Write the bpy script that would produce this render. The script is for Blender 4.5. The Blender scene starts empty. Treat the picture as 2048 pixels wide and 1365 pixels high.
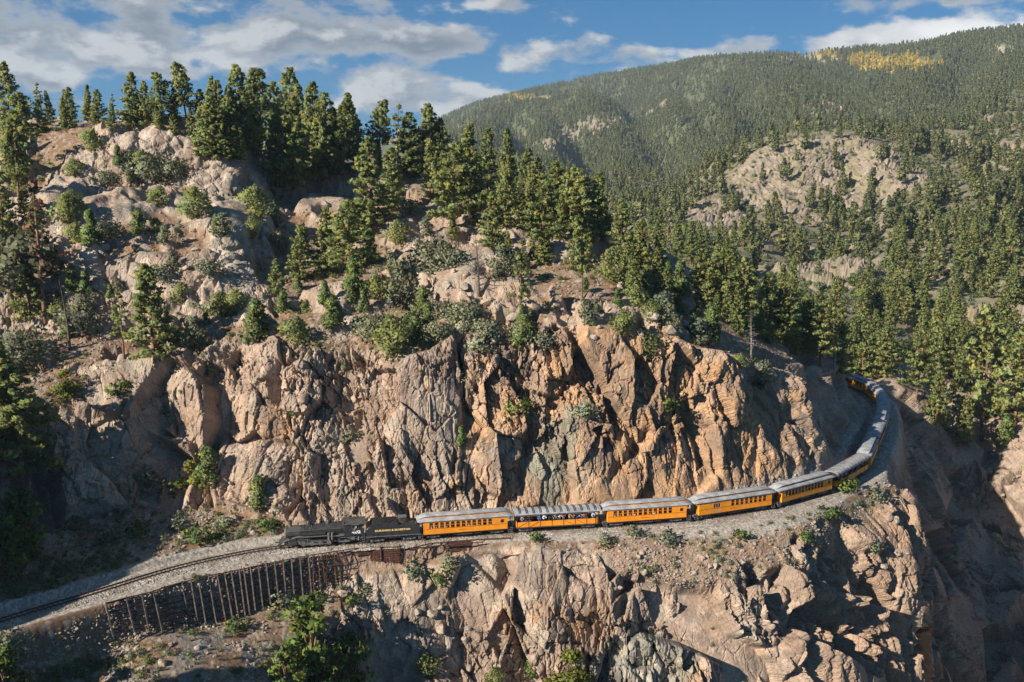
import bpy, bmesh, math, random, time
import numpy as np
from mathutils import Vector, Matrix, Euler, Quaternion

random.seed(11)
T0 = time.time()
scene = bpy.context.scene
COL = scene.collection

# ------------------------------------------------------------------ camera
CAM_H = 53.0
PITCH = math.radians(9.5)
FPX = 35.0 / 36.0 * 2048.0
cam_data = bpy.data.cameras.new('camera')
cam_data.lens = 35.0
cam_data.sensor_width = 36.0
cam_data.clip_start = 0.5
cam_data.clip_end = 40000.0
cam = bpy.data.objects.new('camera', cam_data)
cam.location = (0, 0, CAM_H)
cam.rotation_euler = (math.pi / 2 - PITCH, 0, 0)
COL.objects.link(cam)
scene.camera = cam

# ------------------------------------------------------------------ light
SUN_AZ = math.radians(38.0)      # light travels this far round from +x towards +y
SUN_EL = math.radians(27.5)
sun_travel = Vector((math.cos(SUN_AZ) * math.cos(SUN_EL), math.sin(SUN_AZ) * math.cos(SUN_EL), -math.sin(SUN_EL)))
sd = bpy.data.lights.new('sun', 'SUN')
sd.energy = 5.0
sd.angle = math.radians(0.5)
sd.color = (1.0, 0.90, 0.76)
sun = bpy.data.objects.new('sun', sd)
sun.rotation_euler = sun_travel.to_track_quat('-Z', 'Y').to_euler()
sun.location = (-100, -80, 200)
COL.objects.link(sun)

scene.view_settings.view_transform = 'Standard'
scene.view_settings.look = 'None'
scene.view_settings.gamma = 1.0
scene.view_settings.use_curve_mapping = False
scene.view_settings.exposure = 0.98
scene.render.engine = 'CYCLES'
scene.cycles.max_bounces = 5
scene.cycles.diffuse_bounces = 3
scene.cycles.glossy_bounces = 2
scene.cycles.transmission_bounces = 3
scene.cycles.transparent_max_bounces = 6
scene.cycles.volume_bounces = 0
scene.cycles.use_denoising = True
scene.cycles.use_adaptive_sampling = True

# ------------------------------------------------------------------ node helpers
class NT:
    def __init__(self, tree):
        self.t = tree
    def n(self, kind, **kw):
        nd = self.t.nodes.new(kind)
        ins = kw.pop('ins', {})
        for k, v in kw.items():
            setattr(nd, k, v)
        for k, v in ins.items():
            self.set(nd, k, v)
        return nd
    def set(self, nd, k, v):
        s = nd.inputs[k]
        if hasattr(v, 'links') and hasattr(v, 'is_output'):
            self.t.links.new(v, s)
        elif isinstance(v, bpy.types.Node):
            self.t.links.new(v.outputs[0], s)
        else:
            s.default_value = v
    def math(self, op, a, b=None, c=None, clamp=False):
        nd = self.n('ShaderNodeMath', operation=op, use_clamp=clamp)
        self.set(nd, 0, a)
        if b is not None: self.set(nd, 1, b)
        if c is not None: self.set(nd, 2, c)
        return nd.outputs[0]
    def vmath(self, op, a, b=None, out=0):
        nd = self.n('ShaderNodeVectorMath', operation=op)
        self.set(nd, 0, a)
        if b is not None: self.set(nd, 1, b)
        return nd.outputs[out]
    def mix(self, f, a, b, blend='MIX'):
        nd = self.n('ShaderNodeMix', data_type='RGBA', blend_type=blend)
        self.set(nd, 0, f); self.set(nd, 6, a); self.set(nd, 7, b)
        return nd.outputs[2]
    def ramp(self, f, lo, hi, a=0.0, b=1.0, smooth=True):
        nd = self.n('ShaderNodeMapRange', interpolation_type='SMOOTHSTEP' if smooth else 'LINEAR')
        self.set(nd, 0, f)
        nd.inputs[1].default_value = lo; nd.inputs[2].default_value = hi
        nd.inputs[3].default_value = a; nd.inputs[4].default_value = b
        return nd.outputs[0]
    def noise(self, vec, scale, detail=4, rough=0.55, dist=0.0):
        nd = self.n('ShaderNodeTexNoise')
        self.set(nd, 'Vector', vec)
        nd.inputs['Scale'].default_value = scale
        nd.inputs['Detail'].default_value = detail
        nd.inputs['Roughness'].default_value = rough
        nd.inputs['Distortion'].default_value = dist
        return nd.outputs[0]

# ------------------------------------------------------------------ world: sky with clouds
world = bpy.data.worlds.new('World')
scene.world = world
world.use_nodes = True
wt = world.node_tree
wt.nodes.clear()
W = NT(wt)
tc = W.n('ShaderNodeTexCoord')
dirv = tc.outputs['Generated']
sky = W.n('ShaderNodeTexSky', sky_type='NISHITA')
sky.sun_disc = False
sky.sun_elevation = SUN_EL
# sun stands opposite to its travel direction; Blender's rotation counts clockwise from +Y
sky.sun_rotation = math.atan2(-sun_travel.x, -sun_travel.y)
sky.altitude = 2200
sky.air_density = 1.0
sky.dust_density = 0.3
sky.ozone_density = 2.0
sep = W.n('ShaderNodeSeparateXYZ', ins={0: dirv})
# azimuth and elevation of a viewing direction
azm = W.math('ARCTAN2', sep.outputs[0], sep.outputs[1])
elv = W.math('ARCSINE', sep.outputs[2])
cv = W.n('ShaderNodeCombineXYZ', ins={0: W.math('MULTIPLY', azm, 1.0), 1: W.math('MULTIPLY', elv, 2.0), 2: 0.37})
cvo = cv.outputs[0]
n1 = W.noise(cvo, 13.0, 8, 0.57, 0.08)
n1b = W.noise(W.vmath('ADD', cvo, (-0.012, 0.030, 0.0)), 13.0, 8, 0.57, 0.08)
n2 = W.noise(cvo, 2.1, 2, 0.5)
def sky_xy(px, py):
    u = (px - 1024) / FPX; v = (682.5 - py) / FPX
    d = Vector((u, math.cos(PITCH) + v * math.sin(PITCH), -math.sin(PITCH) + v * math.cos(PITCH))).normalized()
    return math.atan2(d.x, d.y), math.asin(d.z)
bias = None
# cloud banks: px, py, half widths in px, weight
for (px, py, wx, wy, wgt) in [(150, 30, 300, 60, 0.40), (560, 38, 200, 40, 0.34), (330, 90, 380, 40, 0.36), (760, 85, 190, 34, 0.36), (980, 96, 140, 26, 0.42), (0, 110, 220, 70, 0.34), (760, 157, 120, 24, 0.50), (930, 192, 240, 26, 0.50), (1050, 138, 160, 17, 0.40), (350, 150, 160, 14, 0.16),
                              (1120, 18, 140, 18, 0.26), (1010, 14, 60, 14, 0.16), (1250, 108, 130, 20, 0.34), (1985, 66, 190, 36, 0.62), (1640, 92, 170, 26, 0.55), (1780, 62, 90, 16, 0.26),
                              (1860, 2, 230, 17, 0.52), (1360, 55, 180, 50, -0.30), (900, 45, 120, 20, -0.22), (520, 175, 130, 26, -0.22), (650, 120, 60, 14, -0.10), (1500, 40, 120, 30, -0.2)]:
    a0, e0 = sky_xy(px, py)
    sx = wx / FPX; sy = wy / FPX
    dx = W.math('DIVIDE', W.math('SUBTRACT', azm, a0), sx)
    dy = W.math('DIVIDE', W.math('SUBTRACT', elv, e0), sy)
    d2 = W.math('ADD', W.math('MULTIPLY', dx, dx), W.math('MULTIPLY', dy, dy))
    g = W.math('MULTIPLY', W.math('POWER', 2.718, W.math('MULTIPLY', d2, -0.8)), wgt)
    bias = g if bias is None else W.math('ADD', bias, g)
n1c = W.math('MULTIPLY_ADD', n1, 2.6, -0.80)
dens = W.math('ADD', W.math('ADD', n1c, W.math('MULTIPLY', W.math('SUBTRACT', n2, 0.5), 0.2)), W.math('MULTIPLY', bias, 1.0))
cover = W.ramp(dens, 0.62, 0.98)
thick = W.ramp(dens, 0.74, 1.35)
lit = W.ramp(W.math('SUBTRACT', n1, n1b), -0.02, 0.16)
ccol = W.mix(thick, (2.8, 3.0, 3.25, 1), (1.35, 1.62, 1.95, 1))
ccol = W.mix(W.math('MULTIPLY', lit, 0.72), ccol, (5.0, 5.0, 4.95, 1))
# sunny bank over the right ridge
a0, e0 = sky_xy(1990, 62)
dx = W.math('DIVIDE', W.math('SUBTRACT', azm, a0), 0.13)
dy = W.math('DIVIDE', W.math('SUBTRACT', elv, e0), 0.016)
gb = W.math('POWER', 2.718, W.math('MULTIPLY', W.math('ADD', W.math('MULTIPLY', dx, dx), W.math('MULTIPLY', dy, dy)), -0.9))
ccol = W.mix(W.math('MULTIPLY', gb, 0.85), ccol, (7.4, 7.3, 7.1, 1))
skyc = W.mix(1.0, sky.outputs[0], (0.13, 0.34, 0.50, 1), 'MULTIPLY')
skyc = W.mix(0.5, skyc, (0.22, 1.28, 2.75, 1))
final = W.mix(W.math('MULTIPLY', cover, 0.94), skyc, ccol)
bg = W.n('ShaderNodeBackground', ins={0: final, 1: 0.075})
wo = W.n('ShaderNodeOutputWorld', ins={0: bg.outputs[0]})

# ------------------------------------------------------------------ pixel <-> place
CT, ST = math.cos(PITCH), math.sin(PITCH)
def az_slope(px, py):
    u = (px - 1024) / FPX; v = (682.5 - py) / FPX
    D = CT + v * ST
    return u / D, (-ST + v * CT) / D
def at_depth(px, py, Y):
    a, s = az_slope(px, py)
    return Vector((a * Y, Y, CAM_H + s * Y))
def at_height(px, py, z):
    a, s = az_slope(px, py)
    Y = (z - CAM_H) / s
    return Vector((a * Y, Y, z))
def to_pixel(p):
    """place -> picture position, used only to spread detail where it is needed"""
    x, y, z = p[..., 0], p[..., 1], p[..., 2] - CAM_H
    d = y * CT - z * ST
    up = y * ST + z * CT
    return 1024 + FPX * x / d, 682.5 - FPX * up / d

# ------------------------------------------------------------------ numpy noise
def _mix(h):
    h = h ^ (h >> np.uint32(15)); h = h * np.uint32(0x2c1b3c6d)
    h = h ^ (h >> np.uint32(12)); h = h * np.uint32(0x297a2d39)
    return h ^ (h >> np.uint32(15))
def hash3(ix, iy, iz, seed):
    h = ix.astype(np.uint32) * np.uint32(374761393) + iy.astype(np.uint32) * np.uint32(668265263) + iz.astype(np.uint32) * np.uint32(2246822519) + np.uint32((seed * 3266489917) & 0xffffffff)
    return _mix(h)
def u01(h, k=0):
    if k:
        h = _mix(h + np.uint32((k * 2654435761) & 0xffffffff))
    return (h >> np.uint32(8)).astype(np.float32) * np.float32(1 / 16777216.0)
def vnoise(p, seed):
    i = np.floor(p).astype(np.int32)
    f = (p - i).astype(np.float32)
    f = f * f * (3 - 2 * f)
    out = 0
    for cx in (0, 1):
        wx = f[:, 0] if cx else 1 - f[:, 0]
        for cy in (0, 1):
            wy = wx * (f[:, 1] if cy else 1 - f[:, 1])
            for cz in (0, 1):
                w = wy * (f[:, 2] if cz else 1 - f[:, 2])
                out = out + w * u01(hash3(i[:, 0] + cx, i[:, 1] + cy, i[:, 2] + cz, seed))
    return out
def fbm(p, seed, octaves=4, gain=0.5):
    a, s, tot = 1.0, 0.0, 0.0
    for o in range(octaves):
        s = s + a * (vnoise(p * (2.03 ** o) + o * 17.3, seed + o) - 0.5)
        tot += a; a *= gain
    return s / tot * 2
def voro(p, seed, jitter=0.85):
    b = np.floor(p - 0.5).astype(np.int32)
    n = len(p)
    f1 = np.full(n, 9.0, np.float32); f2 = np.full(n, 9.0, np.float32)
    hid = np.zeros(n, np.uint32); vec = np.zeros((n, 3), np.float32)
    for cx in (0, 1):
        for cy in (0, 1):
            for cz in (0, 1):
                ix, iy, iz = b[:, 0] + cx, b[:, 1] + cy, b[:, 2] + cz
                h = hash3(ix, iy, iz, seed)
                v = np.stack([p[:, 0] - (ix + 0.5 + (u01(h, 1) - 0.5) * jitter),
                              p[:, 1] - (iy + 0.5 + (u01(h, 2) - 0.5) * jitter),
                              p[:, 2] - (iz + 0.5 + (u01(h, 3) - 0.5) * jitter)], 1).astype(np.float32)
                d = np.sqrt((v * v).sum(1))
                m = d < f1
                f2 = np.where(m, f1, np.minimum(f2, d))
                f1 = np.where(m, d, f1)
                hid = np.where(m, h, hid)
                vec = np.where(m[:, None], v, vec)
    return f1, f2, hid, vec
def sstep(x, a, b):
    t = np.clip((x - a) / (b - a), 0, 1)
    return t * t * (3 - 2 * t)
def pchip_slopes(x, y):
    """x (K,), y (N,K)"""
    h = np.diff(x); d = np.diff(y, axis=1) / h
    m = np.zeros_like(y)
    w1 = 2 * h[1:] + h[:-1]; w2 = h[1:] + 2 * h[:-1]
    with np.errstate(divide='ignore', invalid='ignore'):
        mm = (w1 + w2) / (w1 / d[:, :-1] + w2 / d[:, 1:])
    m[:, 1:-1] = np.where(d[:, :-1] * d[:, 1:] > 0, mm, 0)
    m[:, 0] = d[:, 0]; m[:, -1] = d[:, -1]
    return m
def pchip(x, y, xq):
    """monotone cubic through (x, y[n]) for every row n"""
    m = pchip_slopes(x, y)
    k = np.clip(np.searchsorted(x, xq, side='right') - 1, 0, len(x) - 2)
    h = (x[k + 1] - x[k]); t = (xq - x[k]) / h
    h00 = (1 + 2 * t) * (1 - t) ** 2; h10 = t * (1 - t) ** 2; h01 = t * t * (3 - 2 * t); h11 = t * t * (t - 1)
    return h00 * y[:, k] + h10 * h * m[:, k] + h01 * y[:, k + 1] + h11 * h * m[:, k + 1]

# ------------------------------------------------------------------ object helpers
def setp(o, label=None, cat=None, group=None, kind=None):
    if label: o['label'] = label
    if cat: o['category'] = cat
    if group: o['group'] = group
    if kind: o['kind'] = kind
    return o
def empty(name, loc=(0, 0, 0), rz=0.0):
    o = bpy.data.objects.new(name, None)
    o.empty_display_size = 0.3
    o.location = loc; o.rotation_euler = (0, 0, rz)
    COL.objects.link(o)
    return o
def mesh_obj(name, me, parent=None):
    o = bpy.data.objects.new(name, me)
    COL.objects.link(o)
    if parent is not None: o.parent = parent
    return o
def np_mesh(name, verts, faces, mats, smooth=False, mat_idx=None):
    """faces: (M,4) or (M,3) int array"""
    me = bpy.data.meshes.new(name)
    verts = np.asarray(verts, np.float32); faces = np.asarray(faces, np.int32)
    me.vertices.add(len(verts)); me.vertices.foreach_set('co', verts.ravel())
    k = faces.shape[1]
    me.loops.add(faces.size); me.loops.foreach_set('vertex_index', faces.ravel())
    me.polygons.add(len(faces))
    me.polygons.foreach_set('loop_start', np.arange(0, faces.size, k, dtype=np.int32))
    me.polygons.foreach_set('loop_total', np.full(len(faces), k, np.int32))
    if mat_idx is not None: me.polygons.foreach_set('material_index', np.asarray(mat_idx, np.int32))
    me.polygons.foreach_set('use_smooth', np.full(len(faces), smooth, bool))
    for m in (mats if isinstance(mats, (list, tuple)) else [mats]): me.materials.append(m)
    me.update(calc_edges=True)
    return me
def add_attr(me, name, arr):
    a = me.attributes.new(name, 'FLOAT_COLOR', 'POINT')
    c = np.ones((len(arr), 4), np.float32); c[:, :3] = arr
    a.data.foreach_set('color', c.ravel())
# ------------------------------------------------------------------ the railway line in plan
track_px = [(0, 1240), (75, 1219), (150, 1198), (225, 1174), (300, 1150), (375, 1129), (450, 1113), (552, 1094), (700, 1086.5), (834, 1078), (1022, 1063), (1110, 1058), (1200, 1053), (1290, 1047.5), (1377, 1041), (1460, 1030), (1541, 1016), (1602, 1002), (1658, 984), (1697, 966), (1727, 945)]
track_pts = [Vector((-84, 46, 0)), Vector((-82.5, 62, 0)), Vector((-78.5, 80, 0)), Vector((-71.5, 97, 0))] + [at_height(px, py, 0) for px, py in track_px]
track_pts += [at_height(px, py, 3.5) for px, py in [(1739, 883), (1750.5, 857), (1763, 832), (1768, 803), (1757, 774), (1716, 751)]]
for p in track_pts: p.z = 0
track_pts += [Vector((83.0, 252, 0)), Vector((74, 262, 0)), Vector((60, 268, 0))]
def catmull(pts, per=40):
    out = []
    P_ = [pts[0] * 2 - pts[1]] + pts + [pts[-1] * 2 - pts[-2]]
    for i in range(1, len(P_) - 2):
        a, b, c, d = P_[i - 1], P_[i], P_[i + 1], P_[i + 2]
        for k in range(per):
            t = k / per
            out.append(0.5 * ((2 * b) + (c - a) * t + (2 * a - 5 * b + 4 * c - d) * t * t + (3 * b - a - 3 * c + d) * t ** 3))
    out.append(pts[-1].copy())
    return out
TR = np.array([p[:] for p in catmull(track_pts)])[:, :2]
for _ in range(3):   # even spacing, then fair the curve
    L_ = np.r_[0, np.cumsum(np.linalg.norm(np.diff(TR, axis=0), axis=1))]
    s_ = np.arange(0, L_[-1], 0.5)
    TR = np.stack([np.interp(s_, L_, TR[:, 0]), np.interp(s_, L_, TR[:, 1])], 1)
    k_ = np.hanning(25); k_ /= k_.sum()
    for ax in (0, 1):
        pad = np.r_[2 * TR[0, ax] - TR[12:0:-1, ax], TR[:, ax], 2 * TR[-1, ax] - TR[-2:-14:-1, ax]]
        TR[:, ax] = np.convolve(pad, k_, 'valid')
TS = np.r_[0, np.cumsum(np.linalg.norm(np.diff(TR, axis=0), axis=1))]
TT = np.gradient(TR, axis=0); TT /= np.linalg.norm(TT, axis=1)[:, None]
TN = np.stack([-TT[:, 1], TT[:, 0]], 1)      # towards the hill
def track_at(s, off=0.0):
    x = np.interp(s, TS, TR[:, 0]); y = np.interp(s, TS, TR[:, 1])
    tx = np.interp(s, TS, TT[:, 0]); ty = np.interp(s, TS, TT[:, 1])
    return Vector((x - ty * off, y + tx * off, 0)), math.atan2(ty, tx)
def track_s(p):
    return float(TS[np.argmin((TR[:, 0] - p[0]) ** 2 + (TR[:, 1] - p[1]) ** 2)])
def track_dist(xy):
    """signed distance to the line, hill side positive, and arc length"""
    n = len(xy); d = np.full(n, 99.0, np.float32); s = np.zeros(n, np.float32)
    lo, hi = TR.min(0) - 25, TR.max(0) + 25
    idx = np.nonzero((xy[:, 0] > lo[0]) & (xy[:, 0] < hi[0]) & (xy[:, 1] > lo[1]) & (xy[:, 1] < hi[1]))[0]
    sub = TR[::2]; sn = TN[::2]; ss = TS[::2]
    for c in range(0, len(idx), 40000):
        ii = idx[c:c + 40000]
        q = xy[ii]
        d2 = (q[:, None, 0] - sub[None, :, 0]) ** 2 + (q[:, None, 1] - sub[None, :, 1]) ** 2
        k = d2.argmin(1)
        sg = ((q - sub[k]) * sn[k]).sum(1)
        d[ii] = np.sqrt(d2[np.arange(len(k)), k]) * np.sign(sg)
        s[ii] = ss[k]
    return d, s

# ------------------------------------------------------------------ the hill, laid out as profiles
# each profile: a column seen at px; entries (picture row, distance) or ('z', distance, height)
Z = 'z'
HILL = [
 (('a', -1.7), [(Z,30,-8),(Z,38,-4),(Z,44,-2),(Z,46,-1),(Z,48,-.3),(Z,51,0),(Z,54,4),(Z,58,14),(Z,65,25),(Z,80,34),(Z,95,42),(Z,115,54),(Z,140,58),(Z,180,58),(Z,220,40)]),
 (('a', -1.1), [(Z,38,-12),(Z,52,-6),(Z,62,-3),(Z,66,-1),(Z,69,-.3),(Z,73,0),(Z,77,3),(Z,82,14),(Z,90,25),(Z,104,34),(Z,125,43),(Z,150,56),(Z,180,60),(Z,230,61),(Z,280,40)]),
 (('a', -.8), [(Z,45,-15),(Z,65,-7),(Z,78,-3),(Z,83,-1),(Z,86,-.4),(Z,90,0),(Z,95,2),(Z,102,16),(Z,112,28),(Z,130,36),(Z,150,42),(Z,175,52),(Z,210,61),(Z,260,62),(Z,310,40)]),
 (('a', -.62), [(Z,50,-20),(Z,75,-10),(Z,88,-6),(Z,95,-3),(Z,99,-.5),(Z,103.5,0),(Z,112,2),(Z,124,13),(Z,140,24),(Z,155,31),(Z,172,41),(Z,192,50),(Z,220,62),(Z,270,63),(Z,330,40)]),
 (0, [(Z,60,-30),(Z,95,-14),(Z,103,-8),(Z,107,-4.5),(Z,109.5,-.6),(Z,113,0),(1110,128),(900,140),(740,153),(640,165),(480,182),(380,202),(262,228),(Z,270,63),(Z,330,40)]),
 (150, [(Z,60,-35),(Z,98,-16),(Z,108,-9.5),(Z,113.5,-6.5),(Z,116,-.4),(Z,119.3,0),(1060,138),(930,144),(740,156),(650,166),(485,179),(390,203),(255,224),(Z,270,64),(Z,330,40)]),
 (300, [(Z,60,-38),(Z,104,-13),(1330,113.5),(1262,120.2),(Z,121.6,-.3),(Z,126.6,0),(1040,142),(900,150),(715,160),(640,168),(485,178),(400,202),(255,222),(Z,270,64),(Z,330,40)]),
 (450, [(Z,62,-42),(Z,106,-13),(1320,117),(1237,126.3),(Z,127.9,-.3),(Z,133.2,0),(1010,148),(880,150.5),(690,158.5),(625,167),(490,179),(410,203),(285,222),(Z,270,62),(Z,330,38)]),
 (520, [(Z,63,-43),(Z,109,-15),(1310,120.5),(1205,129.5),(Z,130.6,-.3),(Z,135.6,0),(1035,145),(880,149.5),(685,157.5),(615,168),(530,183),(430,208),(350,232),(Z,275,58),(Z,335,36)]),
 (600, [(Z,65,-45),(Z,112,-18),(1300,124),(1185,132.3),(Z,133.4,-.3),(Z,137.4,0),(Z,142,.6),(870,149),(680,157),(610,170),(520,190),(430,215),(330,248),(Z,285,55),(Z,340,35)]),
 (720, [(Z,70,-50),(1380,124),(1240,131),(1130,136.2),(Z,136.9,-.3),(Z,139,0),(Z,143.5,.6),(860,149.5),(680,157.5),(600,172),(500,195),(420,220),(335,252),(Z,290,53),(Z,340,33)]),
 (820, [(Z,75,-55),(1390,128),(1230,133),(1118,137.6),(Z,138.4,-.3),(Z,140.2,0),(Z,144.5,.6),(870,149),(690,156.5),(610,172),(510,195),(430,220),(345,253),(Z,290,51),(Z,340,30)]),
 (950, [(Z,78,-60),(1390,131.5),(1220,135.5),(1100,138.6),(Z,139.4,-.3),(Z,142.4,0),(Z,146.5,.6),(850,151),(655,157.5),(570,174),(490,195),(420,220),(360,248),(Z,285,47),(Z,340,28)]),
 (1100, [(Z,80,-62),(1390,131),(1230,135),(1100,138),(Z,141,-.5),(Z,144.5,0),(Z,148.5,.6),(840,153),(650,158.5),(560,174),(500,188),(470,198),(440,212),(Z,260,38),(Z,330,20)]),
 (1250, [(Z,80,-62),(1390,130.5),(1250,133.5),(1150,136.5),(Z,140.5,-.7),(Z,146.2,0),(Z,150,.6),(850,154.5),(670,160),(590,172),(530,184),(500,194),(475,206),(Z,250,32),(Z,320,10)]),
 (1400, [(Z,80,-62),(1390,129.5),(1270,132.5),(1175,136.5),(Z,142.5,-1.1),(Z,149,0),(Z,152.8,.6),(850,157),(700,163),(640,173),(600,183),(580,191),(560,200),(Z,240,20),(Z,310,0)]),
 (1500, [(Z,80,-62),(1390,130),(1280,133),(1160,138.5),(Z,144,-1.3),(Z,152.3,0),(Z,156,.6),(870,160.5),(740,167),(690,175),(660,184),(645,190),(625,198),(Z,235,14),(Z,300,-4)]),
 (1600, [(Z,85,-62),(1390,133),(1250,137),(1130,143),(Z,149,-.7),(Z,157.5,0),(Z,161.5,.8),(900,166),(800,172),(750,180),(720,186),(705,191),(690,198),(Z,230,6),(Z,300,-6)]),
 (1680, [(Z,90,-62),(1390,140),(1250,143.5),(1090,151.5),(Z,158,-.9),(Z,164.5,0),(Z,169,.8),(915,175),(870,182),(820,190),(785,198),(765,206),(750,214),(Z,240,1),(Z,290,-4)]),
 (1715, [(Z,95,-62),(1390,143),(1250,147),(1070,155.5),(Z,163,-.5),(Z,170,0),(Z,176,.4),(Z,184,1.5),(Z,192,2.5),(Z,200,3),(Z,210,3),(Z,220,2.5),(Z,228,1.5),(Z,245,0),(Z,290,-3)]),
 (1745, [(Z,97,-62),(1390,146),(1250,150.5),(1060,158.5),(Z,166,-.4),(Z,176,0),(Z,182,0),(Z,190,.2),(Z,196,.3),(Z,203,.3),(Z,211,.3),(Z,220,.2),(Z,230,.1),(Z,248,-.5),(Z,290,-2)]),
 (1770, [(Z,100,-62),(1390,149),(1250,153.5),(1060,160),(Z,167,-.6),(Z,177,-.4),(Z,186,0),(Z,192,0),(Z,198,0),(Z,205,0),(Z,213,0),(Z,222,0),(Z,232,-.2),(Z,250,-1),(Z,290,-2)]),
 (1788, [(Z,100,-62),(1390,152),(1230,156),(1060,161),(Z,167.5,-1.0),(Z,175,-3),(Z,184,-2.5),(Z,192,-1),(Z,198,-.5),(Z,205,-.2),(Z,213,-.2),(Z,222,-.4),(Z,232,-1),(Z,250,-2),(Z,290,-3)]),
 (1812, [(Z,105,-62),(1390,155),(1200,160),(1080,163),(Z,168,-3),(Z,175,-9),(Z,184,-11),(Z,192,-10),(Z,198,-8.5),(Z,205,-7.5),(Z,213,-6),(Z,222,-4.5),(Z,232,-4),(Z,250,-4),(Z,290,-3)]),
 (1830, [(Z,110,-62),(Z,140,-52),(Z,155,-46),(Z,165,-42),(Z,172,-38),(Z,180,-33),(Z,187,-29),(Z,194,-25),(Z,201,-21.5),(Z,209,-18),(Z,217,-14.5),(Z,226,-11.5),(Z,236,-9),(Z,255,-7),(Z,290,-4)]),
 (1900, [(Z,115,-66),(Z,150,-55),(Z,165,-48),(Z,176,-44),(Z,184,-41),(Z,192,-38.5),(Z,200,-36),(Z,208,-33),(Z,216,-30.5),(Z,223,-27.5),(Z,230,-24),(Z,238,-20),(Z,247,-16),(Z,262,-12),(Z,295,-6)]),
 (1970, [(Z,115,-70),(Z,150,-62),(Z,168,-55),(Z,180,-50),(Z,190,-46),(Z,198,-42),(Z,206,-38.5),(Z,214,-35),(Z,221,-31),(Z,228,-27),(Z,235,-22.5),(Z,243,-18),(Z,252,-14),(Z,266,-11),(Z,300,-6)]),
 (2048, [(Z,115,-66),(Z,150,-58),(Z,168,-52),(Z,180,-47),(Z,190,-43),(Z,198,-39),(Z,206,-35),(Z,213,-31),(Z,220,-27),(Z,227,-23),(Z,234,-18.5),(Z,242,-14.5),(Z,251,-11),(Z,266,-8),(Z,300,-3)]),
 (2250, [(Z,105,-50),(Z,140,-46),(Z,160,-42),(Z,172,-38),(Z,182,-34),(Z,190,-30),(Z,198,-26),(Z,206,-22),(Z,214,-18),(Z,222,-14),(Z,230,-10),(Z,240,-6),(Z,251,-3),(Z,266,0),(Z,300,3)]),
]
HILL.append((('a', .92), [(e[0], e[1] * .9, e[2] + 14) for e in HILL[-1][1]]))
def feature_curves(cols):
    K = len(cols[0][1]); out = []
    for k in range(K):
        rows = []
        for key, ents in cols:
            e = ents[k]
            if e[0] == 'z':
                Y, z = e[1], e[2]
                if isinstance(key, tuple): a = key[1]
                else:
                    # the azimuth of this picture column at that height
                    s = (z - CAM_H) / Y
                    v = (s * CT + ST) / (CT - s * ST)
                    a = ((key - 1024) / FPX) / (CT + v * ST)
            else:
                a, s = az_slope(key, e[0]); Y = e[1]; z = CAM_H + s * Y
            rows.append((a, Y, z))
        rows.sort()
        out.append(np.array(rows))
    return out
def loft(cols, avals, dense=40, smooth=0):
    fc = feature_curves(cols)
    Yk = np.stack([pchip(f[:, 0], f[None, :, 1], avals)[0] for f in fc], 1)
    zk = np.stack([pchip(f[:, 0], f[None, :, 2], avals)[0] for f in fc], 1)
    K = len(fc)
    kn = np.arange(K, dtype=float)
    q = np.linspace(0, K - 1, (K - 1) * dense + 1)
    return q, pchip(kn, Yk, q), pchip(kn, zk, q)
def resample(avals, q, Y, z, NR, near_w=0.12, blur=25):
    X = avals[:, None] * Y
    px, py = to_pixel(np.stack([X, Y, z], -1))
    w = np.abs(np.diff(py, axis=1)) * 0.5 + np.hypot(np.diff(Y, axis=1), np.diff(z, axis=1)) * near_w
    hid = np.maximum.accumulate(-py, axis=1)[:, 1:] > -py[:, 1:] + 30      # rows behind a crest
    w = np.where(hid, w * 0.35, w)
    low = py[:, 1:] > 1480
    w = np.where(low, w * 0.25, w)
    c = np.cumsum(np.c_[np.zeros(len(avals)), w], axis=1)
    c /= c[:, -1:]
    kk = np.hanning(blur + 2)[1:-1]; kk /= kk.sum()
    pad = np.r_[np.repeat(c[:1], blur // 2, 0), c, np.repeat(c[-1:], blur // 2, 0)]
    c = np.stack([np.convolve(pad[:, j], kk, 'valid') for j in range(c.shape[1])], 1)
    t = np.linspace(0, 1, NR)
    Yo = np.empty((len(avals), NR)); zo = np.empty((len(avals), NR)); qo = np.empty((len(avals), NR))
    for i in range(len(avals)):
        Yo[i] = np.interp(t, c[i], Y[i]); zo[i] = np.interp(t, c[i], z[i]); qo[i] = np.interp(t, c[i], q)
    return Yo, zo, qo
def grid_normals(P):
    du = np.gradient(P, axis=0); dv = np.gradient(P, axis=1)
    n = np.cross(du, dv)
    n /= np.linalg.norm(n, axis=-1, keepdims=True) + 1e-9
    return n
def grid_faces(nc, nr):
    i = np.arange(nc - 1)[:, None] * nr + np.arange(nr - 1)[None, :]
    return np.stack([i, i + nr, i + nr + 1, i + 1], -1).reshape(-1, 4)

DETAIL = 1.0
NCF = int(1180 * DETAIL); NRH = int(680 * DETAIL)
avals = np.r_[np.linspace(-1.7, -0.565, int(90 * DETAIL))[:-1], np.linspace(-0.565, 0.60, NCF), np.linspace(0.384, 0.426, 120), np.linspace(0.60, 0.90, 45)]
avals = np.unique(np.round(avals, 6))
NC_ = len(avals)
q, Yd, zd = loft(HILL, avals)
Yh, zh, qh = resample(avals, q, Yd, zd, NRH)
PH = np.stack([avals[:, None] * Yh, Yh, zh], -1)
flat = PH.reshape(-1, 3)
tq = qh.reshape(-1)
apx, apy = to_pixel(flat)
dtr, str_ = track_dist(flat[:, :2])
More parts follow.
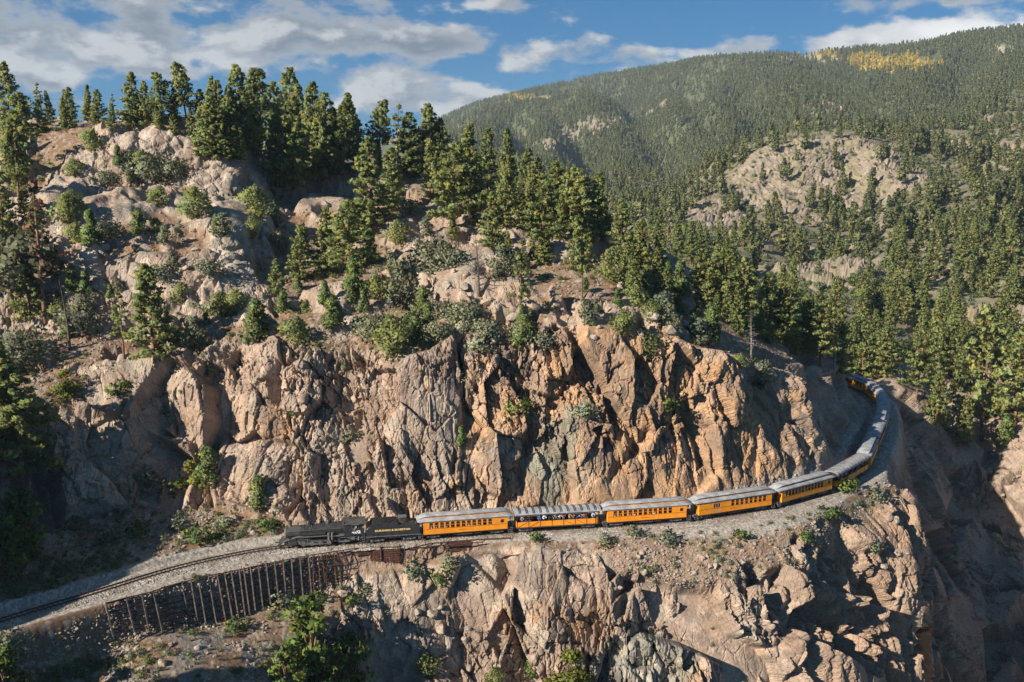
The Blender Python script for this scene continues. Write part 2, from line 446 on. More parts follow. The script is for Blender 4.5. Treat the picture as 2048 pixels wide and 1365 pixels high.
# level shelf for the line
nearw = sstep(apx, 560, 640) * sstep(apx, 1240, 1100)      # the line runs close to the edge here
shelf = np.where(dtr > 0, sstep(dtr, 3.6, 2.7), sstep((-dtr - (3.0 - 1.1 * nearw)) / (2.0 - 1.3 * nearw), 1.0, 0.0))
flat[:, 2] = flat[:, 2] * (1 - shelf) + (-0.25) * shelf
# blur of the macro shape keeps the normals used for pushing blocks calm
PHm = flat.reshape(PH.shape)
Ns = PHm.copy()
for _ in range(6):
    for ax in (0, 1):
        Ns = (np.roll(Ns, 1, ax) + Ns * 2 + np.roll(Ns, -1, ax)) / 4
        if ax == 0: Ns[0] = PHm[0]; Ns[-1] = PHm[-1]
        else: Ns[:, 0] = PHm[:, 0]; Ns[:, -1] = PHm[:, -1]
N = grid_normals(Ns)
N = N.reshape(-1, 3)
N *= np.sign(N[:, 2:3] + 1e-6)
slope = N[:, 2].copy()
p = flat.astype(np.float32)
print('terrain base', len(p), round(time.time() - T0, 1))

warp = np.stack([fbm(p / 11.0, 5, 2), fbm(p / 11.0 + 31, 6, 2), fbm(p / 11.0 + 67, 7, 2)], 1).astype(np.float32)
pw = p + warp * 0.9
nb = fbm(p / 16.0, 21, 4)
nb2 = fbm(p / 5.0, 25, 3)
rock = sstep(0.80 - slope + 0.20 * nb + 0.06 * nb2, 0.0, 0.14)
# the flat ledges and slopes hold outcrops too
outc = sstep(nb + 0.40 * nb2 + 0.26 * sstep(apx, 820, 950) * sstep(apx, 1420, 1320), -0.06, 0.14) * sstep(tq, 7.6, 8.2)
rock = np.maximum(rock, outc * 0.9)
# bare rock under the fence and along the lower cliff top, and the walls of the gorge
rock = np.maximum(rock, sstep(apx + 40 * nb2, 700, 790) * sstep(apx, 1300, 1180) * sstep(tq, 3.9, 3.6) * sstep(nb + .5 * nb2, -.35, -.1))
benchm = sstep(apx + 30 * nb2, 1190, 1260) * sstep(apx, 1690, 1640) * sstep(tq + .12 * nb2, 3.0, 3.15) * sstep(tq, 4.2, 4.0)
rock = rock * (1 - .9 * benchm * sstep(nb2, .45, .25))
rock = np.maximum(rock, sstep(apx, 1815, 1840) * sstep(nb + .5 * nb2, -.5, -.2))
rock = np.maximum(rock, sstep(apx, 1560, 1620) * sstep(tq, 5.95, 6.2) * sstep(tq, 11.6, 10.8) * sstep(apx, 1760, 1735))
# rounded bare granite high on the left
dome = sstep(apx + 55 * nb + 22 * nb2 + 0.05 * (400 - apy), 560, 512) * sstep(tq, 8.5, 9.2) * sstep(tq, 13.4, 12.8)
rock = np.maximum(rock, dome * sstep(nb + 0.3 * nb2, -0.50, -0.22))
keep = np.where(dtr > 0, sstep(dtr, 3.0, 5.5), sstep((-dtr - (4.5 - 2.0 * nearw)) / (3.0 - 1.5 * nearw), 0.0, 1.0))
wallz = sstep(apx, 180, 240) * sstep(apx, 700, 640) * sstep(tq, 2.7, 3.0) * sstep(tq, 4.1, 3.95)
keep = keep * (1 - 0.9 * wallz)
rockm = rock * keep
cliffy = sstep(0.62 - slope, 0.0, 0.2)

def blocks(pp, S, seed, an=(1.0, 1.0, 0.62), rot=0.5, tilt=0.42, off=0.22, crack=0.10, cw=0.10):
    c, s = math.cos(rot), math.sin(rot)
    qx = (pp[:, 0] * c - pp[:, 1] * s) / S * an[0]; qy = (pp[:, 0] * s + pp[:, 1] * c) / S * an[1]
    qz = (pp[:, 2] + 0.42 * pp[:, 0]) / S * an[2]
    f1, f2, h, v = voro(np.stack([qx, qy, qz], 1).astype(np.float32), seed)
    g = np.stack([u01(h, 5) - 0.5, u01(h, 6) - 0.5, u01(h, 7) - 0.5], 1) * 2
    d = (u01(h, 4) - 0.5) * 2 * off + (v * g).sum(1) * tilt
    e = f2 - f1
    d = d - crack * (1 - sstep(e, 0.0, cw))
    return d * S, h, e, f1
dA, hA, eA, _ = blocks(pw, 13.0, 101, (1.0, 1.0, 0.6), 0.4, 0.52, 0.18, 0.03, 0.05)
dB, hB, eB, _ = blocks(pw, 5.2, 102, (1.15, 1.15, 0.50), 0.9, 0.56, 0.22, 0.08, 0.06)
dC, hC, eC, _ = blocks(pw + 0.5 * warp[:, ::-1], 2.3, 103, (1.1, 1.1, 0.48), 0.2, 0.52, 0.24, 0.13, 0.09)
dD, hD, eD, _ = blocks(pw, 0.95, 104, (1.0, 1.0, 0.55), 1.2, 0.5, 0.26, 0.12, 0.14)
dE, hE, eE, _ = blocks(pw, 1.5, 105, (1.5, 1.5, 0.28), 0.6, 0.45, 0.20, 0.14, 0.14)
print('blocks', round(time.time() - T0, 1))
# some faces are massive and smooth, others shattered
massive = sstep(fbm(p / 15.0 + 9, 41, 3), -0.08, 0.26)
def soften(d_, n_):
    g_ = d_.reshape(len(avals), NRH).copy()
    for _ in range(n_):
        g_[1:-1] = (g_[:-2] + 2 * g_[1:-1] + g_[2:]) / 4
        g_[:, 1:-1] = (g_[:, :-2] + 2 * g_[:, 1:-1] + g_[:, 2:]) / 4
    return g_.reshape(-1)
dA = soften(dA, 2)
gorge_k = sstep(apx, 1815, 1840)
D_rock = dA * (1.0 + 0.7 * gorge_k) + dB * (1.0 - 0.30 * massive) + dC * (1.05 - 0.65 * massive) + dD * (1.0 - 0.65 * massive) + dE * (1.0 - 0.7 * massive)
# rounded granite: pillows parted by cracks
fB1, fB2, hR, vR = voro((pw / np.array([17.0, 15.0, 9.0], np.float32)).astype(np.float32), 113)
f1, f2, hP, vP = voro((pw / np.array([7.0, 7.0, 5.5], np.float32)).astype(np.float32), 111)
g1, g2, hQ, vQ = voro((pw / np.array([2.6, 2.6, 2.2], np.float32)).astype(np.float32), 112)
D_dome = 4.5 * (0.4 - fB1 * fB1) + 1.6 * (u01(hR, 3) - 0.5) - 1.2 * (1 - sstep(fB2 - fB1, 0, 0.06)) + 1.5 * (0.45 - f1 * f1) + 0.40 * (0.4 - g1 * g1) - 0.9 * (1 - sstep(f2 - f1, 0, 0.10)) - 0.30 * (1 - sstep(g2 - g1, 0, 0.12)) + dB * 0.30 + dD * 0.16
D_rock = D_rock * (1 - dome * 0.8) + D_dome * dome * 0.8
# large forms: buttresses along the cliff, slots, the overhung alcove and the proud granite
butt = fbm(np.stack([p[:, 0] / 10.0, p[:, 1] / 22.0, p[:, 2] / 34.0], 1).astype(np.float32), 115, 2)
D_rock = D_rock + 3.4 * butt * sstep(tq, 5.9, 6.6) * sstep(tq, 8.6, 7.8)
D_rock = D_rock + 2.0 * dome * sstep(tq, 9.0, 9.6)
D_rock = np.clip(D_rock, -3.8, 5.6)
def slot(x0, y0, x1, y1, w, depth):
    t = np.clip(((apx - x0) * (x1 - x0) + (apy - y0) * (y1 - y0)) / ((x1 - x0) ** 2 + (y1 - y0) ** 2), 0, 1)
    d_ = np.hypot(apx - x0 - t * (x1 - x0), apy - y0 - t * (y1 - y0)) + 7 * nb2
    return -depth * np.exp(-(d_ / w) ** 2)
lowz = sstep(tq, 3.3, 2.9) * sstep(tq, 0.6, 1.0)
cl_z = sstep(tq, 6.1, 6.5) * sstep(tq, 8.2, 7.8)
D_rock = D_rock + lowz * (slot(1000, 1100, 1052, 1310, 13, 3.6) + slot(1610, 1150, 1720, 1310, 16, 3.2) + slot(1265, 1150, 1240, 1230, 9, 2.0) + slot(1650, 1200, 1590, 1365, 11, 1.8))
D_rock = D_rock + cl_z * (slot(330, 840, 400, 900, 34, 4.0) + slot(560, 730, 545, 800, 12, 2.2) + slot(1290, 870, 1220, 960, 12, 2.6) + slot(1380, 820, 1420, 960, 13, 2.4) + slot(960, 760, 930, 860, 12, 2.0) + slot(1055, 880, 1040, 980, 18, 2.6) + slot(640, 930, 660, 1020, 16, 2.2) + slot(1580, 820, 1620, 930, 12, 2.2))
# soil and scree between
h1, h2, hS, _ = voro((p / 0.75).astype(np.float32), 131)
D_soil = 0.35 * nb2 + 0.16 * fbm(p / 1.6, 51, 3) + 0.20 * (0.5 - h1) * sstep(u01(hS, 2), 0.45, 0.8)
amt = np.where(dtr > 0, np.clip(sstep(dtr, 2.7, 9.0), 0, 1), 1.0)
lim = 0.45 + 0.55 * sstep(np.abs(dtr), 4, 12)
rowgap = np.zeros(PHm.shape[:2]); rowgap[:, 1:] = np.linalg.norm(np.diff(PHm, axis=1), axis=2); rowgap = rowgap.reshape(-1)
fl_ = np.maximum(.30 * sstep(apx, 1350, 1420) * sstep(apx, 1815, 1795) * sstep(tq, 5.8, 6.2), np.maximum(sstep(rowgap, .45, .8) * sstep(tq, 7.8, 8.4), sstep(tq, 11.3, 11.9)) * sstep(apx, 1815, 1795))
lim_up = 4.6 - 3.0 * sstep(slope, .45, .72) * (1 - .85 * dome)
D_rock = np.where(D_rock > 0, lim_up * np.tanh(D_rock / lim_up), D_rock)
D_rock = D_rock * (1 - fl_) + soften(D_rock, 4) * fl_
D_rock = D_rock + 1.3 * outc * (1 - cliffy) * sstep(tq, 7.6, 8.6)
rockm = soften(rockm, 3)
# overhanging combs where the grid is coarse are worn back
Dg = (D_rock * rockm).reshape(len(avals), NRH)
csp = np.zeros_like(Dg); csp[1:] = np.linalg.norm(np.diff(PHm, axis=0), axis=2); csp[0] = csp[1]
dc = np.zeros_like(Dg); dc[1:] = np.abs(np.diff(Dg, axis=0)); dr = np.zeros_like(Dg); dr[:, 1:] = np.abs(np.diff(Dg, axis=1))
rsp = rowgap.reshape(Dg.shape)
gg = np.maximum(dc / (csp + .05), 0.7 * dr / (rsp + .12))
thr = (99 - 96.8 * sstep(tq, 7.75, 8.0) * sstep(apx, 1815, 1795)).reshape(Dg.shape)
hd_ = ((apx > 1500) & (apx < 1815) & (tq < 4.1) & (tq > 1.5)).reshape(Dg.shape)
thr = np.where(hd_, 4.2, thr)
cm = (gg > thr).astype(np.float32)
for _ in range(1):
    cm[1:-1] = np.maximum(cm[1:-1], np.maximum(cm[:-2], cm[2:])); cm[:, 1:-1] = np.maximum(cm[:, 1:-1], np.maximum(cm[:, :-2], cm[:, 2:]))
cm = soften(cm.reshape(-1), 2)
D_rock = D_rock * (1 - cm) + soften(D_rock, 3) * cm
D = rockm * D_rock * lim + (1 - rockm) * D_soil * keep
# faces beside the line must not lean into it
D = np.where((dtr > 0) & (dtr < 9), np.minimum(D, np.maximum(dtr - 3.4, 0) * 0.9), D)
# bank behind the crib panels and the fence stays back
cz = sstep(apx, 600, 625) * sstep(apx, 985, 950) * sstep(tq, 2.7, 2.9) * sstep(tq, 4.15, 4.05)
D = D * (1 - cz) + cz * (np.minimum(D, 0) * .4 - .40 + .25 * (u01(hS, 3) - .5))
# rubble behind the posts of the retaining wall
w1, w2, hW, _ = voro((p / np.array([0.62, 0.62, 0.42], np.float32)).astype(np.float32), 141)
D = D * (1 - wallz) + wallz * (0.22 * (0.55 - w1) + 0.16 * (u01(hW, 3) - 0.5))
pd = p + N.astype(np.float32) * D[:, None].astype(np.float32)

# ------------------------------------------------------------------ colour of the ground (what it is made of, not how it is lit)
def mixc(c, d, w): return c * (1 - w[:, None]) + np.asarray(d, np.float32)[None] * w[:, None] if np.ndim(d) == 1 else c * (1 - w[:, None]) + d * w[:, None]
c_soil = np.tile(np.array([0.19, 0.115, 0.072], np.float32), (len(p), 1))
c_soil = mixc(c_soil, np.array([0.235, 0.17, 0.12]), sstep(fbm(p / 3.0 + 5, 61, 3), -0.1, 0.4))
c_soil = mixc(c_soil, np.array([0.30, 0.26, 0.22]), sstep(u01(hS, 2), 0.55, 0.9) * 0.7)
c_soil = mixc(c_soil, np.array([0.17, 0.155, 0.065]), sstep(fbm(p / 6.0 + 15, 62, 4) + 0.5 * fbm(p / 1.3, 69, 2), 0.20, 0.60) * 0.6)
c_rock = np.tile(np.array([0.310, 0.232, 0.180], np.float32), (len(p), 1))
c_rock = mixc(c_rock, np.array([0.315, 0.255, 0.205]), sstep(fbm(p / 9.0 + 3, 63, 3), -0.25, 0.35))
c_rock = mixc(c_rock, np.array([0.35, 0.30, 0.26]), dome * 0.65 * sstep(nb2, -.5, .3))
c_rock = mixc(c_rock, np.array([0.335, 0.235, 0.172]), sstep(u01(hB, 9), 0.5, 1.0) * 0.6)
c_rock = mixc(c_rock, np.array([0.285, 0.25, 0.205]), sstep(u01(hC, 9), 0.6, 1.0) * 0.6)
# iron stain on the blasted cliff over the coaches
ore = np.exp(-(((flat[:, 0] - 26) / 28) ** 2)) * sstep(tq, 5.8, 6.2) * sstep(tq, 8.7, 7.6)
ore = sstep(ore + 0.45 * nb + 0.30 * nb2 + 0.40 * (u01(hC, 8) - 0.5), 0.10, 0.85)
c_rock = mixc(c_rock, np.array([0.37, 0.205, 0.09]), ore * 0.62)
ore2 = sstep(fbm(p / 5.0 + 40, 64, 3), 0.25, 0.55) * cliffy
c_rock = mixc(c_rock, np.array([0.36, 0.21, 0.10]), ore2 * 0.6)
# grey green altered rock in the middle of the cliff
ga, gs = az_slope(1110, 910)
gx = ga * 151.5
grn = np.exp(-((flat[:, 0] - gx) / 6.0) ** 2 - ((flat[:, 2] - 8.5) / 8.0) ** 2) * sstep(tq, 5.9, 6.1) * sstep(tq, 8.2, 7.9)
grn = sstep(grn + 0.55 * nb2 + 0.45 * (u01(hC, 11) - 0.5), 0.25, 0.85)
c_rock = mixc(c_rock, np.array([0.17, 0.18, 0.145]), grn * 0.8)
ga2, _ = az_slope(1290, 1290)
grn2 = np.exp(-((flat[:, 0] - ga2 * 132) / 9.0) ** 2 - ((flat[:, 2] + 15) / 5.0) ** 2) * sstep(tq, 3.5, 3.0)
c_rock = mixc(c_rock, np.array([0.23, 0.235, 0.20]), sstep(grn2 + 0.3 * nb2, 0.4, 0.65) * 0.7)
# black water streaks run down the steep faces
st = fbm(np.stack([p[:, 0] / 0.9, p[:, 1] / 0.9, p[:, 2] / 9.0], 1).astype(np.float32), 65, 3)
stz = fbm(p / 12.0 + 70, 66, 2)
streak = sstep(st, 0.05, 0.35) * sstep(stz, -0.10, 0.25) * cliffy
c_rock = mixc(c_rock, np.array([0.105, 0.09, 0.08]), streak * 0.75)
c_rock *= (0.82 + 0.36 * u01(hD, 9))[:, None] * (0.85 + 0.30 * u01(hC, 10))[:, None]
pat = fbm(np.stack([p[:, 0] / 3.2, p[:, 1] / 3.2, p[:, 2] / 6.5], 1).astype(np.float32), 70, 4) + .35 * (u01(hC, 12) - .5)
c_rock = mixc(c_rock, np.array([0.185, 0.135, 0.105]), sstep(pat, -0.02, 0.34) * 0.60)
# lichen on the upper faces
lich = sstep(fbm(p / 2.0 + 90, 67, 4), 0.0, 0.35) * sstep(slope, 0.45, 0.8)
c_rock = mixc(c_rock, np.array([0.25, 0.23, 0.18]), lich * 0.5)
headl = sstep(apx, 1560, 1700) * sstep(tq, 4.2, 3.8)
c_rock = mixc(c_rock, np.array([0.30, 0.20, 0.135]), headl * 0.65)
gorge = sstep(apx, 1830, 1860)
c_rock = mixc(c_rock, np.array([0.30, 0.225, 0.17]), gorge * 0.6)
col = mixc(c_soil, c_rock, sstep(rockm, 0.3, 0.6))
# scree of broken stone below the line on the right
scr = sstep(apx, 1180, 1300) * sstep(tq, 2.7, 3.1) * sstep(tq, 4.2, 4.0) * sstep(apx, 1700, 1600)
col = mixc(col, np.array([0.25, 0.175, 0.125]) , scr * 0.7 * (1 - rockm))
# gravel spilled beside the line
outw = 4.5 + 2.0 * fbm(np.stack([p[:, 0] / 7, p[:, 1] / 7, p[:, 2] * 0], 1).astype(np.float32), 68, 3) + 3.0 * sstep(apx, 1380, 1560) * sstep(apx, 1700, 1620)
grav = sstep(outw - np.abs(dtr), -0.8, 0.8)
grav = np.where(dtr > 0, sstep(4.4 - dtr, -0.5, 0.6), grav) * sstep(tq, 3.85, 4.0)
gcol = np.array([0.30, 0.27, 0.235], np.float32)[None] * (0.55 + 0.9 * u01(hash3((p[:, 0] * 4).astype(np.int32), (p[:, 1] * 4).astype(np.int32), (p[:, 2] * 4).astype(np.int32), 7)))[:, None]
col = mixc(col, gcol, grav)
wcol = np.array([0.24, 0.165, 0.125], np.float32)[None] * (0.6 + 0.8 * u01(hW, 6))[:, None]
col = mixc(col, wcol, np.maximum(wallz, cz * .8))
# dark blue grey talus at the foot of the wall
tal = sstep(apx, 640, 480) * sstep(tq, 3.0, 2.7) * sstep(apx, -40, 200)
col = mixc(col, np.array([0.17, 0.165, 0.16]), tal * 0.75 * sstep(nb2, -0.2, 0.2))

# ------------------------------------------------------------------ ground material
def ground_material(name, bump_scale, bump, rough=0.93, var=0.22, joints=False):
    m = bpy.data.materials.new(name); m.use_nodes = True
    t = NT(m.node_tree); m.node_tree.nodes.clear()
    at = t.n('ShaderNodeAttribute', attribute_name='Col')
    geo = t.n('ShaderNodeNewGeometry')
    pos = geo.outputs['Position']
    nz = t.noise(pos, bump_scale, 6, 0.65)
    nz2 = t.noise(pos, bump_scale * 5.3, 3, 0.6)
    c = t.mix(1.0, at.outputs['Color'], t.mix(t.ramp(nz, 0.3, 0.7), (1 - var, 1 - var, 1 - var, 1), (1 + var, 1 + var * 0.97, 1 + var * 0.93, 1)), 'MULTIPLY')
    c = t.mix(1.0, c, t.mix(t.ramp(nz2, 0.3, 0.7), (0.88, 0.88, 0.88, 1), (1.12, 1.12, 1.12, 1)), 'MULTIPLY')
    bs = t.n('ShaderNodeBsdfPrincipled')
    t.set(bs, 'Base Color', c); bs.inputs['Roughness'].default_value = rough
    bs.inputs['Specular IOR Level'].default_value = 0.15
    hgt = t.math('ADD', t.math('MULTIPLY', nz, 0.55), t.math('MULTIPLY', nz2, 0.35))
    if joints:
        rk_ = t.n('ShaderNodeAttribute', attribute_name='Rock')
        wv = t.n('ShaderNodeMapping'); t.set(wv, 0, t.vmath('ADD', pos, t.n('ShaderNodeTexNoise', ins={'Vector': pos, 'Scale': 0.5}).outputs['Color'])); wv.inputs['Scale'].default_value = (1, 1, 0.42); wv.inputs['Rotation'].default_value = (0.12, 0.2, 0.3)
        for sc_, k_ in ((0.42, 1.0), (1.3, 0.5)):
            ve = t.n('ShaderNodeTexVoronoi', feature='DISTANCE_TO_EDGE', ins={'Vector': wv.outputs[0]}); ve.inputs['Scale'].default_value = sc_
            hgt = t.math('ADD', hgt, t.math('MULTIPLY', t.math('MULTIPLY', t.ramp(ve.outputs['Distance'], 0.0, 0.05), k_), t.math('MULTIPLY', rk_.outputs['Fac'], t.ramp(t.noise(pos, 0.22, 3, 0.6), 0.42, 0.62))))
    bp = t.n('ShaderNodeBump', ins={'Strength': 0.9, 'Distance': bump, 'Height': hgt})
    t.set(bs, 'Normal', bp.outputs[0])
    t.n('ShaderNodeOutputMaterial', ins={0: bs.outputs[0]})
    return m
mat_ground = ground_material('rock_and_soil', 2.8, 0.16, joints=True)
faces = grid_faces(len(avals), NRH)
me = np_mesh('rocky_hill', pd, faces, mat_ground, smooth=False)
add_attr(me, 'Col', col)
ra_ = me.attributes.new('Rock', 'FLOAT', 'POINT'); ra_.data.foreach_set('value', (sstep(rockm, .35, .7) * (1 - grav)).astype(np.float32))
hill = setp(mesh_obj('rocky_hill', me), 'steep hill of pinkish granite cliffs and ledges above the railway', 'hill', kind='structure')
print('hill', round(time.time() - T0, 1))

# ------------------------------------------------------------------ far slopes across the gorge
FAR = [
 (300, [(Z,240,-40),(Z,320,-30),(Z,420,-20),(Z,560,-10),(Z,760,0),(Z,1000,10),(Z,1500,30),(Z,2200,60),(Z,3200,90),(Z,4200,110),(Z,4650,60)]),
 (700, [(Z,240,-40),(Z,320,-30),(Z,420,-20),(Z,560,-10),(Z,760,0),(Z,1000,10),(Z,1500,30),(Z,2200,60),(Z,3200,100),(Z,4200,140),(Z,4650,100)]),
 (880, [(Z,240,-35),(Z,320,-25),(Z,420,-15),(Z,560,-6),(Z,760,5),(350,1000),(325,1500),(300,2200),(268,3200),(241,4300),(Z,4650,180)]),
 (960, [(Z,240,-32),(Z,320,-22),(Z,420,-12),(Z,560,-4),(Z,760,8),(355,1000),(325,1500),(280,2200),(240,3200),(210,4300),(Z,4650,250)]),
 (1060, [(Z,240,-30),(Z,320,-20),(Z,420,-10),(Z,560,-2),(Z,760,10),(360,1000),(325,1500),(270,2200),(225,3200),(190,4200),(Z,4650,300)]),
 (1200, [(Z,240,-24),(Z,320,-14),(Z,420,-4),(Z,560,4),(430,780),(400,1000),(335,1500),(265,2200),(200,3000),(156,3900),(Z,4650,300)]),
 (1320, [(Z,240,-18),(Z,310,-5),(500,420),(462,540),(430,700),(395,1000),(340,1500),(265,2100),(185,2900),(132,3700),(Z,4650,300)]),
 (1450, [(Z,240,-12),(600,320),(530,430),(460,560),(395,680),(340,770),(300,1400),(240,2000),(170,2600),(121,3300),(Z,4650,300)]),
 (1560, [(Z,240,-10),(650,305),(570,420),(480,550),(385,670),(297,740),(280,1300),(215,1900),(155,2500),(115,3200),(Z,4650,300)]),
 (1680, [(Z,240,-10),(670,305),(570,430),(470,580),(360,690),(264,760),(262,1150),(200,1800),(140,2500),(110,3100),(Z,4650,320)]),
 (1800, [(Z,240,-12),(720,290),(620,380),(520,480),(410,600),(310,720),(262,1000),(195,1600),(140,2300),(108,3050),(Z,4650,320)]),
 (1920, [(Z,245,-24),(830,275),(700,320),(580,400),(450,530),(335,720),(270,960),(190,1600),(125,2300),(90,3000),(Z,4650,350)]),
 (2048, [(Z,245,-22),(815,278),(680,330),(560,400),(430,540),(310,760),(250,1000),(170,1600),(110,2200),(76,2900),(Z,4650,350)]),
 (2300, [(Z,245,-14),(770,280),(640,330),(520,400),(400,540),(290,760),(220,1000),(150,1600),(90,2200),(56,2900),(Z,4650,350)]),
]
FAR.append((2900, list(FAR[-1][1])))
FAR2 = []
for key, ents in FAR:
    e6 = ents[6]; e7 = ents[7]
    def yz(e): return (e[1], e[2]) if e[0] == 'z' else (e[1], CAM_H + az_slope(key, e[0])[1] * e[1])
    (ya, za), (yb, zb_) = yz(e6), yz(e7)
    dip = 70 * math.exp(-((key - 1330) / 210.0) ** 2)
    FAR2.append((key, ents[:7] + [(Z, ya + (yb - ya) * .45, za + (zb_ - za) * .3 - dip)] + ents[7:]))
FAR = FAR2
av2 = np.r_[np.linspace(-0.36, 0.66, 520), np.linspace(0.665, 0.92, 50)]
q2, Y2, z2 = loft(FAR, av2)
Yf, zf, qf = resample(av2, q2, Y2, z2, 420, near_w=0.02)
PF = np.stack([av2[:, None] * Yf, Yf, zf], -1)
ff = PF.reshape(-1, 3).astype(np.float32)
dist = ff[:, 1].copy()
wav = 0.030 * np.clip(dist, 0, 3200)
sc = np.clip(dist, 260, 2600)
qn = np.stack([ff[:, 0] / sc, np.log(dist) , ff[:, 2] * 0], 1).astype(np.float32)
rel = fbm(qn * 9.0, 71, 4)
fold = fbm(qn * np.array([5.0, 3.0, 1.0], np.float32) + 5, 72, 2)
ff[:, 2] += fold * np.clip(dist - 700, 0, 2600) * 0.035 * (1 - 0.75 * sstep(qf.reshape(-1), 8.6, 9.6))
ff[:, 2] += rel * np.clip(dist * 0.022, 0, 34) * sstep(dist, 262, 420) * (1 - 0.6 * sstep(qf.reshape(-1), 9.3, 10.0))
# draws running down the far mountain
cpx_, cpy_ = to_pixel(ff)
for (x0, y0, x1, y1, w_, dp) in [(1655, 100, 1800, 190, 55, 55), (1240, 150, 1340, 300, 42, 60), (1460, 120, 1540, 255, 48, 50), (1120, 190, 1180, 310, 36, 55), (1960, 75, 1900, 190, 50, 40), (1020, 200, 1060, 300, 28, 50), (1350, 130, 1420, 240, 34, 40)]:
    t_ = np.clip(((cpx_ - x0) * (x1 - x0) + (cpy_ - y0) * (y1 - y0)) / ((x1 - x0) ** 2 + (y1 - y0) ** 2), 0, 1)
    d_ = np.hypot(cpx_ - x0 - t_ * (x1 - x0), cpy_ - y0 - t_ * (y1 - y0)) + 14 * rel
    ff[:, 2] -= dp * np.exp(-(d_ / w_) ** 2) * sstep(dist, 900, 1500) * sstep(cpy_ - y0, 0, 40)
# bare rock knolls: picture column, distance, half width, half depth, height
KNOLLS = [(1680, 695, 56, 85, 0.0), (1540, 680, 30, 70, 0.0), (1440, 620, 20, 50, 2.0), (1800, 690, 24, 45, 0.0), (1650, 428, 26, 20, 6.0), (1745, 425, 18, 15, 4.0), (1500, 520, 16, 14, 5.0), (1380, 560, 20, 30, 7.0), (1430, 640, 16, 40, 3.0), (1990, 330, 16, 14, 5.0), (1930, 345, 10, 10, 4.0), (2040, 350, 10, 10, 3.0),
          (1380, 470, 10, 10, 3.0), (2020, 285, 20, 12, 2.0), (1940, 300, 10, 8, 2.0), (1960, 262, 30, 14, 0.0)]
fr = fbm((ff / 14.0).astype(np.float32), 75, 4)
bare = np.zeros(len(ff), np.float32)
for (px, Yk, hw, hd, hh) in KNOLLS:
    a0 = (px - 1024) / FPX
    xk = a0 * Yk
    r2 = ((ff[:, 0] - xk) / hw) ** 2 + ((ff[:, 1] - Yk) / hd) ** 2
    g = np.exp(-r2 * 0.9)
    ff[:, 2] += hh * sstep(g, 0.2, 0.65)
    bare = np.maximum(bare, sstep(g + 0.22 * fr, 0.36, 0.62))
far_rock_n = fbm(np.stack([ff[:, 0] / 90, ff[:, 1] / 160, ff[:, 2] / 60], 1).astype(np.float32), 76, 4)
cl_px, cl_py = to_pixel(ff)
band = np.exp(-((cl_px - 1200) / 200) ** 2 - ((cl_py - (265 - 0.30 * (cl_px - 1150))) / 50) ** 2)
far_rock = np.maximum(sstep(far_rock_n, 0.28, 0.45) * sstep(dist, 350, 700), sstep(band + 0.9 * far_rock_n, 0.55, 0.85) * sstep(dist, 1500, 1900))
far_rock *= 1 - 0.8 * sstep(cl_py, 190, 150)
bare_all = np.maximum(bare, far_rock * 0.9)
NF = grid_normals(PF).reshape(-1, 3); NF *= np.sign(NF[:, 2:3] + 1e-6)
bs_ = np.where(dist < 900, 8.0, 40.0).astype(np.float32)
b1, b2, hb, vb = voro((ff / np.where(dist < 900, 9.0, 45.0)[:, None]).astype(np.float32), 77)
b3, b4, hb2, vb2 = voro((ff / np.where(dist < 900, 3.2, 16.0)[:, None]).astype(np.float32), 78)
kd = np.where(dist < 900, 1.0, 4.5)
gb_ = np.stack([u01(hb, 5) - 0.5, u01(hb, 6) - 0.5, u01(hb, 7) - 0.5], 1)
Df = bare_all * kd * (2.6 * (u01(hb, 4) - 0.5) + 5.0 * (vb * gb_).sum(1) + 1.3 * (u01(hb2, 4) - 0.5) - 0.8 * (1 - sstep(b4 - b3, 0, .15)))
ff += (NF * Df[:, None]).astype(np.float32)
fcol = np.tile(np.array([0.17, 0.15, 0.095], np.float32), (len(ff), 1))
fcol = mixc(fcol, np.array([0.25, 0.215, 0.155]), sstep(fbm(qn * 40, 79, 3), -0.1, 0.4) * 0.7)
fcol = mixc(fcol, np.array([0.075, 0.088, 0.045]), sstep(dist, 900, 1800) * 0.9)
rc = np.array([0.225, 0.185, 0.145], np.float32)[None] * (0.8 + 0.4 * u01(hb2, 9))[:, None]
rc = mixc(rc, np.array([0.33, 0.21, 0.14]), sstep(far_rock_n + fr * 0.4, 0.15, 0.5) * 0.4)
rc = mixc(rc, np.array([0.19, 0.17, 0.10]), sstep(fr + 0.3 * rel, -0.1, 0.3) * 0.65)
fcol = mixc(fcol, rc, sstep(bare_all, 0.3, 0.7) * (1 - 0.25 * sstep(dist, 1500, 3000)))
# autumn aspen ground tint near the top of the ridge
asp = 1.2 * np.exp(-((cl_px - 1790) / 100) ** 2 - ((cl_py - 130) / 20) ** 2) + 0.8 * np.exp(-((cl_px - 1050) / 70) ** 2 - ((cl_py - 200) / 9) ** 2) + 0.6 * np.exp(-((cl_px - 1640) / 60) ** 2 - ((cl_py - 112) / 8) ** 2)
aspm = sstep(asp + 0.45 * fbm(qn * 45, 83, 3), 0.45, 0.7)
pale = sstep(np.exp(-((cl_px - 1620) / 90) ** 2 - ((cl_py - 118) / 9) ** 2) + np.exp(-((cl_px - 1990) / 70) ** 2 - ((cl_py - 100) / 14) ** 2) + 0.4 * fbm(qn * 45, 84, 3), 0.45, 0.8)
fcol = mixc(fcol, np.array([0.30, 0.26, 0.19]), pale * 0.8)
fcol = mixc(fcol, np.array([0.38, 0.28, 0.07]), aspm * 0.7)
mat_far = ground_material('far_slope_ground', 0.12, 1.2, var=0.15)
mef = np_mesh('forested_mountainside', ff, grid_faces(len(av2), 420), mat_far, smooth=False)
add_attr(mef, 'Col', fcol)
mount = setp(mesh_obj('forested_mountainside', mef), 'forested mountainside rising beyond the gorge to a long ridge', 'mountain', kind='structure')
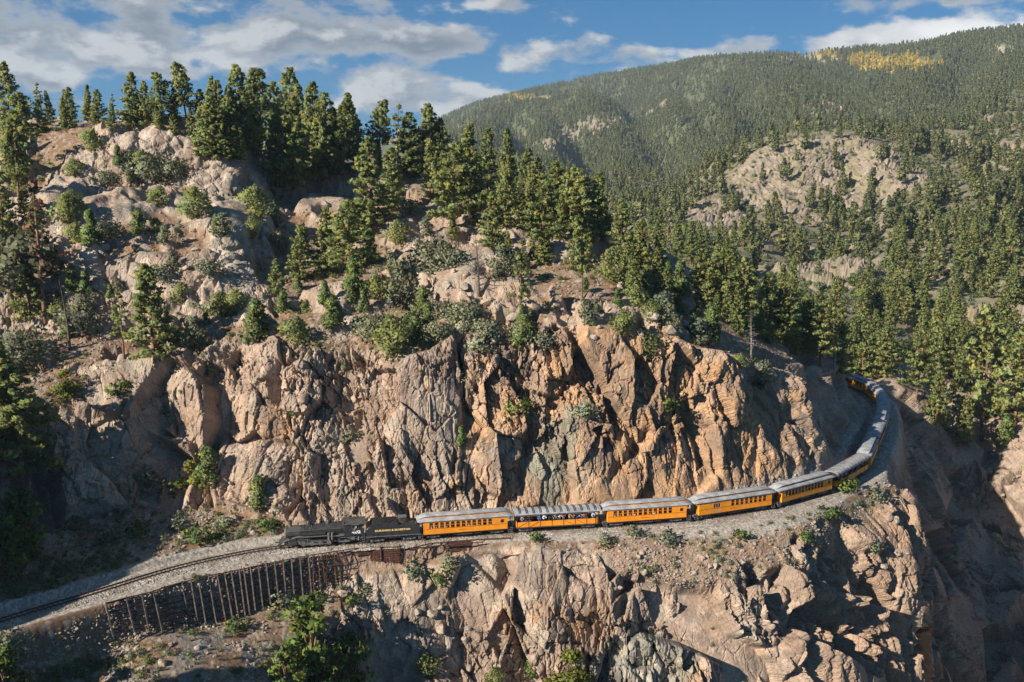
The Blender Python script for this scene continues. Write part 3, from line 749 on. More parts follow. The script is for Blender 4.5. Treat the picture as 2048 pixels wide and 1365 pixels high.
bpy.context.view_layer.update()
CAMV = Vector((0, 0, CAM_H))
def ray_dir(px, py):
    u = (px - 1024) / FPX; v = (682.5 - py) / FPX
    return Vector((u, CT + v * ST, -ST + v * CT)).normalized()
def hit(px, py, objs=None):
    d = ray_dir(px, py); best = None
    for o in (objs or (hill, mount)):
        ok, loc, nor, _ = o.ray_cast(CAMV, d)
        if ok and (best is None or (loc - CAMV).length < (best[0] - CAMV).length): best = (loc.copy(), nor.copy(), o)
    return best
def drop(x, y, objs=None):
    best = None
    for o in (objs or (hill, mount)):
        ok, loc, nor, _ = o.ray_cast(Vector((x, y, 900)), Vector((0, 0, -1)))
        if ok and (best is None or loc.z > best[0].z): best = (loc.copy(), nor.copy(), o)
    return best
print('far', round(time.time() - T0, 1))
# ------------------------------------------------------------------ plant materials
def simple_mat(name, col, rough=0.6, spec=0.3, metal=0.0, noise=0.0, nscale=3.0, bump=0.0, col2=None):
    m = bpy.data.materials.new(name); m.use_nodes = True
    t = NT(m.node_tree); m.node_tree.nodes.clear()
    bs = t.n('ShaderNodeBsdfPrincipled')
    bs.inputs['Roughness'].default_value = rough; bs.inputs['Metallic'].default_value = metal
    bs.inputs['Specular IOR Level'].default_value = spec
    if noise > 0:
        tcn = t.n('ShaderNodeTexCoord')
        nz = t.noise(tcn.outputs['Object'], nscale, 5, 0.6)
        c2 = col2 or tuple(max(0, c * (1 - noise)) for c in col)
        c = t.mix(t.ramp(nz, 0.35, 0.68), tuple(c2) + (1,), tuple(min(1, c * (1 + noise * 0.4)) for c in col) + (1,))
        t.set(bs, 'Base Color', c)
        t.set(bs, 'Roughness', t.ramp(nz, 0.3, 0.7, min(1, rough + 0.12), max(0.05, rough - 0.10)))
        if bump > 0:
            bp = t.n('ShaderNodeBump', ins={'Strength': 0.6, 'Distance': bump, 'Height': nz})
            t.set(bs, 'Normal', bp.outputs[0])
    else:
        bs.inputs['Base Color'].default_value = tuple(col) + (1,)
    t.n('ShaderNodeOutputMaterial', ins={0: bs.outputs[0]})
    return m
def leaf_mat(name, a, b, trans=0.28):
    m = bpy.data.materials.new(name); m.use_nodes = True
    t = NT(m.node_tree); m.node_tree.nodes.clear()
    oi = t.n('ShaderNodeObjectInfo')
    at = t.n('ShaderNodeAttribute', attribute_name='Col')
    c = t.mix(oi.outputs['Random'], tuple(a) + (1,), tuple(b) + (1,))
    c = t.mix(1.0, c, at.outputs['Color'], 'MULTIPLY')
    bs = t.n('ShaderNodeBsdfPrincipled'); t.set(bs, 'Base Color', c)
    bs.inputs['Roughness'].default_value = 0.7; bs.inputs['Specular IOR Level'].default_value = 0.2
    tl = t.n('ShaderNodeBsdfTranslucent'); t.set(tl, 'Color', c)
    mx = t.n('ShaderNodeMixShader', ins={0: trans}); t.set(mx, 1, bs.outputs[0]); t.set(mx, 2, tl.outputs[0])
    t.n('ShaderNodeOutputMaterial', ins={0: mx.outputs[0]})
    return m
M_needle = leaf_mat('pine_needles', (0.215, 0.255, 0.092), (0.305, 0.328, 0.118), 0.50)
M_needle_far = leaf_mat('far_needles', (0.155, 0.185, 0.085), (0.250, 0.262, 0.112), 0.45)
M_juniper = leaf_mat('juniper_scales', (0.17, 0.24, 0.075), (0.20, 0.24, 0.10), 0.40)
M_sage = leaf_mat('grey_green_leaves', (0.20, 0.23, 0.145), (0.24, 0.255, 0.16), 0.36)
M_oak = leaf_mat('oak_leaves', (0.15, 0.19, 0.035), (0.20, 0.20, 0.04), 0.35)
M_oak_green = leaf_mat('green_leaves', (0.10, 0.16, 0.035), (0.15, 0.19, 0.05), 0.35)
M_rust = leaf_mat('dead_needles', (0.19, 0.115, 0.065), (0.16, 0.11, 0.07))
M_aspen = leaf_mat('aspen_leaves', (0.56, 0.46, 0.08), (0.50, 0.36, 0.07), 0.35)
M_bark = simple_mat('ponderosa_bark', (0.22, 0.13, 0.085), 0.9, 0.1, noise=0.5, nscale=2.5)
M_dead = simple_mat('grey_dead_wood', (0.26, 0.235, 0.21), 0.9, 0.1, noise=0.4, nscale=2.0)
M_darkdead = simple_mat('charred_wood', (0.10, 0.085, 0.075), 0.9, 0.1, noise=0.4, nscale=2.0)

RNG = np.random.default_rng(5)
def leaves(centers, radii, per, size, rng, stretch=1.5, flat=0.75, outward=None, up=0.35):
    """clumps of small leaf faces: centers (n,3), radii (n,)"""
    n = len(centers); per = int(per)
    c = np.repeat(centers, per, 0); r = np.repeat(radii, per)
    d = rng.normal(size=(n * per, 3)); d /= np.linalg.norm(d, axis=1)[:, None]
    rad = r * rng.uniform(0.25, 1.0, n * per) ** 0.6
    pos = c + d * rad[:, None] * np.array([1, 1, flat])
    ax = d + rng.normal(size=d.shape) * 0.75 + np.array([0, 0, up]); ax /= np.linalg.norm(ax, axis=1)[:, None]
    bx = np.cross(ax, rng.normal(size=d.shape)); bx /= np.linalg.norm(bx, axis=1)[:, None]
    s = size * rng.uniform(0.6, 1.35, n * per)[:, None]
    h = ax * s * stretch * 0.5; w = bx * s * 0.5
    v = np.stack([pos - h, pos + w * 1.0, pos + h, pos - w * 1.0], 1).reshape(-1, 3)
    f = np.arange(n * per * 4).reshape(-1, 4)
    cl = np.repeat(rng.uniform(0.72, 1.25, n), per) * rng.uniform(0.75, 1.25, n * per)
    hue = np.repeat(rng.normal(0, 0.08, n), per)
    colr = np.stack([cl * (1 + hue), cl, cl * (1 - hue)], 1)
    nrm = d * 0.75 + np.array([0, 0, 0.35]) + rng.normal(size=d.shape) * 0.30
    if outward is not None:
        o_ = c - outward; o_ = o_ / (np.linalg.norm(o_, axis=1)[:, None] + 1e-6); nrm = nrm + o_ * 0.6
    nrm /= np.linalg.norm(nrm, axis=1)[:, None]
    fl = (np.cross(ax, bx) * nrm).sum(1) > 0      # each leaf faces outwards
    f[fl] = f[fl][:, ::-1]
    return v, f, np.repeat(colr, 4, 0), np.repeat(nrm, 4, 0)
def tube(pts, radii, sides=6):
    pts = np.asarray(pts, float); v = []; f = []
    for i, pnt in enumerate(pts):
        t = pts[min(i + 1, len(pts) - 1)] - pts[max(i - 1, 0)]
        t /= np.linalg.norm(t) + 1e-9
        u = np.cross(t, [0.3, 1, 0.1] if abs(t[1]) < 0.9 else [1, 0, 0.1]); u /= np.linalg.norm(u)
        w = np.cross(t, u)
        for k in range(sides):
            a = 2 * math.pi * k / sides
            v.append(pnt + radii[i] * (math.cos(a) * u + math.sin(a) * w))
    for i in range(len(pts) - 1):
        for k in range(sides):
            f.append((i * sides + k, i * sides + (k + 1) % sides, (i + 1) * sides + (k + 1) % sides, (i + 1) * sides + k))
    return np.array(v), np.array(f)
def merge(parts):
    vs = []; fs = []; o = 0
    for v, f in parts:
        vs.append(v); fs.append(np.asarray(f) + o); o += len(v)
    return np.concatenate(vs), np.concatenate(fs)
def soft_normals(me, vn):
    """leaves of a clump shade like the rounded clump they belong to"""
    me.polygons.foreach_set('use_smooth', np.ones(len(me.polygons), bool))
    me.normals_split_custom_set_from_vertices([tuple(q_) for q_ in vn])
class Plant:
    """meshes of one kind of plant, shared by all its copies"""
    def __init__(self, name, wood, crown, wmat, cmat, H):
        self.name = name; self.H = H
        self.wood = np_mesh(name + '_wood', wood[0], wood[1], wmat, smooth=True)
        self.crown = None
        if crown is not None:
            self.crown = np_mesh(name + '_crown', crown[0], crown[1], cmat)
            add_attr(self.crown, 'Col', crown[2])
            soft_normals(self.crown, crown[3])
        self.wv, self.cv_, self.wmat, self.cmat = wood, crown, wmat, cmat
    def joined(self, name, cmat=None):
        wv, wf = self.wv
        if self.cv_ is None: return np_mesh(name, wv, wf, self.wmat)
        cvv, cf, cc, cn = self.cv_
        v, f = merge([(wv, wf), (cvv, cf)])
        me = np_mesh(name, v, f, [self.wmat, cmat or self.cmat], mat_idx=np.r_[np.zeros(len(wf)), np.ones(len(cf))])
        add_attr(me, 'Col', np.r_[np.ones((len(wv), 3)), cc])
        soft_normals(me, np.r_[np.zeros((len(wv), 3)), cn])
        return me
def conifer(name, seed, H=14.0, base=0.28, R=2.9, whorl=0.64, gap=0.34, lean=0.03, leaf=0.34, per=20, power=0.9, cmat=None, clump=0.62, tip=0.08, wmat=None, lowdead=4):
    rng = np.random.default_rng(seed)
    bend = rng.normal(0, lean * H, 2)
    def axis(t): return np.array([bend[0] * t * t, bend[1] * t * t, t * H])
    ts = np.linspace(0, 0.98, 9)
    parts = [tube([axis(t) - np.array([0, 0, 0.6 if t == 0 else 0]) for t in ts], [H * 0.0155 * (1 - t) ** 0.8 + 0.03 for t in ts], 7)]
    cen = []; rad = []
    h = base * H
    while h < H * 0.985:
        t = (h / H - base) / (1 - base)
        L0 = R * (1 - t) ** power * (0.55 + 0.45 * min(1, t * 5 + 0.35)) + tip * R
        nb_ = rng.integers(4, 7)
        a0 = rng.uniform(0, 6.28)
        for k in range(nb_):
            if rng.random() < gap: continue
            a = a0 + k * 6.283 / nb_ + rng.normal(0, 0.25)
            L = L0 * rng.uniform(0.6, 1.2)
            rise = rng.uniform(-0.22, 0.30) + 0.5 * t
            o = axis(h / H)
            e = o + np.array([math.cos(a) * L, math.sin(a) * L, rise * L])
            parts.append(tube([o, (o + e) / 2 + np.array([0, 0, -0.04 * L]), e], [0.055 * (1 - t) + 0.02, 0.035, 0.012], 3))
            m = max(1, int(round(L / (clump * 1.15))))
            for j in range(m):
                f = 1.0 - j / (m + 0.4)
                if f < 0.35 and rng.random() < 0.6: continue
                cen.append(o + (e - o) * f + rng.normal(0, 0.13, 3) * clump)
                rad.append(clump * rng.uniform(0.7, 1.2) * (0.6 + 0.4 * (1 - t)))
        h += whorl * rng.uniform(0.7, 1.3) * (1 - 0.35 * t)
    cen.append(axis(0.985)); rad.append(clump * 0.55)
    for _ in range(lowdead):
        t = rng.uniform(base * 0.45, base); a = rng.uniform(0, 6.28); L = R * rng.uniform(0.3, 0.7)
        o = axis(t); parts.append(tube([o, o + np.array([math.cos(a) * L, math.sin(a) * L, -0.1 * L])], [0.035, 0.01], 3))
    return Plant(name, merge(parts), leaves(np.array(cen), np.array(rad), per, leaf, rng, outward=np.array([0, 0, H * (base + 0.35 * (1 - base))])), wmat or M_bark, cmat or M_needle, H)
def bushy(name, seed, H=3.6, R=1.7, lobes=16, leaf=0.26, per=60, cmat=None, cone=0.0, wmat=None, cl=0.62, stems=4):
    rng = np.random.default_rng(seed)
    cen = []; rad = []
    for _ in range(lobes):
        t = rng.uniform(0.08, 1.0)
        prof = (1 - t) ** 0.75 if cone else math.sqrt(max(0.02, 1 - (1.7 * (t - 0.42)) ** 2))
        a = rng.uniform(0, 6.28); r = R * prof * rng.uniform(0.2, 0.85)
        cen.append((r * math.cos(a), r * math.sin(a), t * H * 0.88)); rad.append(R * cl * (0.55 + 0.45 * prof) * rng.uniform(0.65, 1.1))
    parts = []
    for k in range(stems):
        a = rng.uniform(0, 6.28); q_ = rng.uniform(0.1, 0.5) * R
        parts.append(tube([(0.05 * math.cos(a), 0.05 * math.sin(a), -0.4), (q_ * .4 * math.cos(a), q_ * .4 * math.sin(a), H * .3), (q_ * math.cos(a), q_ * math.sin(a), H * .75)], [H * .022, H * .015, H * .005], 4))
    return Plant(name, merge(parts), leaves(np.array(cen), np.array(rad), per, leaf, rng, stretch=1.3, flat=0.9, outward=np.array([0, 0, H * 0.35])), wmat or M_bark, cmat or M_juniper, H)
def deadtree(name, seed, H=9.0, R=2.4, n=34, mat=None, twigs=3):
    rng = np.random.default_rng(seed)
    b = rng.normal(0, 0.05 * H, 2)
    def axis(t): return np.array([b[0] * t * t, b[1] * t * t, t * H])
    ts = np.linspace(0, 1, 8)
    parts = [tube([axis(t) - np.array([0, 0, 0.5 if t == 0 else 0]) for t in ts], [H * 0.02 * (1 - t) + 0.03 for t in ts], 6)]
    for _ in range(n):
        t = rng.uniform(0.2, 0.97); a = rng.uniform(0, 6.28); L = R * (1.1 - t) * rng.uniform(0.5, 1.3)
        o = axis(t); d = np.array([math.cos(a), math.sin(a), rng.uniform(0.0, 0.8)])
        m = o + d * L * 0.5; e = o + d * L + np.array([0, 0, rng.normal(0, 0.2) * L])
        parts.append(tube([o, m, e], [0.07 * (1.1 - t), 0.045 * (1.1 - t) + 0.01, 0.012], 3))
        for _ in range(twigs):
            s_ = rng.uniform(0.4, 1); q_ = o + (e - o) * s_; dd = rng.normal(size=3); dd /= np.linalg.norm(dd)
            parts.append(tube([q_, q_ + dd * L * 0.35], [0.02, 0.008], 3))
    return Plant(name, merge(parts), None, mat or M_dead, None, H)

PINES = [conifer('ponderosa_a', 1, 14, 0.20, 3.3), conifer('ponderosa_b', 2, 14, 0.08, 3.2, gap=0.28), conifer('ponderosa_c', 3, 14, 0.36, 2.9, gap=0.28, power=0.6),
         conifer('ponderosa_d', 4, 14, 0.06, 3.7, gap=0.26, power=0.9), conifer('ponderosa_e', 6, 14, 0.12, 2.7, gap=0.3, power=1.0), conifer('ponderosa_f', 9, 14, 0.20, 3.9, gap=0.32, power=0.75)]
SPARSE = conifer('sparse_pine', 12, 14, 0.30, 2.1, gap=0.62, clump=0.55, per=15, whorl=0.8, lowdead=14)
SPIRES = [conifer('fir_a', 21, 14, 0.06, 2.0, whorl=0.6, gap=0.15, lean=0.01, power=0.9, clump=0.62, per=22), conifer('fir_b', 22, 14, 0.08, 1.7, whorl=0.65, gap=0.2, lean=0.01, power=0.85, clump=0.6, per=22)]
RUSTY = conifer('rust_pine', 31, 14, 0.30, 2.0, gap=0.72, clump=0.5, per=11, cmat=M_rust, lowdead=22)
CONES = [bushy('juniper_a', 41, 4.2, 1.25, 26, 0.23, 70, M_juniper, 1), bushy('juniper_b', 42, 4.2, 1.45, 26, 0.25, 64, M_juniper, 1)]
ROUNDS = [bushy('pinyon_a', 51, 3.8, 2.1, 22, 0.28, 55, M_needle), bushy('pinyon_b', 52, 3.6, 2.4, 20, 0.28, 52, M_sage), bushy('pinyon_c', 53, 4.0, 1.8, 20, 0.28, 55, M_sage)]
SHRUBS = [bushy('shrub_a', 61, 1.0, 0.75, 9, 0.15, 34, M_sage, stems=3), bushy('shrub_b', 62, 0.9, 0.8, 8, 0.15, 32, M_oak_green, stems=3)]
OAKS = [bushy('oak_a', 71, 6.0, 2.7, 30, 0.33, 46, M_oak, cl=0.42), bushy('oak_b', 72, 6.0, 2.3, 28, 0.33, 46, M_oak_green, cl=0.40)]
DEADS = [deadtree('snag_a', 81), deadtree('snag_b', 82, 9, 2.0, 26), deadtree('snag_c', 83, 9, 3.0, 46, M_darkdead, 4)]
print('plant meshes', round(time.time() - T0, 1))

def plant(kind, loc, h, label, name, cat, group=None, rz=None, lean=(0, 0), wide=1.0):
    e = empty(name, loc)
    s = h / kind.H
    if kind in PINES: wide *= random.uniform(0.82, 1.22); lean = (random.gauss(0, .025), random.gauss(0, .025))
    e.scale = (s * wide, s * wide, s)
    e.rotation_euler = (lean[0], lean[1], random.uniform(0, 6.28) if rz is None else rz)
    setp(e, label, cat, group)
    mesh_obj('trunk' if kind.H > 1.5 else 'stem', kind.wood, e)
    if kind.crown is not None: mesh_obj('crown' if kind.H > 1.5 else 'foliage', kind.crown, e)
    return e
def plant_px(kind, px, base, top, label, name, cat, group=None, objs=None, **kw):
    hh = hit(px, base, objs)
    if hh is None: return None
    loc, nor, o = hh
    d = (loc - CAMV).length
    h = max(0.4, (base - top) * d / FPX / 0.985)
    loc = loc - Vector((0, 0, 0.15))
    return plant(kind, loc, h, label, name, cat, group, **kw)
G_SKY = 'pines along the hilltop'
G_HILL = 'pines on the rocky hillside'
G_BUSH = 'junipers and bushes on the hill ledges'
G_NEAR = 'trees by the gorge'
pn = lambda i: PINES[i % len(PINES)]
TREES = [
 # kind, px, base, top, label, name, category, group
 (pn(0), 22, 262, 146, 'tall full pine at the far end of the hilltop, leftmost on the skyline', 'pine_tree', 'pine tree', G_SKY),
 (pn(2), 52, 330, 205, 'dark pine standing just below the leftmost skyline pine', 'pine_tree', 'pine tree', G_SKY),
 (SPARSE, 78, 252, 178, 'thin dark pine between the leftmost skyline pine and the bare granite top', 'pine_tree', 'pine tree', G_SKY),
 (pn(0), 140, 247, 184, 'lone round topped pine on the granite top, left of two close small ones', 'pine_tree', 'pine tree', G_SKY),
 (pn(4), 176, 246, 196, 'smaller of two close pines behind the granite top', 'pine_tree', 'pine tree', G_SKY),
 (pn(1), 199, 246, 187, 'pointed pine behind the granite top, taller of two close ones', 'pine_tree', 'pine tree', G_SKY),
 (SPARSE, 227, 246, 194, 'scrawny see-through pine in the skyline gap left of the broad pine', 'pine_tree', 'pine tree', G_SKY),
 (pn(3), 266, 255, 157, 'broad full pine at the left end of the dense skyline stand', 'pine_tree', 'pine tree', G_SKY),
 (pn(1), 291, 256, 172, 'mid height pine right beside the broad pine of the skyline stand', 'pine_tree', 'pine tree', G_SKY),
 (pn(2), 326, 258, 157, 'long bare trunked pine with an open crown on the skyline', 'pine_tree', 'pine tree', G_SKY),
 (SPARSE, 352, 262, 185, 'thin pine squeezed between two tall skyline pines', 'pine_tree', 'pine tree', G_SKY),
 (pn(2), 376, 258, 139, 'tallest pine of the hilltop, bare trunked and standing above its neighbours', 'pine_tree', 'pine tree', G_SKY),
 (pn(1), 402, 262, 186, 'shorter pine just right of the tallest skyline pine', 'pine_tree', 'pine tree', G_SKY),
 (pn(4), 423, 268, 163, 'slim pointed pine where the dense hilltop stand begins', 'pine_tree', 'pine tree', G_SKY),
 (pn(3), 443, 278, 172, 'dense pine in the hilltop stand above the big round boulder', 'pine_tree', 'pine tree', G_SKY),
 (pn(0), 463, 288, 181, 'pine with a dipped crown in the middle of the hilltop stand', 'pine_tree', 'pine tree', G_SKY),
 (pn(1), 486, 292, 144, 'tall twin topped looking pine of the hilltop stand, its left top', 'pine_tree', 'pine tree', G_SKY),
 (pn(4), 503, 296, 150, 'tall narrow pine right against the tallest of the hilltop stand', 'pine_tree', 'pine tree', G_SKY),
 (pn(0), 522, 300, 152, 'tall full pine in the hilltop stand, third of three even tops', 'pine_tree', 'pine tree', G_SKY),
 (pn(3), 548, 308, 176, 'lower dense pine in the dip of the hilltop stand', 'pine_tree', 'pine tree', G_SKY),
 (pn(1), 577, 304, 150, 'sharp topped tall pine near the right end of the hilltop stand', 'pine_tree', 'pine tree', G_SKY),
 (pn(4), 602, 326, 180, 'pine just right of the sharp topped one in the hilltop stand', 'pine_tree', 'pine tree', G_SKY),
 (pn(0), 626, 340, 177, 'high pine at the shoulder of the hilltop stand', 'pine_tree', 'pine tree', G_SKY),
 (pn(3), 655, 348, 197, 'broad pine closing the right end of the dense hilltop stand', 'pine_tree', 'pine tree', G_SKY),
 (pn(1), 684, 350, 206, 'last pine of the dense hilltop stand before the sky gap', 'pine_tree', 'pine tree', G_SKY),
 (pn(3), 588, 378, 205, 'big full pine in front of the hilltop stand, beside the shadowed boulder', 'pine_tree', 'pine tree', G_SKY),
 (pn(0), 640, 384, 236, 'big pine in front of the hilltop stand above the dark duff', 'pine_tree', 'pine tree', G_SKY),
 (pn(1), 552, 372, 240, 'pine in the shade behind the big round boulder', 'pine_tree', 'pine tree', G_SKY),
 (pn(4), 709, 322, 194, 'lone slim pine standing free against the sky gap', 'pine_tree', 'pine tree', G_SKY),
 (pn(2), 757, 336, 207, 'slightly leaning open pine free against the sky, right of the lone slim one', 'pine_tree', 'pine tree', G_SKY),
 (SPARSE, 738, 340, 252, 'small thin pine between two free standing skyline pines', 'pine_tree', 'pine tree', G_SKY),
 (SPARSE, 796, 340, 216, 'half dead pine with bare top twigs on the skyline', 'pine_tree', 'pine tree', G_SKY),
 (pn(3), 820, 352, 232, 'broad pale pine under the half dead skyline one', 'pine_tree', 'pine tree', G_SKY),
 (pn(1), 857, 346, 215, 'pointed pine standing before the far blue ridge notch', 'pine_tree', 'pine tree', G_SKY),
 (pn(0), 883, 352, 242, 'pine just right of the pointed one at the far ridge notch', 'pine_tree', 'pine tree', G_SKY),
 (pn(3), 745, 452, 282, 'big open pine alone on the stony slope under the skyline gap', 'pine_tree', 'pine tree', G_HILL),
 (pn(1), 784, 420, 300, 'pine close behind the big open pine on the stony slope', 'pine_tree', 'pine tree', G_HILL),
 (pn(4), 932, 392, 252, 'pointed pine topping the right hand grove, first of three even tops', 'pine_tree', 'pine tree', G_HILL),
 (pn(1), 975, 400, 262, 'pointed pine topping the right hand grove, second of three even tops', 'pine_tree', 'pine tree', G_HILL),
 (pn(4), 1018, 410, 264, 'pointed pine topping the right hand grove, third of three even tops', 'pine_tree', 'pine tree', G_HILL),
 (pn(0), 1050, 424, 300, 'pine at the right side of the hillside grove behind the front pines', 'pine_tree', 'pine tree', G_HILL),
 (pn(3), 1076, 432, 318, 'low dense pine where the hillside grove thins out', 'pine_tree', 'pine tree', G_HILL),
 (pn(1), 868, 402, 282, 'dark pine at the left edge of the hillside grove', 'pine_tree', 'pine tree', G_HILL),
 (pn(5), 908, 472, 296, 'wide bright pine at the front of the hillside grove', 'pine_tree', 'pine tree', G_HILL),
 (pn(0), 946, 450, 310, 'dark pine in the middle of the hillside grove', 'pine_tree', 'pine tree', G_HILL),
 (pn(3), 985, 498, 385, 'short round pine in front of the hillside grove', 'pine_tree', 'pine tree', G_HILL),
 (pn(1), 1008, 455, 335, 'pine behind the short round one in the hillside grove', 'pine_tree', 'pine tree', G_HILL),
 (pn(5), 1082, 507, 366, 'wide bright pine standing at the edge of the pale ledge, right of the grove', 'pine_tree', 'pine tree', G_HILL),
 (pn(3), 1112, 462, 326, 'tall pine behind the wide bright one at the pale ledge', 'pine_tree', 'pine tree', G_HILL),
 (pn(0), 1142, 470, 340, 'dark pine at the hill shoulder, left of the last two', 'pine_tree', 'pine tree', G_HILL),
 (pn(2), 1168, 474, 338, 'open topped pine at the hill shoulder, second last', 'pine_tree', 'pine tree', G_HILL),
 (pn(1), 1193, 478, 348, 'last pine of the hill shoulder before the valley view', 'pine_tree', 'pine tree', G_HILL),
 (SPARSE, 1040, 642, 482, 'tall slender pine rising alone from the cliff edge', 'pine_tree', 'pine tree', G_HILL),
 (pn(2), 1164, 600, 436, 'leaning reddish trunked pine near the cliff top', 'pine_tree', 'pine tree', G_HILL),
 (pn(0), 1246, 528, 402, 'dark pine in the shaded hollow behind the leaning pine', 'pine_tree', 'pine tree', G_HILL),
 (pn(3), 1284, 548, 440, 'dark full pine in the shaded hollow, larger of two', 'pine_tree', 'pine tree', G_HILL),
 (pn(1), 1318, 556, 462, 'dark pine at the lower end of the shaded hollow', 'pine_tree', 'pine tree', G_HILL),
 (pn(5), 700, 566, 408, 'broad dark pine on the boulder slope left of the stony clearing', 'pine_tree', 'pine tree', G_HILL),
 (pn(3), 652, 552, 420, 'pine left of the broad dark one on the boulder slope', 'pine_tree', 'pine tree', G_HILL),
 (pn(1), 600, 560, 450, 'smaller pine on the boulder slope beside the shadowed gully', 'pine_tree', 'pine tree', G_HILL),
 (pn(0), 556, 600, 520, 'low pine at the right foot of the big granite slab', 'pine_tree', 'pine tree', G_HILL),
 (pn(1), 310, 722, 540, 'lone full pine on the ledge below the big granite slab', 'pine_tree', 'pine tree', G_HILL),
 (SPARSE, 248, 716, 590, 'thin nearly bare pine left of the lone full pine', 'pine_tree', 'pine tree', G_HILL),
 (RUSTY, 90, 640, 392, 'tall dying pine with rust brown needles on the left slope', 'dying_pine', 'pine tree', G_HILL),
 (pn(2), 40, 420, 255, 'big pine on the left slope above the dying one', 'pine_tree', 'pine tree', G_HILL),
 (pn(3), 8, 500, 380, 'pine cut by the left picture edge on the upper slope', 'pine_tree', 'pine tree', G_HILL),
 (pn(5), 48, 985, 762, 'big pale pine in the left gully below the cliffs', 'pine_tree', 'pine tree', G_HILL),
 (pn(0), 10, 905, 700, 'dark pine at the left edge behind the big gully pine', 'pine_tree', 'pine tree', G_HILL),
 (pn(3), 60, 640, 520, 'pine at the left, standing below the dying pine', 'pine_tree', 'pine tree', G_HILL),
 (OAKS[1], 50, 1110, 985, 'large leafy tree at the foot of the left gully', 'broadleaf_tree', 'tree', G_HILL),
 (OAKS[1], 8, 1160, 1040, 'dark leafy tree in the shade above the line, cut by the left edge', 'broadleaf_tree', 'tree', G_HILL),
 (DEADS[2], 958, 598, 470, 'dark leafless tree on the stony slope above the cliff', 'dead_tree', 'dead tree', None),
 (DEADS[0], 1502, 716, 636, 'grey leafless tree at the top of the right cliff', 'dead_tree', 'dead tree', None),
 (DEADS[1], 1668, 745, 655, 'bare grey tree before the dark pines above the rear coaches', 'dead_tree', 'dead tree', None),
 (DEADS[2], 140, 700, 570, 'blackened bare tree on the left slope below the dying pine', 'dead_tree', 'dead tree', None),
 # bushes
 (ROUNDS[2], 400, 268, 234, 'round grey green juniper at the foot of the hilltop pines', 'juniper', 'bush', G_BUSH),
 (ROUNDS[0], 182, 300, 262, 'low bush on top of the bare granite', 'juniper', 'bush', G_BUSH),
 (CONES[0], 236, 332, 292, 'small pointed juniper in a crack of the upper granite', 'juniper', 'bush', G_BUSH),
 (ROUNDS[2], 262, 350, 305, 'bush beside the small pointed juniper on the upper granite', 'juniper', 'bush', G_BUSH),
 (ROUNDS[1], 300, 358, 300, 'big grey bush in the middle of the upper granite', 'juniper', 'bush', G_BUSH),
 (ROUNDS[0], 150, 352, 320, 'dark bush on the left side of the upper granite', 'juniper', 'bush', G_BUSH),
 (ROUNDS[0], 316, 412, 374, 'round bush on the ledge between the granite tiers', 'juniper', 'bush', G_BUSH),
 (ROUNDS[0], 394, 434, 376, 'large spreading bush on the ledge between the granite tiers', 'juniper', 'bush', G_BUSH),
 (ROUNDS[0], 508, 430, 374, 'large bush at the right end of the granite ledge', 'juniper', 'bush', G_BUSH),
 (CONES[1], 278, 468, 414, 'upright grey juniper above the big granite slab', 'juniper', 'bush', G_BUSH),
 (CONES[0], 182, 490, 422, 'dark cone shaped juniper at the left end of the big slab', 'juniper', 'bush', G_BUSH),
 (ROUNDS[0], 150, 488, 450, 'low dark bush left of the dark cone juniper', 'juniper', 'bush', G_BUSH),
 (ROUNDS[1], 20, 560, 450, 'big blue grey bush at the left edge', 'juniper', 'bush', G_BUSH),
 (CONES[1], 146, 580, 530, 'pale upright juniper left of the big slab', 'juniper', 'bush', G_BUSH),
 (ROUNDS[1], 325, 560, 520, 'grey bush growing on the big granite slab', 'juniper', 'bush', G_BUSH),
 (ROUNDS[1], 165, 664, 608, 'round bush under the left end of the big slab', 'juniper', 'bush', G_BUSH),
 (ROUNDS[0], 118, 640, 604, 'low bush beside the foot of the dying pine', 'juniper', 'bush', G_BUSH),
 (ROUNDS[2], 390, 702, 634, 'big dark bush right of the lone full pine', 'juniper', 'bush', G_BUSH),
 (CONES[1], 512, 680, 590, 'large conical pinyon at the foot of the shadowed gully', 'juniper', 'bush', G_BUSH),
 (ROUNDS[0], 470, 625, 580, 'bush at the shaded foot of the big slab', 'juniper', 'bush', G_BUSH),
 (ROUNDS[2], 411, 748, 706, 'small bush below the big dark one on the cliff edge', 'juniper', 'bush', G_BUSH),
 (ROUNDS[1], 38, 722, 652, 'big blue grey bush over the shaded left gully', 'juniper', 'bush', G_BUSH),
 (CONES[0], 650, 608, 558, 'bright green juniper cone, upper of the close pair', 'juniper', 'bush', G_BUSH),
 (CONES[1], 666, 656, 584, 'bright green juniper cone, lower of the close pair', 'juniper', 'bush', G_BUSH),
 (CONES[1], 710, 582, 508, 'largest bright green juniper cone, on the boulder slope', 'juniper', 'bush', G_BUSH),
 (CONES[0], 728, 626, 576, 'slim bright green juniper below the largest cone', 'juniper', 'bush', G_BUSH),
 (CONES[0], 740, 525, 455, 'dark juniper cone under the broad dark pine', 'juniper', 'bush', G_BUSH),
 (ROUNDS[2], 802, 618, 522, 'tall blue grey pinyon in the middle of the slope', 'juniper', 'bush', G_BUSH),
 (CONES[1], 846, 628, 564, 'dark cone juniper just right of the tall blue grey pinyon', 'juniper', 'bush', G_BUSH),
 (ROUNDS[1], 884, 632, 592, 'sprawling grey bush between the cone juniper and the round one', 'juniper', 'bush', G_BUSH),
 (ROUNDS[1], 936, 646, 586, 'big round grey green bush at the cliff top', 'juniper', 'bush', G_BUSH),
 (ROUNDS[1], 748, 672, 614, 'grey bush at the brink over the locomotive', 'juniper', 'bush', G_BUSH),
 (ROUNDS[0], 788, 706, 632, 'big dark pinyon at the brink of the cliff', 'juniper', 'bush', G_BUSH),
 (CONES[0], 832, 692, 624, 'upright pinyon at the brink of the cliff, right of the big dark one', 'juniper', 'bush', G_BUSH),
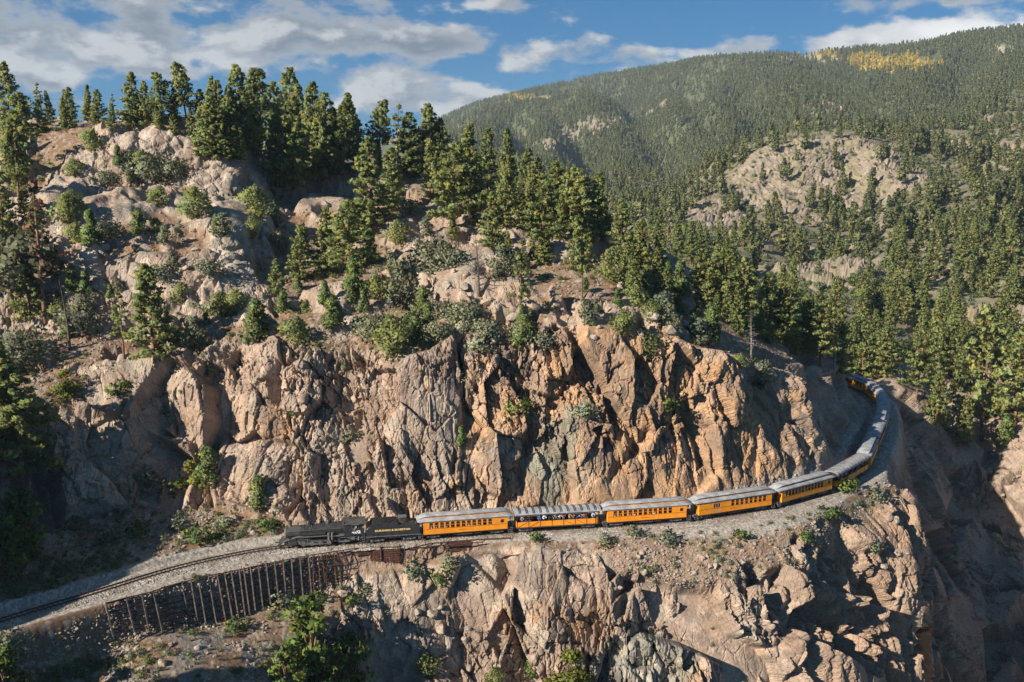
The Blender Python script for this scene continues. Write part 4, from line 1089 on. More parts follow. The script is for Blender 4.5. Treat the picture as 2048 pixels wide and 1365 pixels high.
 (ROUNDS[1], 868, 538, 462, 'tall grey green bush in front of the hillside grove', 'juniper', 'bush', G_BUSH),
 (ROUNDS[2], 1005, 560, 490, 'grey bush beside the dark leafless tree', 'juniper', 'bush', G_BUSH),
 (CONES[0], 1044, 642, 606, 'small bright green shrub at the foot of the slender pine', 'juniper', 'bush', G_BUSH),
 (CONES[0], 1192, 622, 594, 'small bright green shrub right of the leaning pine', 'juniper', 'bush', G_BUSH),
 (ROUNDS[0], 1246, 668, 618, 'bush on the cliff brink above the third coach', 'juniper', 'bush', G_BUSH),
 (ROUNDS[2], 1330, 640, 582, 'round pale bush on the right part of the brink', 'juniper', 'bush', G_BUSH),
 (CONES[1], 1422, 682, 604, 'pale conical pinyon on the right brink', 'juniper', 'bush', G_BUSH),
 (ROUNDS[2], 1528, 776, 720, 'grey green round bush on the sunlit cliff shoulder', 'juniper', 'bush', G_BUSH),
 (CONES[0], 1360, 592, 518, 'yellowish cone juniper at the edge of the shaded hollow', 'juniper', 'bush', G_BUSH),
 (CONES[1], 1535, 682, 636, 'pale juniper beside the grey leafless tree', 'juniper', 'bush', G_BUSH),
 (CONES[1], 1290, 600, 530, 'dark juniper under the hollow pines', 'juniper', 'bush', G_BUSH),
 (ROUNDS[0], 1225, 560, 500, 'dark bush in the shaded hollow', 'juniper', 'bush', G_BUSH),
 (OAKS[0], 408, 975, 896, 'yellow green oak in the hollow left of the locomotive', 'oak_bush', 'bush', None),
 (CONES[1], 418, 962, 886, 'green juniper tip standing inside the yellow green oak', 'juniper', 'bush', G_BUSH),
 (CONES[1], 518, 1016, 942, 'grey green cone juniper just ahead of and above the locomotive', 'juniper', 'bush', G_BUSH),
 (CONES[0], 923, 893, 848, 'small pinyon growing from the cliff face above the first coach', 'juniper', 'bush', G_BUSH),
 (OAKS[0], 130, 800, 742, 'bright low shrub on the left cliff brink', 'oak_bush', 'bush', None),
 # foreground
 (OAKS[1], 622, 1345, 1185, 'tall sunlit leafy tree in front of the retaining wall', 'broadleaf_tree', 'tree', G_NEAR),
 (OAKS[1], 575, 1370, 1285, 'leafy tree left of the tall sunlit one at the bottom', 'broadleaf_tree', 'tree', G_NEAR),
 (OAKS[1], 705, 1385, 1262, 'leafy tree right of the tall sunlit one at the bottom', 'broadleaf_tree', 'tree', G_NEAR),
 (OAKS[1], 662, 1400, 1290, 'low leafy tree at the bottom edge below the tall sunlit one', 'broadleaf_tree', 'tree', G_NEAR),
 (DEADS[0], 650, 1365, 1240, 'bare grey tree among the leafy trees at the bottom', 'dead_tree', 'dead tree', None),
 (DEADS[1], 690, 1360, 1268, 'smaller bare grey tree right of the other bare one at the bottom', 'dead_tree', 'dead tree', None),
 (ROUNDS[0], 858, 1350, 1306, 'dark green bush at the bottom of the lower cliff', 'juniper', 'bush', G_BUSH),
 (OAKS[0], 1142, 1400, 1296, 'yellow green tree cut by the bottom edge', 'oak_bush', 'bush', None),
 (CONES[1], 1068, 1350, 1280, 'grey green juniper against the lower cliff', 'juniper', 'bush', G_BUSH),
 (ROUNDS[0], 990, 1372, 1335, 'small green bush at the bottom edge', 'juniper', 'bush', G_BUSH),
 (OAKS[1], 15, 1395, 1300, 'dark leafy bush in the bottom left corner', 'oak_bush', 'bush', None),
 (ROUNDS[1], 12, 1315, 1255, 'dark bush at the left edge below the ballast', 'juniper', 'bush', G_BUSH),
 # hill back right, behind the cliff and above the rear coaches
 (pn(5), 1402, 600, 500, 'dark broad pine at the head of the right ravine', 'pine_tree', 'pine tree', G_NEAR),
 (pn(3), 1452, 625, 498, 'sunlit flat branched pine left in the row over the right cliff', 'pine_tree', 'pine tree', G_NEAR),
 (pn(5), 1488, 645, 520, 'broad layered pine second in the row over the right cliff', 'pine_tree', 'pine tree', G_NEAR),
 (pn(0), 1532, 668, 548, 'dark pine third in the row over the right cliff', 'pine_tree', 'pine tree', G_NEAR),
 (pn(3), 1572, 690, 572, 'dark dense pine fourth in the row over the right cliff', 'pine_tree', 'pine tree', G_NEAR),
 (pn(1), 1606, 706, 590, 'pine fifth in the row over the right cliff', 'pine_tree', 'pine tree', G_NEAR),
 (pn(5), 1640, 735, 612, 'pine with long dead lower limbs above the rear coaches', 'pine_tree', 'pine tree', G_NEAR),
 (pn(3), 1672, 748, 622, 'sunlit pine directly over the last visible coach', 'pine_tree', 'pine tree', G_NEAR),
 (pn(1), 1700, 752, 640, 'dark pine just behind the last visible coach', 'pine_tree', 'pine tree', G_NEAR),
 (pn(3), 1560, 645, 560, 'small pine in front of the dome shaped rock', 'pine_tree', 'pine tree', G_NEAR),
 (pn(0), 1735, 748, 648, 'dark pine behind the bend of the line', 'pine_tree', 'pine tree', G_NEAR),
 (pn(3), 1768, 755, 660, 'dense pine at the outside of the bend', 'pine_tree', 'pine tree', G_NEAR),
 (pn(5), 1832, 800, 672, 'bright broad pine right of the bend', 'pine_tree', 'pine tree', G_NEAR),
 (pn(3), 1872, 850, 748, 'low full pine below the bright broad one at the gorge rim', 'pine_tree', 'pine tree', G_NEAR),
 (pn(5), 1962, 882, 640, 'largest pine on the far gorge rim, tall and broad', 'pine_tree', 'pine tree', G_NEAR),
 (pn(3), 1925, 890, 800, 'small pine left at the foot of the largest rim pine', 'pine_tree', 'pine tree', G_NEAR),
 (pn(1), 2028, 850, 668, 'tall pine at the right picture edge on the gorge rim', 'pine_tree', 'pine tree', G_NEAR),
 (CONES[1], 2010, 890, 830, 'juniper right at the foot of the largest rim pine', 'juniper', 'bush', G_BUSH),
 (pn(4), 1905, 760, 640, 'slim pine behind and left of the largest rim pine', 'pine_tree', 'pine tree', G_NEAR),
]
for (k, px, base, top, lab, nm, cat, grp) in TREES:
    ob_ = (hill,) if px < 1385 else None
    for st_ in range(10):
        e = plant_px(k, px, base + 6 * st_, top, lab, nm, cat, grp, objs=ob_)
        if e is not None: break
# younger pines filling the stands
rfill = random.Random(77)
for n_, x0, x1, y0, y1, h0, h1, lab, grp in [(26, 400, 690, 296, 345, 55, 115, 'smaller pine inside the dense hilltop stand', 'smaller pines inside the hilltop stand'), (24, 860, 1200, 385, 480, 55, 105, 'smaller pine inside the hillside grove', 'smaller pines inside the hillside grove'),
                                            (8, 62, 235, 246, 254, 34, 62, 'young pine on the left part of the skyline', 'young pines on the left skyline'), (9, 255, 400, 250, 262, 30, 60, 'young pine under the open skyline pines above the granite', 'young pines above the granite'), (20, 1390, 1720, 610, 745, 45, 95, 'smaller pine in the row over the right cliff', 'smaller pines over the right cliff'),
                                            (10, 1200, 1340, 480, 590, 45, 85, 'dark small pine in the shaded hollow', 'small pines in the shaded hollow'), (9, 900, 1300, 480, 600, 45, 85, 'small pine on the stony slope above the orange cliff', 'small pines above the orange cliff'), (9, 700, 870, 320, 350, 40, 70, 'small pine under the free standing skyline pines', 'small pines in the skyline gap'), (8, 0, 70, 260, 480, 50, 90, 'smaller pine on the wooded left slope', 'smaller pines on the left slope')]:
    for _ in range(n_):
        px_ = rfill.uniform(x0, x1); py_ = y0 + (y1 - y0) * (px_ - x0) / (x1 - x0) + rfill.uniform(-14, 22)
        plant_px(rfill.choice([PINES[0], PINES[1], PINES[3], PINES[4], SPIRES[0]]), px_, py_, py_ - rfill.uniform(h0, h1), lab, 'pine_tree', 'pine tree', grp, objs=(hill,))
for _ in range(84):
    px_ = rfill.uniform(90, 1480); py_ = (rfill.uniform(300, 690) if px_ < 540 else rfill.uniform(420, 690)) if px_ < 1000 else rfill.uniform(520, 700) + (px_ - 1000) * .08
    h_ = rfill.uniform(24, 52)
    plant_px(rfill.choice(ROUNDS + CONES), px_, py_, py_ - h_, 'bush among the rocks of the hillside, one of many alike', 'juniper', 'bush', 'scattered hillside bushes', objs=(hill,))
# dark pines shading the far end of the train, standing inside the bend
for i, (x_, y_, h_) in enumerate([(71, 229, 11), (66, 224, 13), (74.5, 237, 9), (62, 236, 13), (70, 240, 12), (58, 222, 12), (67, 214, 8), (62, 205, 9), (57, 196, 8)]):
    dd = drop(x_, y_, (hill,))
    if dd: plant(pn(i + 1), dd[0] - Vector((0, 0, .2)), h_, 'dark pine inside the bend beside the shaded rear coaches', 'pine_tree', 'pine tree', 'pines inside the bend')
# a stand of pines on the near verge, left of the view, that shades the wall and the talus
for i, (x_, y_, h_) in enumerate([(-62, 86, 16), (-66, 82, 17), (-58.5, 80, 16), (-70, 88, 15), (-63, 92, 13), (-55, 76, 15), (-60, 74, 17), (-68, 76, 16), (-57, 84, 14), (-52.5, 72, 14), (-66, 90, 14)]):
    dd = drop(x_, y_, (hill,))
    if dd: plant(pn(i), dd[0] - Vector((0, 0, .2)), h_, 'tall pine on the near verge left of the view', 'pine_tree', 'pine tree', 'pines on the near verge')
# small shrubs dotted over benches and cracks: picture positions
SH = [(1265, 1072, 'sage tuft beside the ballast below the third coach'), (1480, 1078, 'pale tuft at the outer foot of the ballast below the fourth coach'), (1330, 1085, 'green tuft on the scree below the third coach'), (1655, 1040, 'tuft on the headland below the fifth coach'),
      (1748, 1098, 'green shrub on the outer headland with its shadow on bare rock'), (1610, 1080, 'tuft on the scree at the neck of the headland'), (1750, 1000, 'tuft near the end of the ballast on the headland'), (1700, 985, 'dry tuft at the inner side of the headland'),
      (1215, 1088, 'dark low tuft under the end of the second coach'), (1070, 1083, 'small green tuft at the right end of the rusty fence'), (820, 1150, 'tuft among blocks under the rusty panels'), (880, 1165, 'spiky green tuft on the lower rock ledge'), (905, 1140, 'tuft on the knob beside the rusty posts'),
      (640, 1200, 'shrub at the right foot of the retaining wall'), (560, 1215, 'shrub against the base of the retaining wall'), (700, 1210, 'sage clump on the slope under the rusty lattice'), (735, 1185, 'leafy clump beneath the rusty lattice'), (470, 1260, 'shrub at the shaded foot of the wall'),
      (350, 1060, 'green shrub beside the line in the left hollow'), (280, 1070, 'shrub in the shade above the left line'), (455, 1050, 'low shrub on the sunny strip beside the line'), (535, 1060, 'leafy shrub behind the locomotive pilot'), (225, 1085, 'wide low shrub on the shaded verge'), (395, 1085, 'dry tuft on the grassy verge by the line'),
      (960, 700, 'tuft in a crack of the upper cliff'), (1050, 690, 'green tuft below the slender pine'), (1170, 830, 'tuft on a ledge in the orange cliff'), (1040, 830, 'green tuft on the ledge over the grey green rock'), (930, 760, 'tuft halfway up the tan cliff'), (1330, 820, 'small tuft on the orange cliff over the fourth coach'),
      (700, 880, 'green tuft on the dark cliff above the tender'), (590, 830, 'tuft on the left cliff face'), (330, 830, 'tuft on the overhang left of the cliff'), (345, 990, 'shrub on the rubble below the alcove'), (300, 960, 'tuft on the bank under the alcove'), (240, 790, 'low green shrub on the left brink')]
for i, (px, py, lab) in enumerate(SH):
    plant_px(SHRUBS[i % 2], px, py, py - random.choice([20, 24, 28, 34]), lab, 'shrub', 'shrub', 'small shrubs on ledges and verges')

# ------------------------------------------------------------------ forest on the far slopes
def scatter(name, pts, scl, idx, protos, label, cat, tilt=None):
    """one object whose points carry copies of the given meshes"""
    coll = bpy.data.collections.new(name + '_patterns')
    for i, (pname, me_) in enumerate(protos):
        coll.objects.link(bpy.data.objects.new('pattern_%02d_%s' % (i, pname), me_))
    me_ = bpy.data.meshes.new(name)
    me_.vertices.add(len(pts)); me_.vertices.foreach_set('co', np.asarray(pts, np.float32).ravel())
    for an, dt, arr, key in (('scl', 'FLOAT', scl, 'value'), ('pid', 'INT', idx, 'value')):
        a = me_.attributes.new(an, dt, 'POINT'); a.data.foreach_set(key, np.asarray(arr))
    rot = np.zeros((len(pts), 3), np.float32); rot[:, 2] = RNG.uniform(0, 6.28, len(pts))
    if tilt: rot[:, :2] = RNG.normal(0, tilt, (len(pts), 2))
    a = me_.attributes.new('rot', 'FLOAT_VECTOR', 'POINT'); a.data.foreach_set('vector', rot.ravel())
    me_.update()
    o = mesh_obj(name, me_)
    ng = bpy.data.node_groups.new(name, 'GeometryNodeTree')
    ng.interface.new_socket('Geometry', in_out='INPUT', socket_type='NodeSocketGeometry')
    ng.interface.new_socket('Geometry', in_out='OUTPUT', socket_type='NodeSocketGeometry')
    g = NT(ng)
    gi = g.n('NodeGroupInput'); go = g.n('NodeGroupOutput')
    ci = g.n('GeometryNodeCollectionInfo'); ci.inputs['Collection'].default_value = coll
    ci.inputs['Separate Children'].default_value = True; ci.inputs['Reset Children'].default_value = True
    def attr(n_, dt):
        nd = g.n('GeometryNodeInputNamedAttribute', data_type=dt); nd.inputs['Name'].default_value = n_; return nd.outputs['Attribute']
    ip = g.n('GeometryNodeInstanceOnPoints')
    g.set(ip, 'Points', gi.outputs[0]); g.set(ip, 'Instance', ci.outputs[0])
    ip.inputs['Pick Instance'].default_value = True
    g.set(ip, 'Instance Index', attr('pid', 'INT')); g.set(ip, 'Scale', attr('scl', 'FLOAT'))
    er = g.n('FunctionNodeEulerToRotation'); g.set(er, 0, attr('rot', 'FLOAT_VECTOR')); g.set(ip, 'Rotation', er.outputs[0])
    ng.links.new(ip.outputs[0], go.inputs[0])
    md = o.modifiers.new('spread', 'NODES'); md.node_group = ng
    setp(o, label, cat, kind='stuff')
    return o
def grid_scatter(P, nc, nr, density_fn, rng):
    """random points on a grid surface; density_fn(centres, screen_area) -> expected count per cell"""
    G = P.reshape(nc, nr, 3)
    px, py = to_pixel(G)
    c = (G[:-1, :-1] + G[1:, :-1] + G[1:, 1:] + G[:-1, 1:]) / 4
    ax_ = px[1:, 1:] - px[:-1, :-1]; ay_ = py[1:, 1:] - py[:-1, :-1]; bx_ = px[1:, :-1] - px[:-1, 1:]; by_ = py[1:, :-1] - py[:-1, 1:]
    area = np.abs(ax_ * by_ - ay_ * bx_) / 2
    lam = density_fn(c.reshape(-1, 3), area.reshape(-1), ((px[:-1, :-1] + px[1:, 1:]) / 2).reshape(-1), ((py[:-1, :-1] + py[1:, 1:]) / 2).reshape(-1))
    k = rng.poisson(lam)
    cell = np.repeat(np.arange(len(lam)), k)
    i, j = cell // (nr - 1), cell % (nr - 1)
    u = rng.random(len(cell))[:, None]; v = rng.random(len(cell))[:, None]
    return (G[i, j] * (1 - u) + G[i + 1, j] * u) * (1 - v) + (G[i, j + 1] * (1 - u) + G[i + 1, j + 1] * u) * v, i * nr + j
NFR = 420
fgrid = ff.reshape(len(av2), NFR, 3)
clump_n = fbm(np.stack([ff[:, 0] / sc * 22, np.log(dist) * 16, ff[:, 2] * 0], 1).astype(np.float32), 91, 3).reshape(len(av2), NFR)[:-1, :-1].reshape(-1)
bare_c = bare_all.reshape(len(av2), NFR)[:-1, :-1].reshape(-1)
pale_c = pale.reshape(len(av2), NFR)[:-1, :-1].reshape(-1)
asp_c = aspm.reshape(len(av2), NFR)[:-1, :-1].reshape(-1)
def dens(c, area, px, py):
    d = np.hypot(c[:, 1], c[:, 0])
    h = 13.0 * FPX / d; w = 0.36 * h
    lam = area / (w * h * (0.36 + 0.26 * sstep(-d, -1100, -300)))
    lam *= (1 - 0.93 * bare_c) * (1 - 0.75 * pale_c) * (0.18 + 0.35 * sstep(d, 900, 1600) + 1.2 * sstep(clump_n, -0.25, 0.20))
    lam *= (px > 820) & (px < 2750) & (py < 1000) & (d > 262)
    lam *= 1 - 0.75 * sstep(py, 800, 900)
    return lam
rngf = np.random.default_rng(17)
fp, fcell = grid_scatter(ff, len(av2), NFR, dens, rngf)
fd = np.hypot(fp[:, 0], fp[:, 1])
fh = rngf.uniform(8.5, 17.0, len(fp)) * (1 + 0.12 * sstep(-fd, -650, -300))
fpx, fpy = to_pixel(fp)
isasp = (aspm[fcell] > 0.35) & (rngf.random(len(fp)) < 0.92)
# nearest trees one by one
vis = (fpx > 1180) & (fpx < 2070) & (fpy > 250) & (fpy < 900)
order = np.argsort(np.where(vis, -fh / fd, 0))
N_IND = 170
near_idx = order[:N_IND]
rest = np.ones(len(fp), bool); rest[near_idx] = False
print('forest', len(fp), round(time.time() - T0, 1))
def zone(px, py):
    marks = [(1790, 735, 'above the bend of the line'), (1835, 760, 'right of the bend of the line'), (1962, 760, 'near the largest pine on the rim'), (2035, 700, 'at the right picture edge'), (1660, 590, 'just below the dome rock'), (1570, 600, 'left of the dome rock'),
             (1470, 520, 'in the valley left of the dome rock'), (1350, 490, 'just behind the hill shoulder'), (1680, 430, 'under the big bare knoll'), (1760, 600, 'right of the dome rock'), (1850, 640, 'between dome rock and right edge'),
             (1920, 600, 'above the largest rim pine'), (2010, 560, 'high at the right picture edge'), (1850, 520, 'right of the bare knoll'), (1700, 680, 'between the bend and dome rock'), (1620, 690, 'behind the row over the right cliff'), (1230, 430, 'beyond the end of the hillside grove')]
    return min(marks, key=lambda m: (m[0] - px) ** 2 + (1.4 * (m[1] - py)) ** 2)[2]
kinds_far = [PINES[0], PINES[1], PINES[3], PINES[4], SPIRES[0], SPIRES[1], SPARSE, CONES[1]]
adj = ['straight full pine', 'low branched pine', 'broad based pine', 'slim pointed pine', 'dense narrow fir', 'very slim fir', 'thin see-through pine', 'grey green juniper']
ordn = ['leftmost', 'second from the left', 'third from the left', 'fourth from the left', 'fifth from the left', 'sixth from the left', 'seventh from the left', 'eighth from the left']
buckets = {}
for j in near_idx:
    ki = int(rngf.choice(8, p=[.16, .2, .2, .14, .1, .06, .05, .09]))
    buckets.setdefault((zone(fpx[j], fpy[j]), ki), []).append(j)
for (zn, ki), js in buckets.items():
    js.sort(key=lambda j: fpx[j])
    k = kinds_far[ki]
    for n_, j in enumerate(js):
        lab = adj[ki] + ' ' + zn
        if len(js) == 2: lab += ', ' + ('left' if n_ == 0 else 'right') + ' one of two'
        elif 2 < len(js) <= 8: lab += ', ' + ordn[n_]
        plant(k, Vector(fp[j]) - Vector((0, 0, .3)), fh[j] * (0.5 if k is CONES[1] else 1.0), lab, 'juniper' if ki == 7 else 'pine_tree', 'bush' if ki == 7 else 'pine tree', 'trees ' + zn)
# the rest of the forest
def small_conifer(seed, cmat, base=0.1, R=2.2):
    return conifer('forest_%d' % seed, seed, 12, base, R, whorl=1.3, gap=0.15, leaf=0.85, per=9, cmat=cmat, clump=0.95, lowdead=0)
fprot = [small_conifer(201, M_needle_far), small_conifer(202, M_needle_far, 0.2, 2.4), small_conifer(203, M_needle_far, 0.05, 1.7), small_conifer(204, M_needle_far, 0.15, 2.0)]
aprot = bushy('aspen', 205, 12, 2.6, 14, 0.9, 16, M_aspen, stems=1)
protos = [('forest_pine', k.joined('forest_pine_%d' % i)) for i, k in enumerate(fprot)] + [('forest_aspen', aprot.joined('forest_aspen'))]
pid = rngf.integers(0, 4, len(fp)); pid[isasp] = 4
scatter('distant_forest', fp[rest] - np.array([0, 0, 0.4]), (fh / 12.0)[rest], pid[rest].astype(np.int32), protos, 'pine forest covering the far mountainside with yellow aspen patches', 'forest')
# grey scrub between the nearer trees
def dens2(c, area, px, py):
    d = np.hypot(c[:, 1], c[:, 0])
    h = 1.6 * FPX / d
    lam = area / (h * h * 2.4) * (d < 1000) * (d > 255) * (1 - 0.85 * sstep(bare_c, 0.2, 0.7)) * (px > 1200) * (px < 2150) * (py < 1000)
    return lam * (0.3 + sstep(-clump_n, -0.2, 0.3))
sp_, _c = grid_scatter(ff, len(av2), NFR, dens2, rngf)
scatter('scrub_oak', sp_ - np.array([0, 0, .1]), rngf.uniform(1.0, 2.6, len(sp_)), rngf.integers(0, 2, len(sp_)).astype(np.int32), [('scrub', SHRUBS[0].joined('scrub_a')), ('scrub', SHRUBS[1].joined('scrub_b'))], 'grey green scrub between the trees across the gorge', 'scrub')
print('scrub', len(sp_), round(time.time() - T0, 1))
# ------------------------------------------------------------------ shape helpers
class MB:
    def __init__(self): self.bm = bmesh.new()
    def box(self, x0, x1, y0, y1, z0, z1, tw=None):
        v = [self.bm.verts.new((x, y, z)) for x in (x0, x1) for y in (y0, y1) for z in (z0, z1)]
        for f in ((0, 1, 3, 2), (4, 6, 7, 5), (0, 4, 5, 1), (2, 3, 7, 6), (0, 2, 6, 4), (1, 5, 7, 3)):
            self.bm.faces.new([v[i] for i in f])
        return self
    def bar(self, a, b, w, h=None):
        """a rectangular bar from a to b"""
        a = Vector(a); b = Vector(b); h = h or w
        d = (b - a).normalized(); up = Vector((0, 0, 1)) if abs(d.z) < 0.95 else Vector((0, 1, 0))
        s = d.cross(up).normalized(); u = s.cross(d).normalized()
        v = [self.bm.verts.new(p_ + s * (i * w / 2) + u * (j * h / 2)) for p_ in (a, b) for i in (-1, 1) for j in (-1, 1)]
        for f in ((0, 1, 3, 2), (4, 6, 7, 5), (0, 4, 5, 1), (2, 3, 7, 6), (0, 2, 6, 4), (1, 5, 7, 3)):
            self.bm.faces.new([v[i] for i in f])
        return self
    def tube(self, pts, r, sides=8, caps=True):
        pts = [Vector(p_) for p_ in pts]
        if not isinstance(r, (list, tuple)): r = [r] * len(pts)
        rings = []
        for i, pnt in enumerate(pts):
            t = (pts[min(i + 1, len(pts) - 1)] - pts[max(i - 1, 0)]).normalized()
            ref = Vector((0, 0, 1)) if abs(t.z) < 0.9 else Vector((0, 1, 0))
            u = t.cross(ref).normalized(); w = t.cross(u)
            rings.append([self.bm.verts.new(pnt + (u * math.cos(2 * math.pi * k / sides) + w * math.sin(2 * math.pi * k / sides)) * r[i]) for k in range(sides)])
        for a, b in zip(rings, rings[1:]):
            for k in range(sides): self.bm.faces.new((a[k], a[(k + 1) % sides], b[(k + 1) % sides], b[k]))
        if caps: self.bm.faces.new(rings[0][::-1]); self.bm.faces.new(rings[-1])
        return self
    def prism(self, poly, axis, lo, hi):
        """polygon of (p,q) pairs pushed along an axis"""
        def pt(p_, q_, t): return {'x': (t, p_, q_), 'y': (p_, t, q_), 'z': (p_, q_, t)}[axis]
        a = [self.bm.verts.new(pt(p_, q_, lo)) for p_, q_ in poly]; b = [self.bm.verts.new(pt(p_, q_, hi)) for p_, q_ in poly]
        n = len(poly)
        self.bm.faces.new(a[::-1]); self.bm.faces.new(b)
        for i in range(n): self.bm.faces.new((a[i], a[(i + 1) % n], b[(i + 1) % n], b[i]))
        return self
    def grid(self, rows):
        vs = [[self.bm.verts.new(p_) for p_ in r] for r in rows]
        for a, b in zip(vs, vs[1:]):
            for k in range(len(a) - 1): self.bm.faces.new((a[k], a[k + 1], b[k + 1], b[k]))
        return self
    def mesh(self, name, mat, smooth=False, bevel=0.0):
        bmesh.ops.recalc_face_normals(self.bm, faces=self.bm.faces)
        if bevel: bmesh.ops.bevel(self.bm, geom=list(self.bm.edges), offset=bevel, segments=1, affect='EDGES')
        me_ = bpy.data.meshes.new(name); self.bm.to_mesh(me_); self.bm.free()
        for m in (mat if isinstance(mat, (list, tuple)) else [mat]): me_.materials.append(m)
        if smooth:
            me_.polygons.foreach_set('use_smooth', [True] * len(me_.polygons)); me_.set_sharp_from_angle(angle=math.radians(40))
        return me_
    def build(self, name, mat, parent=None, smooth=False, bevel=0.0): return mesh_obj(name, self.mesh(name, mat, smooth, bevel), parent)
def text_mesh(s, size, mat, depth=0.012, width=None, bold=0.0):
    cu = bpy.data.curves.new('letters', 'FONT'); cu.body = s; cu.size = size; cu.align_x = 'CENTER'; cu.align_y = 'CENTER'
    cu.extrude = depth / 2; cu.offset = bold; cu.resolution_u = 3
    o = bpy.data.objects.new('letters', cu); COL.objects.link(o)
    bpy.context.view_layer.update()
    me_ = bpy.data.meshes.new_from_object(o.evaluated_get(bpy.context.evaluated_depsgraph_get()))
    bpy.data.objects.remove(o); bpy.data.curves.remove(cu)
    me_.materials.clear(); me_.materials.append(mat)
    xs = [v.co.x for v in me_.vertices]; w0 = max(xs) - min(xs)
    if width:
        for v in me_.vertices: v.co.x *= width / w0
    return me_
def lettering(me_, parent, x, y, z, name='lettering'):
    o = mesh_obj(name, me_, parent); o.location = (x, y, z); o.rotation_euler = (math.pi / 2, 0, 0)
    return o

M_orange = simple_mat('orange_coach_paint', (0.74, 0.255, 0.012), 0.45, 0.4, noise=0.14, nscale=1.2)
M_orange2 = simple_mat('faded_orange_paint', (0.58, 0.25, 0.07), 0.6, 0.3, noise=0.25, nscale=2.0)
M_roof = simple_mat('grey_roof_canvas', (0.30, 0.31, 0.325), 0.7, 0.2, noise=0.35, nscale=0.8, bump=0.01)
M_roof2 = simple_mat('dark_grey_roof', (0.12, 0.125, 0.13), 0.8, 0.2, noise=0.35, nscale=0.8)
M_black = simple_mat('black_enamel', (0.018, 0.018, 0.019), 0.38, 0.5, noise=0.3, nscale=2.0, col2=(0.032, 0.03, 0.027))
M_soot = simple_mat('sooty_black_iron', (0.035, 0.033, 0.031), 0.55, 0.4, noise=0.5, nscale=1.5, col2=(0.065, 0.06, 0.054))
M_iron = simple_mat('worn_grey_iron', (0.17, 0.165, 0.16), 0.55, 0.4, metal=0.3, noise=0.4, nscale=3.0)
M_steel = simple_mat('bright_rod_steel', (0.45, 0.44, 0.42), 0.35, 0.5, metal=0.8, noise=0.3, nscale=3.0)
M_rail = simple_mat('rail_steel', (0.085, 0.065, 0.055), 0.5, 0.4, metal=0.3, noise=0.3, nscale=2.0)
M_tie = simple_mat('creosoted_tie', (0.075, 0.055, 0.042), 0.9, 0.1, noise=0.45, nscale=4.0, col2=(0.13, 0.105, 0.085))
M_rusty = simple_mat('rusted_rail_steel', (0.105, 0.050, 0.032), 0.9, 0.1, noise=0.5, nscale=3.0, col2=(0.055, 0.028, 0.022))
M_postgrey = simple_mat('weathered_post', (0.105, 0.088, 0.080), 0.9, 0.1, noise=0.4, nscale=2.0, col2=(0.055, 0.043, 0.038))
M_glass = simple_mat('dark_window_glass', (0.02, 0.022, 0.024), 0.08, 0.6)
M_inside = simple_mat('dark_interior', (0.05, 0.035, 0.025), 0.8, 0.2)
M_gold = simple_mat('gold_leaf_letters', (0.72, 0.52, 0.20), 0.5, 0.4)
M_white = simple_mat('white_letters', (0.80, 0.80, 0.78), 0.5, 0.4)
M_darktext = simple_mat('dark_letters', (0.10, 0.045, 0.015), 0.6, 0.3)
M_coal = simple_mat('coal', (0.016, 0.016, 0.017), 0.5, 0.5, noise=0.5, nscale=6.0)
M_lamp = simple_mat('headlight_lens', (0.55, 0.55, 0.52), 0.15, 0.6)
M_redrust = simple_mat('brown_window_frame', (0.20, 0.085, 0.04), 0.7, 0.2)

# ------------------------------------------------------------------ people
def obj_color_mat(name, rough=0.85):
    m = bpy.data.materials.new(name); m.use_nodes = True
    t = NT(m.node_tree); m.node_tree.nodes.clear()
    oi = t.n('ShaderNodeObjectInfo'); bs = t.n('ShaderNodeBsdfPrincipled', ins={0: oi.outputs['Color']})
    bs.inputs['Roughness'].default_value = rough; bs.inputs['Specular IOR Level'].default_value = 0.2
    t.n('ShaderNodeOutputMaterial', ins={0: bs.outputs[0]})
    return m
M_jacket = obj_color_mat('jacket_cloth')
M_skin = simple_mat('skin', (0.50, 0.30, 0.20), 0.6, 0.3)
M_hair = simple_mat('brown_hair', (0.06, 0.035, 0.02), 0.7, 0.2)
M_jeans = simple_mat('blue_jeans', (0.05, 0.07, 0.13), 0.9, 0.1)
def person_mesh(name, joints, edges, root=0):
    me_ = bpy.data.meshes.new(name); me_.from_pydata([j[0] for j in joints], edges, []); 
    o = bpy.data.objects.new(name, me_); COL.objects.link(o)
    md = o.modifiers.new('skin', 'SKIN'); md.use_smooth_shade = True
    for i, j in enumerate(joints):
        sv = me_.skin_vertices[0].data[i]; sv.radius = j[1] if isinstance(j[1], tuple) else (j[1], j[1]); sv.use_root = (i == root)
    sb = o.modifiers.new('sub', 'SUBSURF'); sb.levels = 1; sb.render_levels = 1
    bpy.context.view_layer.update()
    out = bpy.data.meshes.new_from_object(o.evaluated_get(bpy.context.evaluated_depsgraph_get()))
    out.name = name
    bpy.data.objects.remove(o)
    for m in (M_jacket, M_jeans, M_skin, M_hair): out.materials.append(m)
    return out
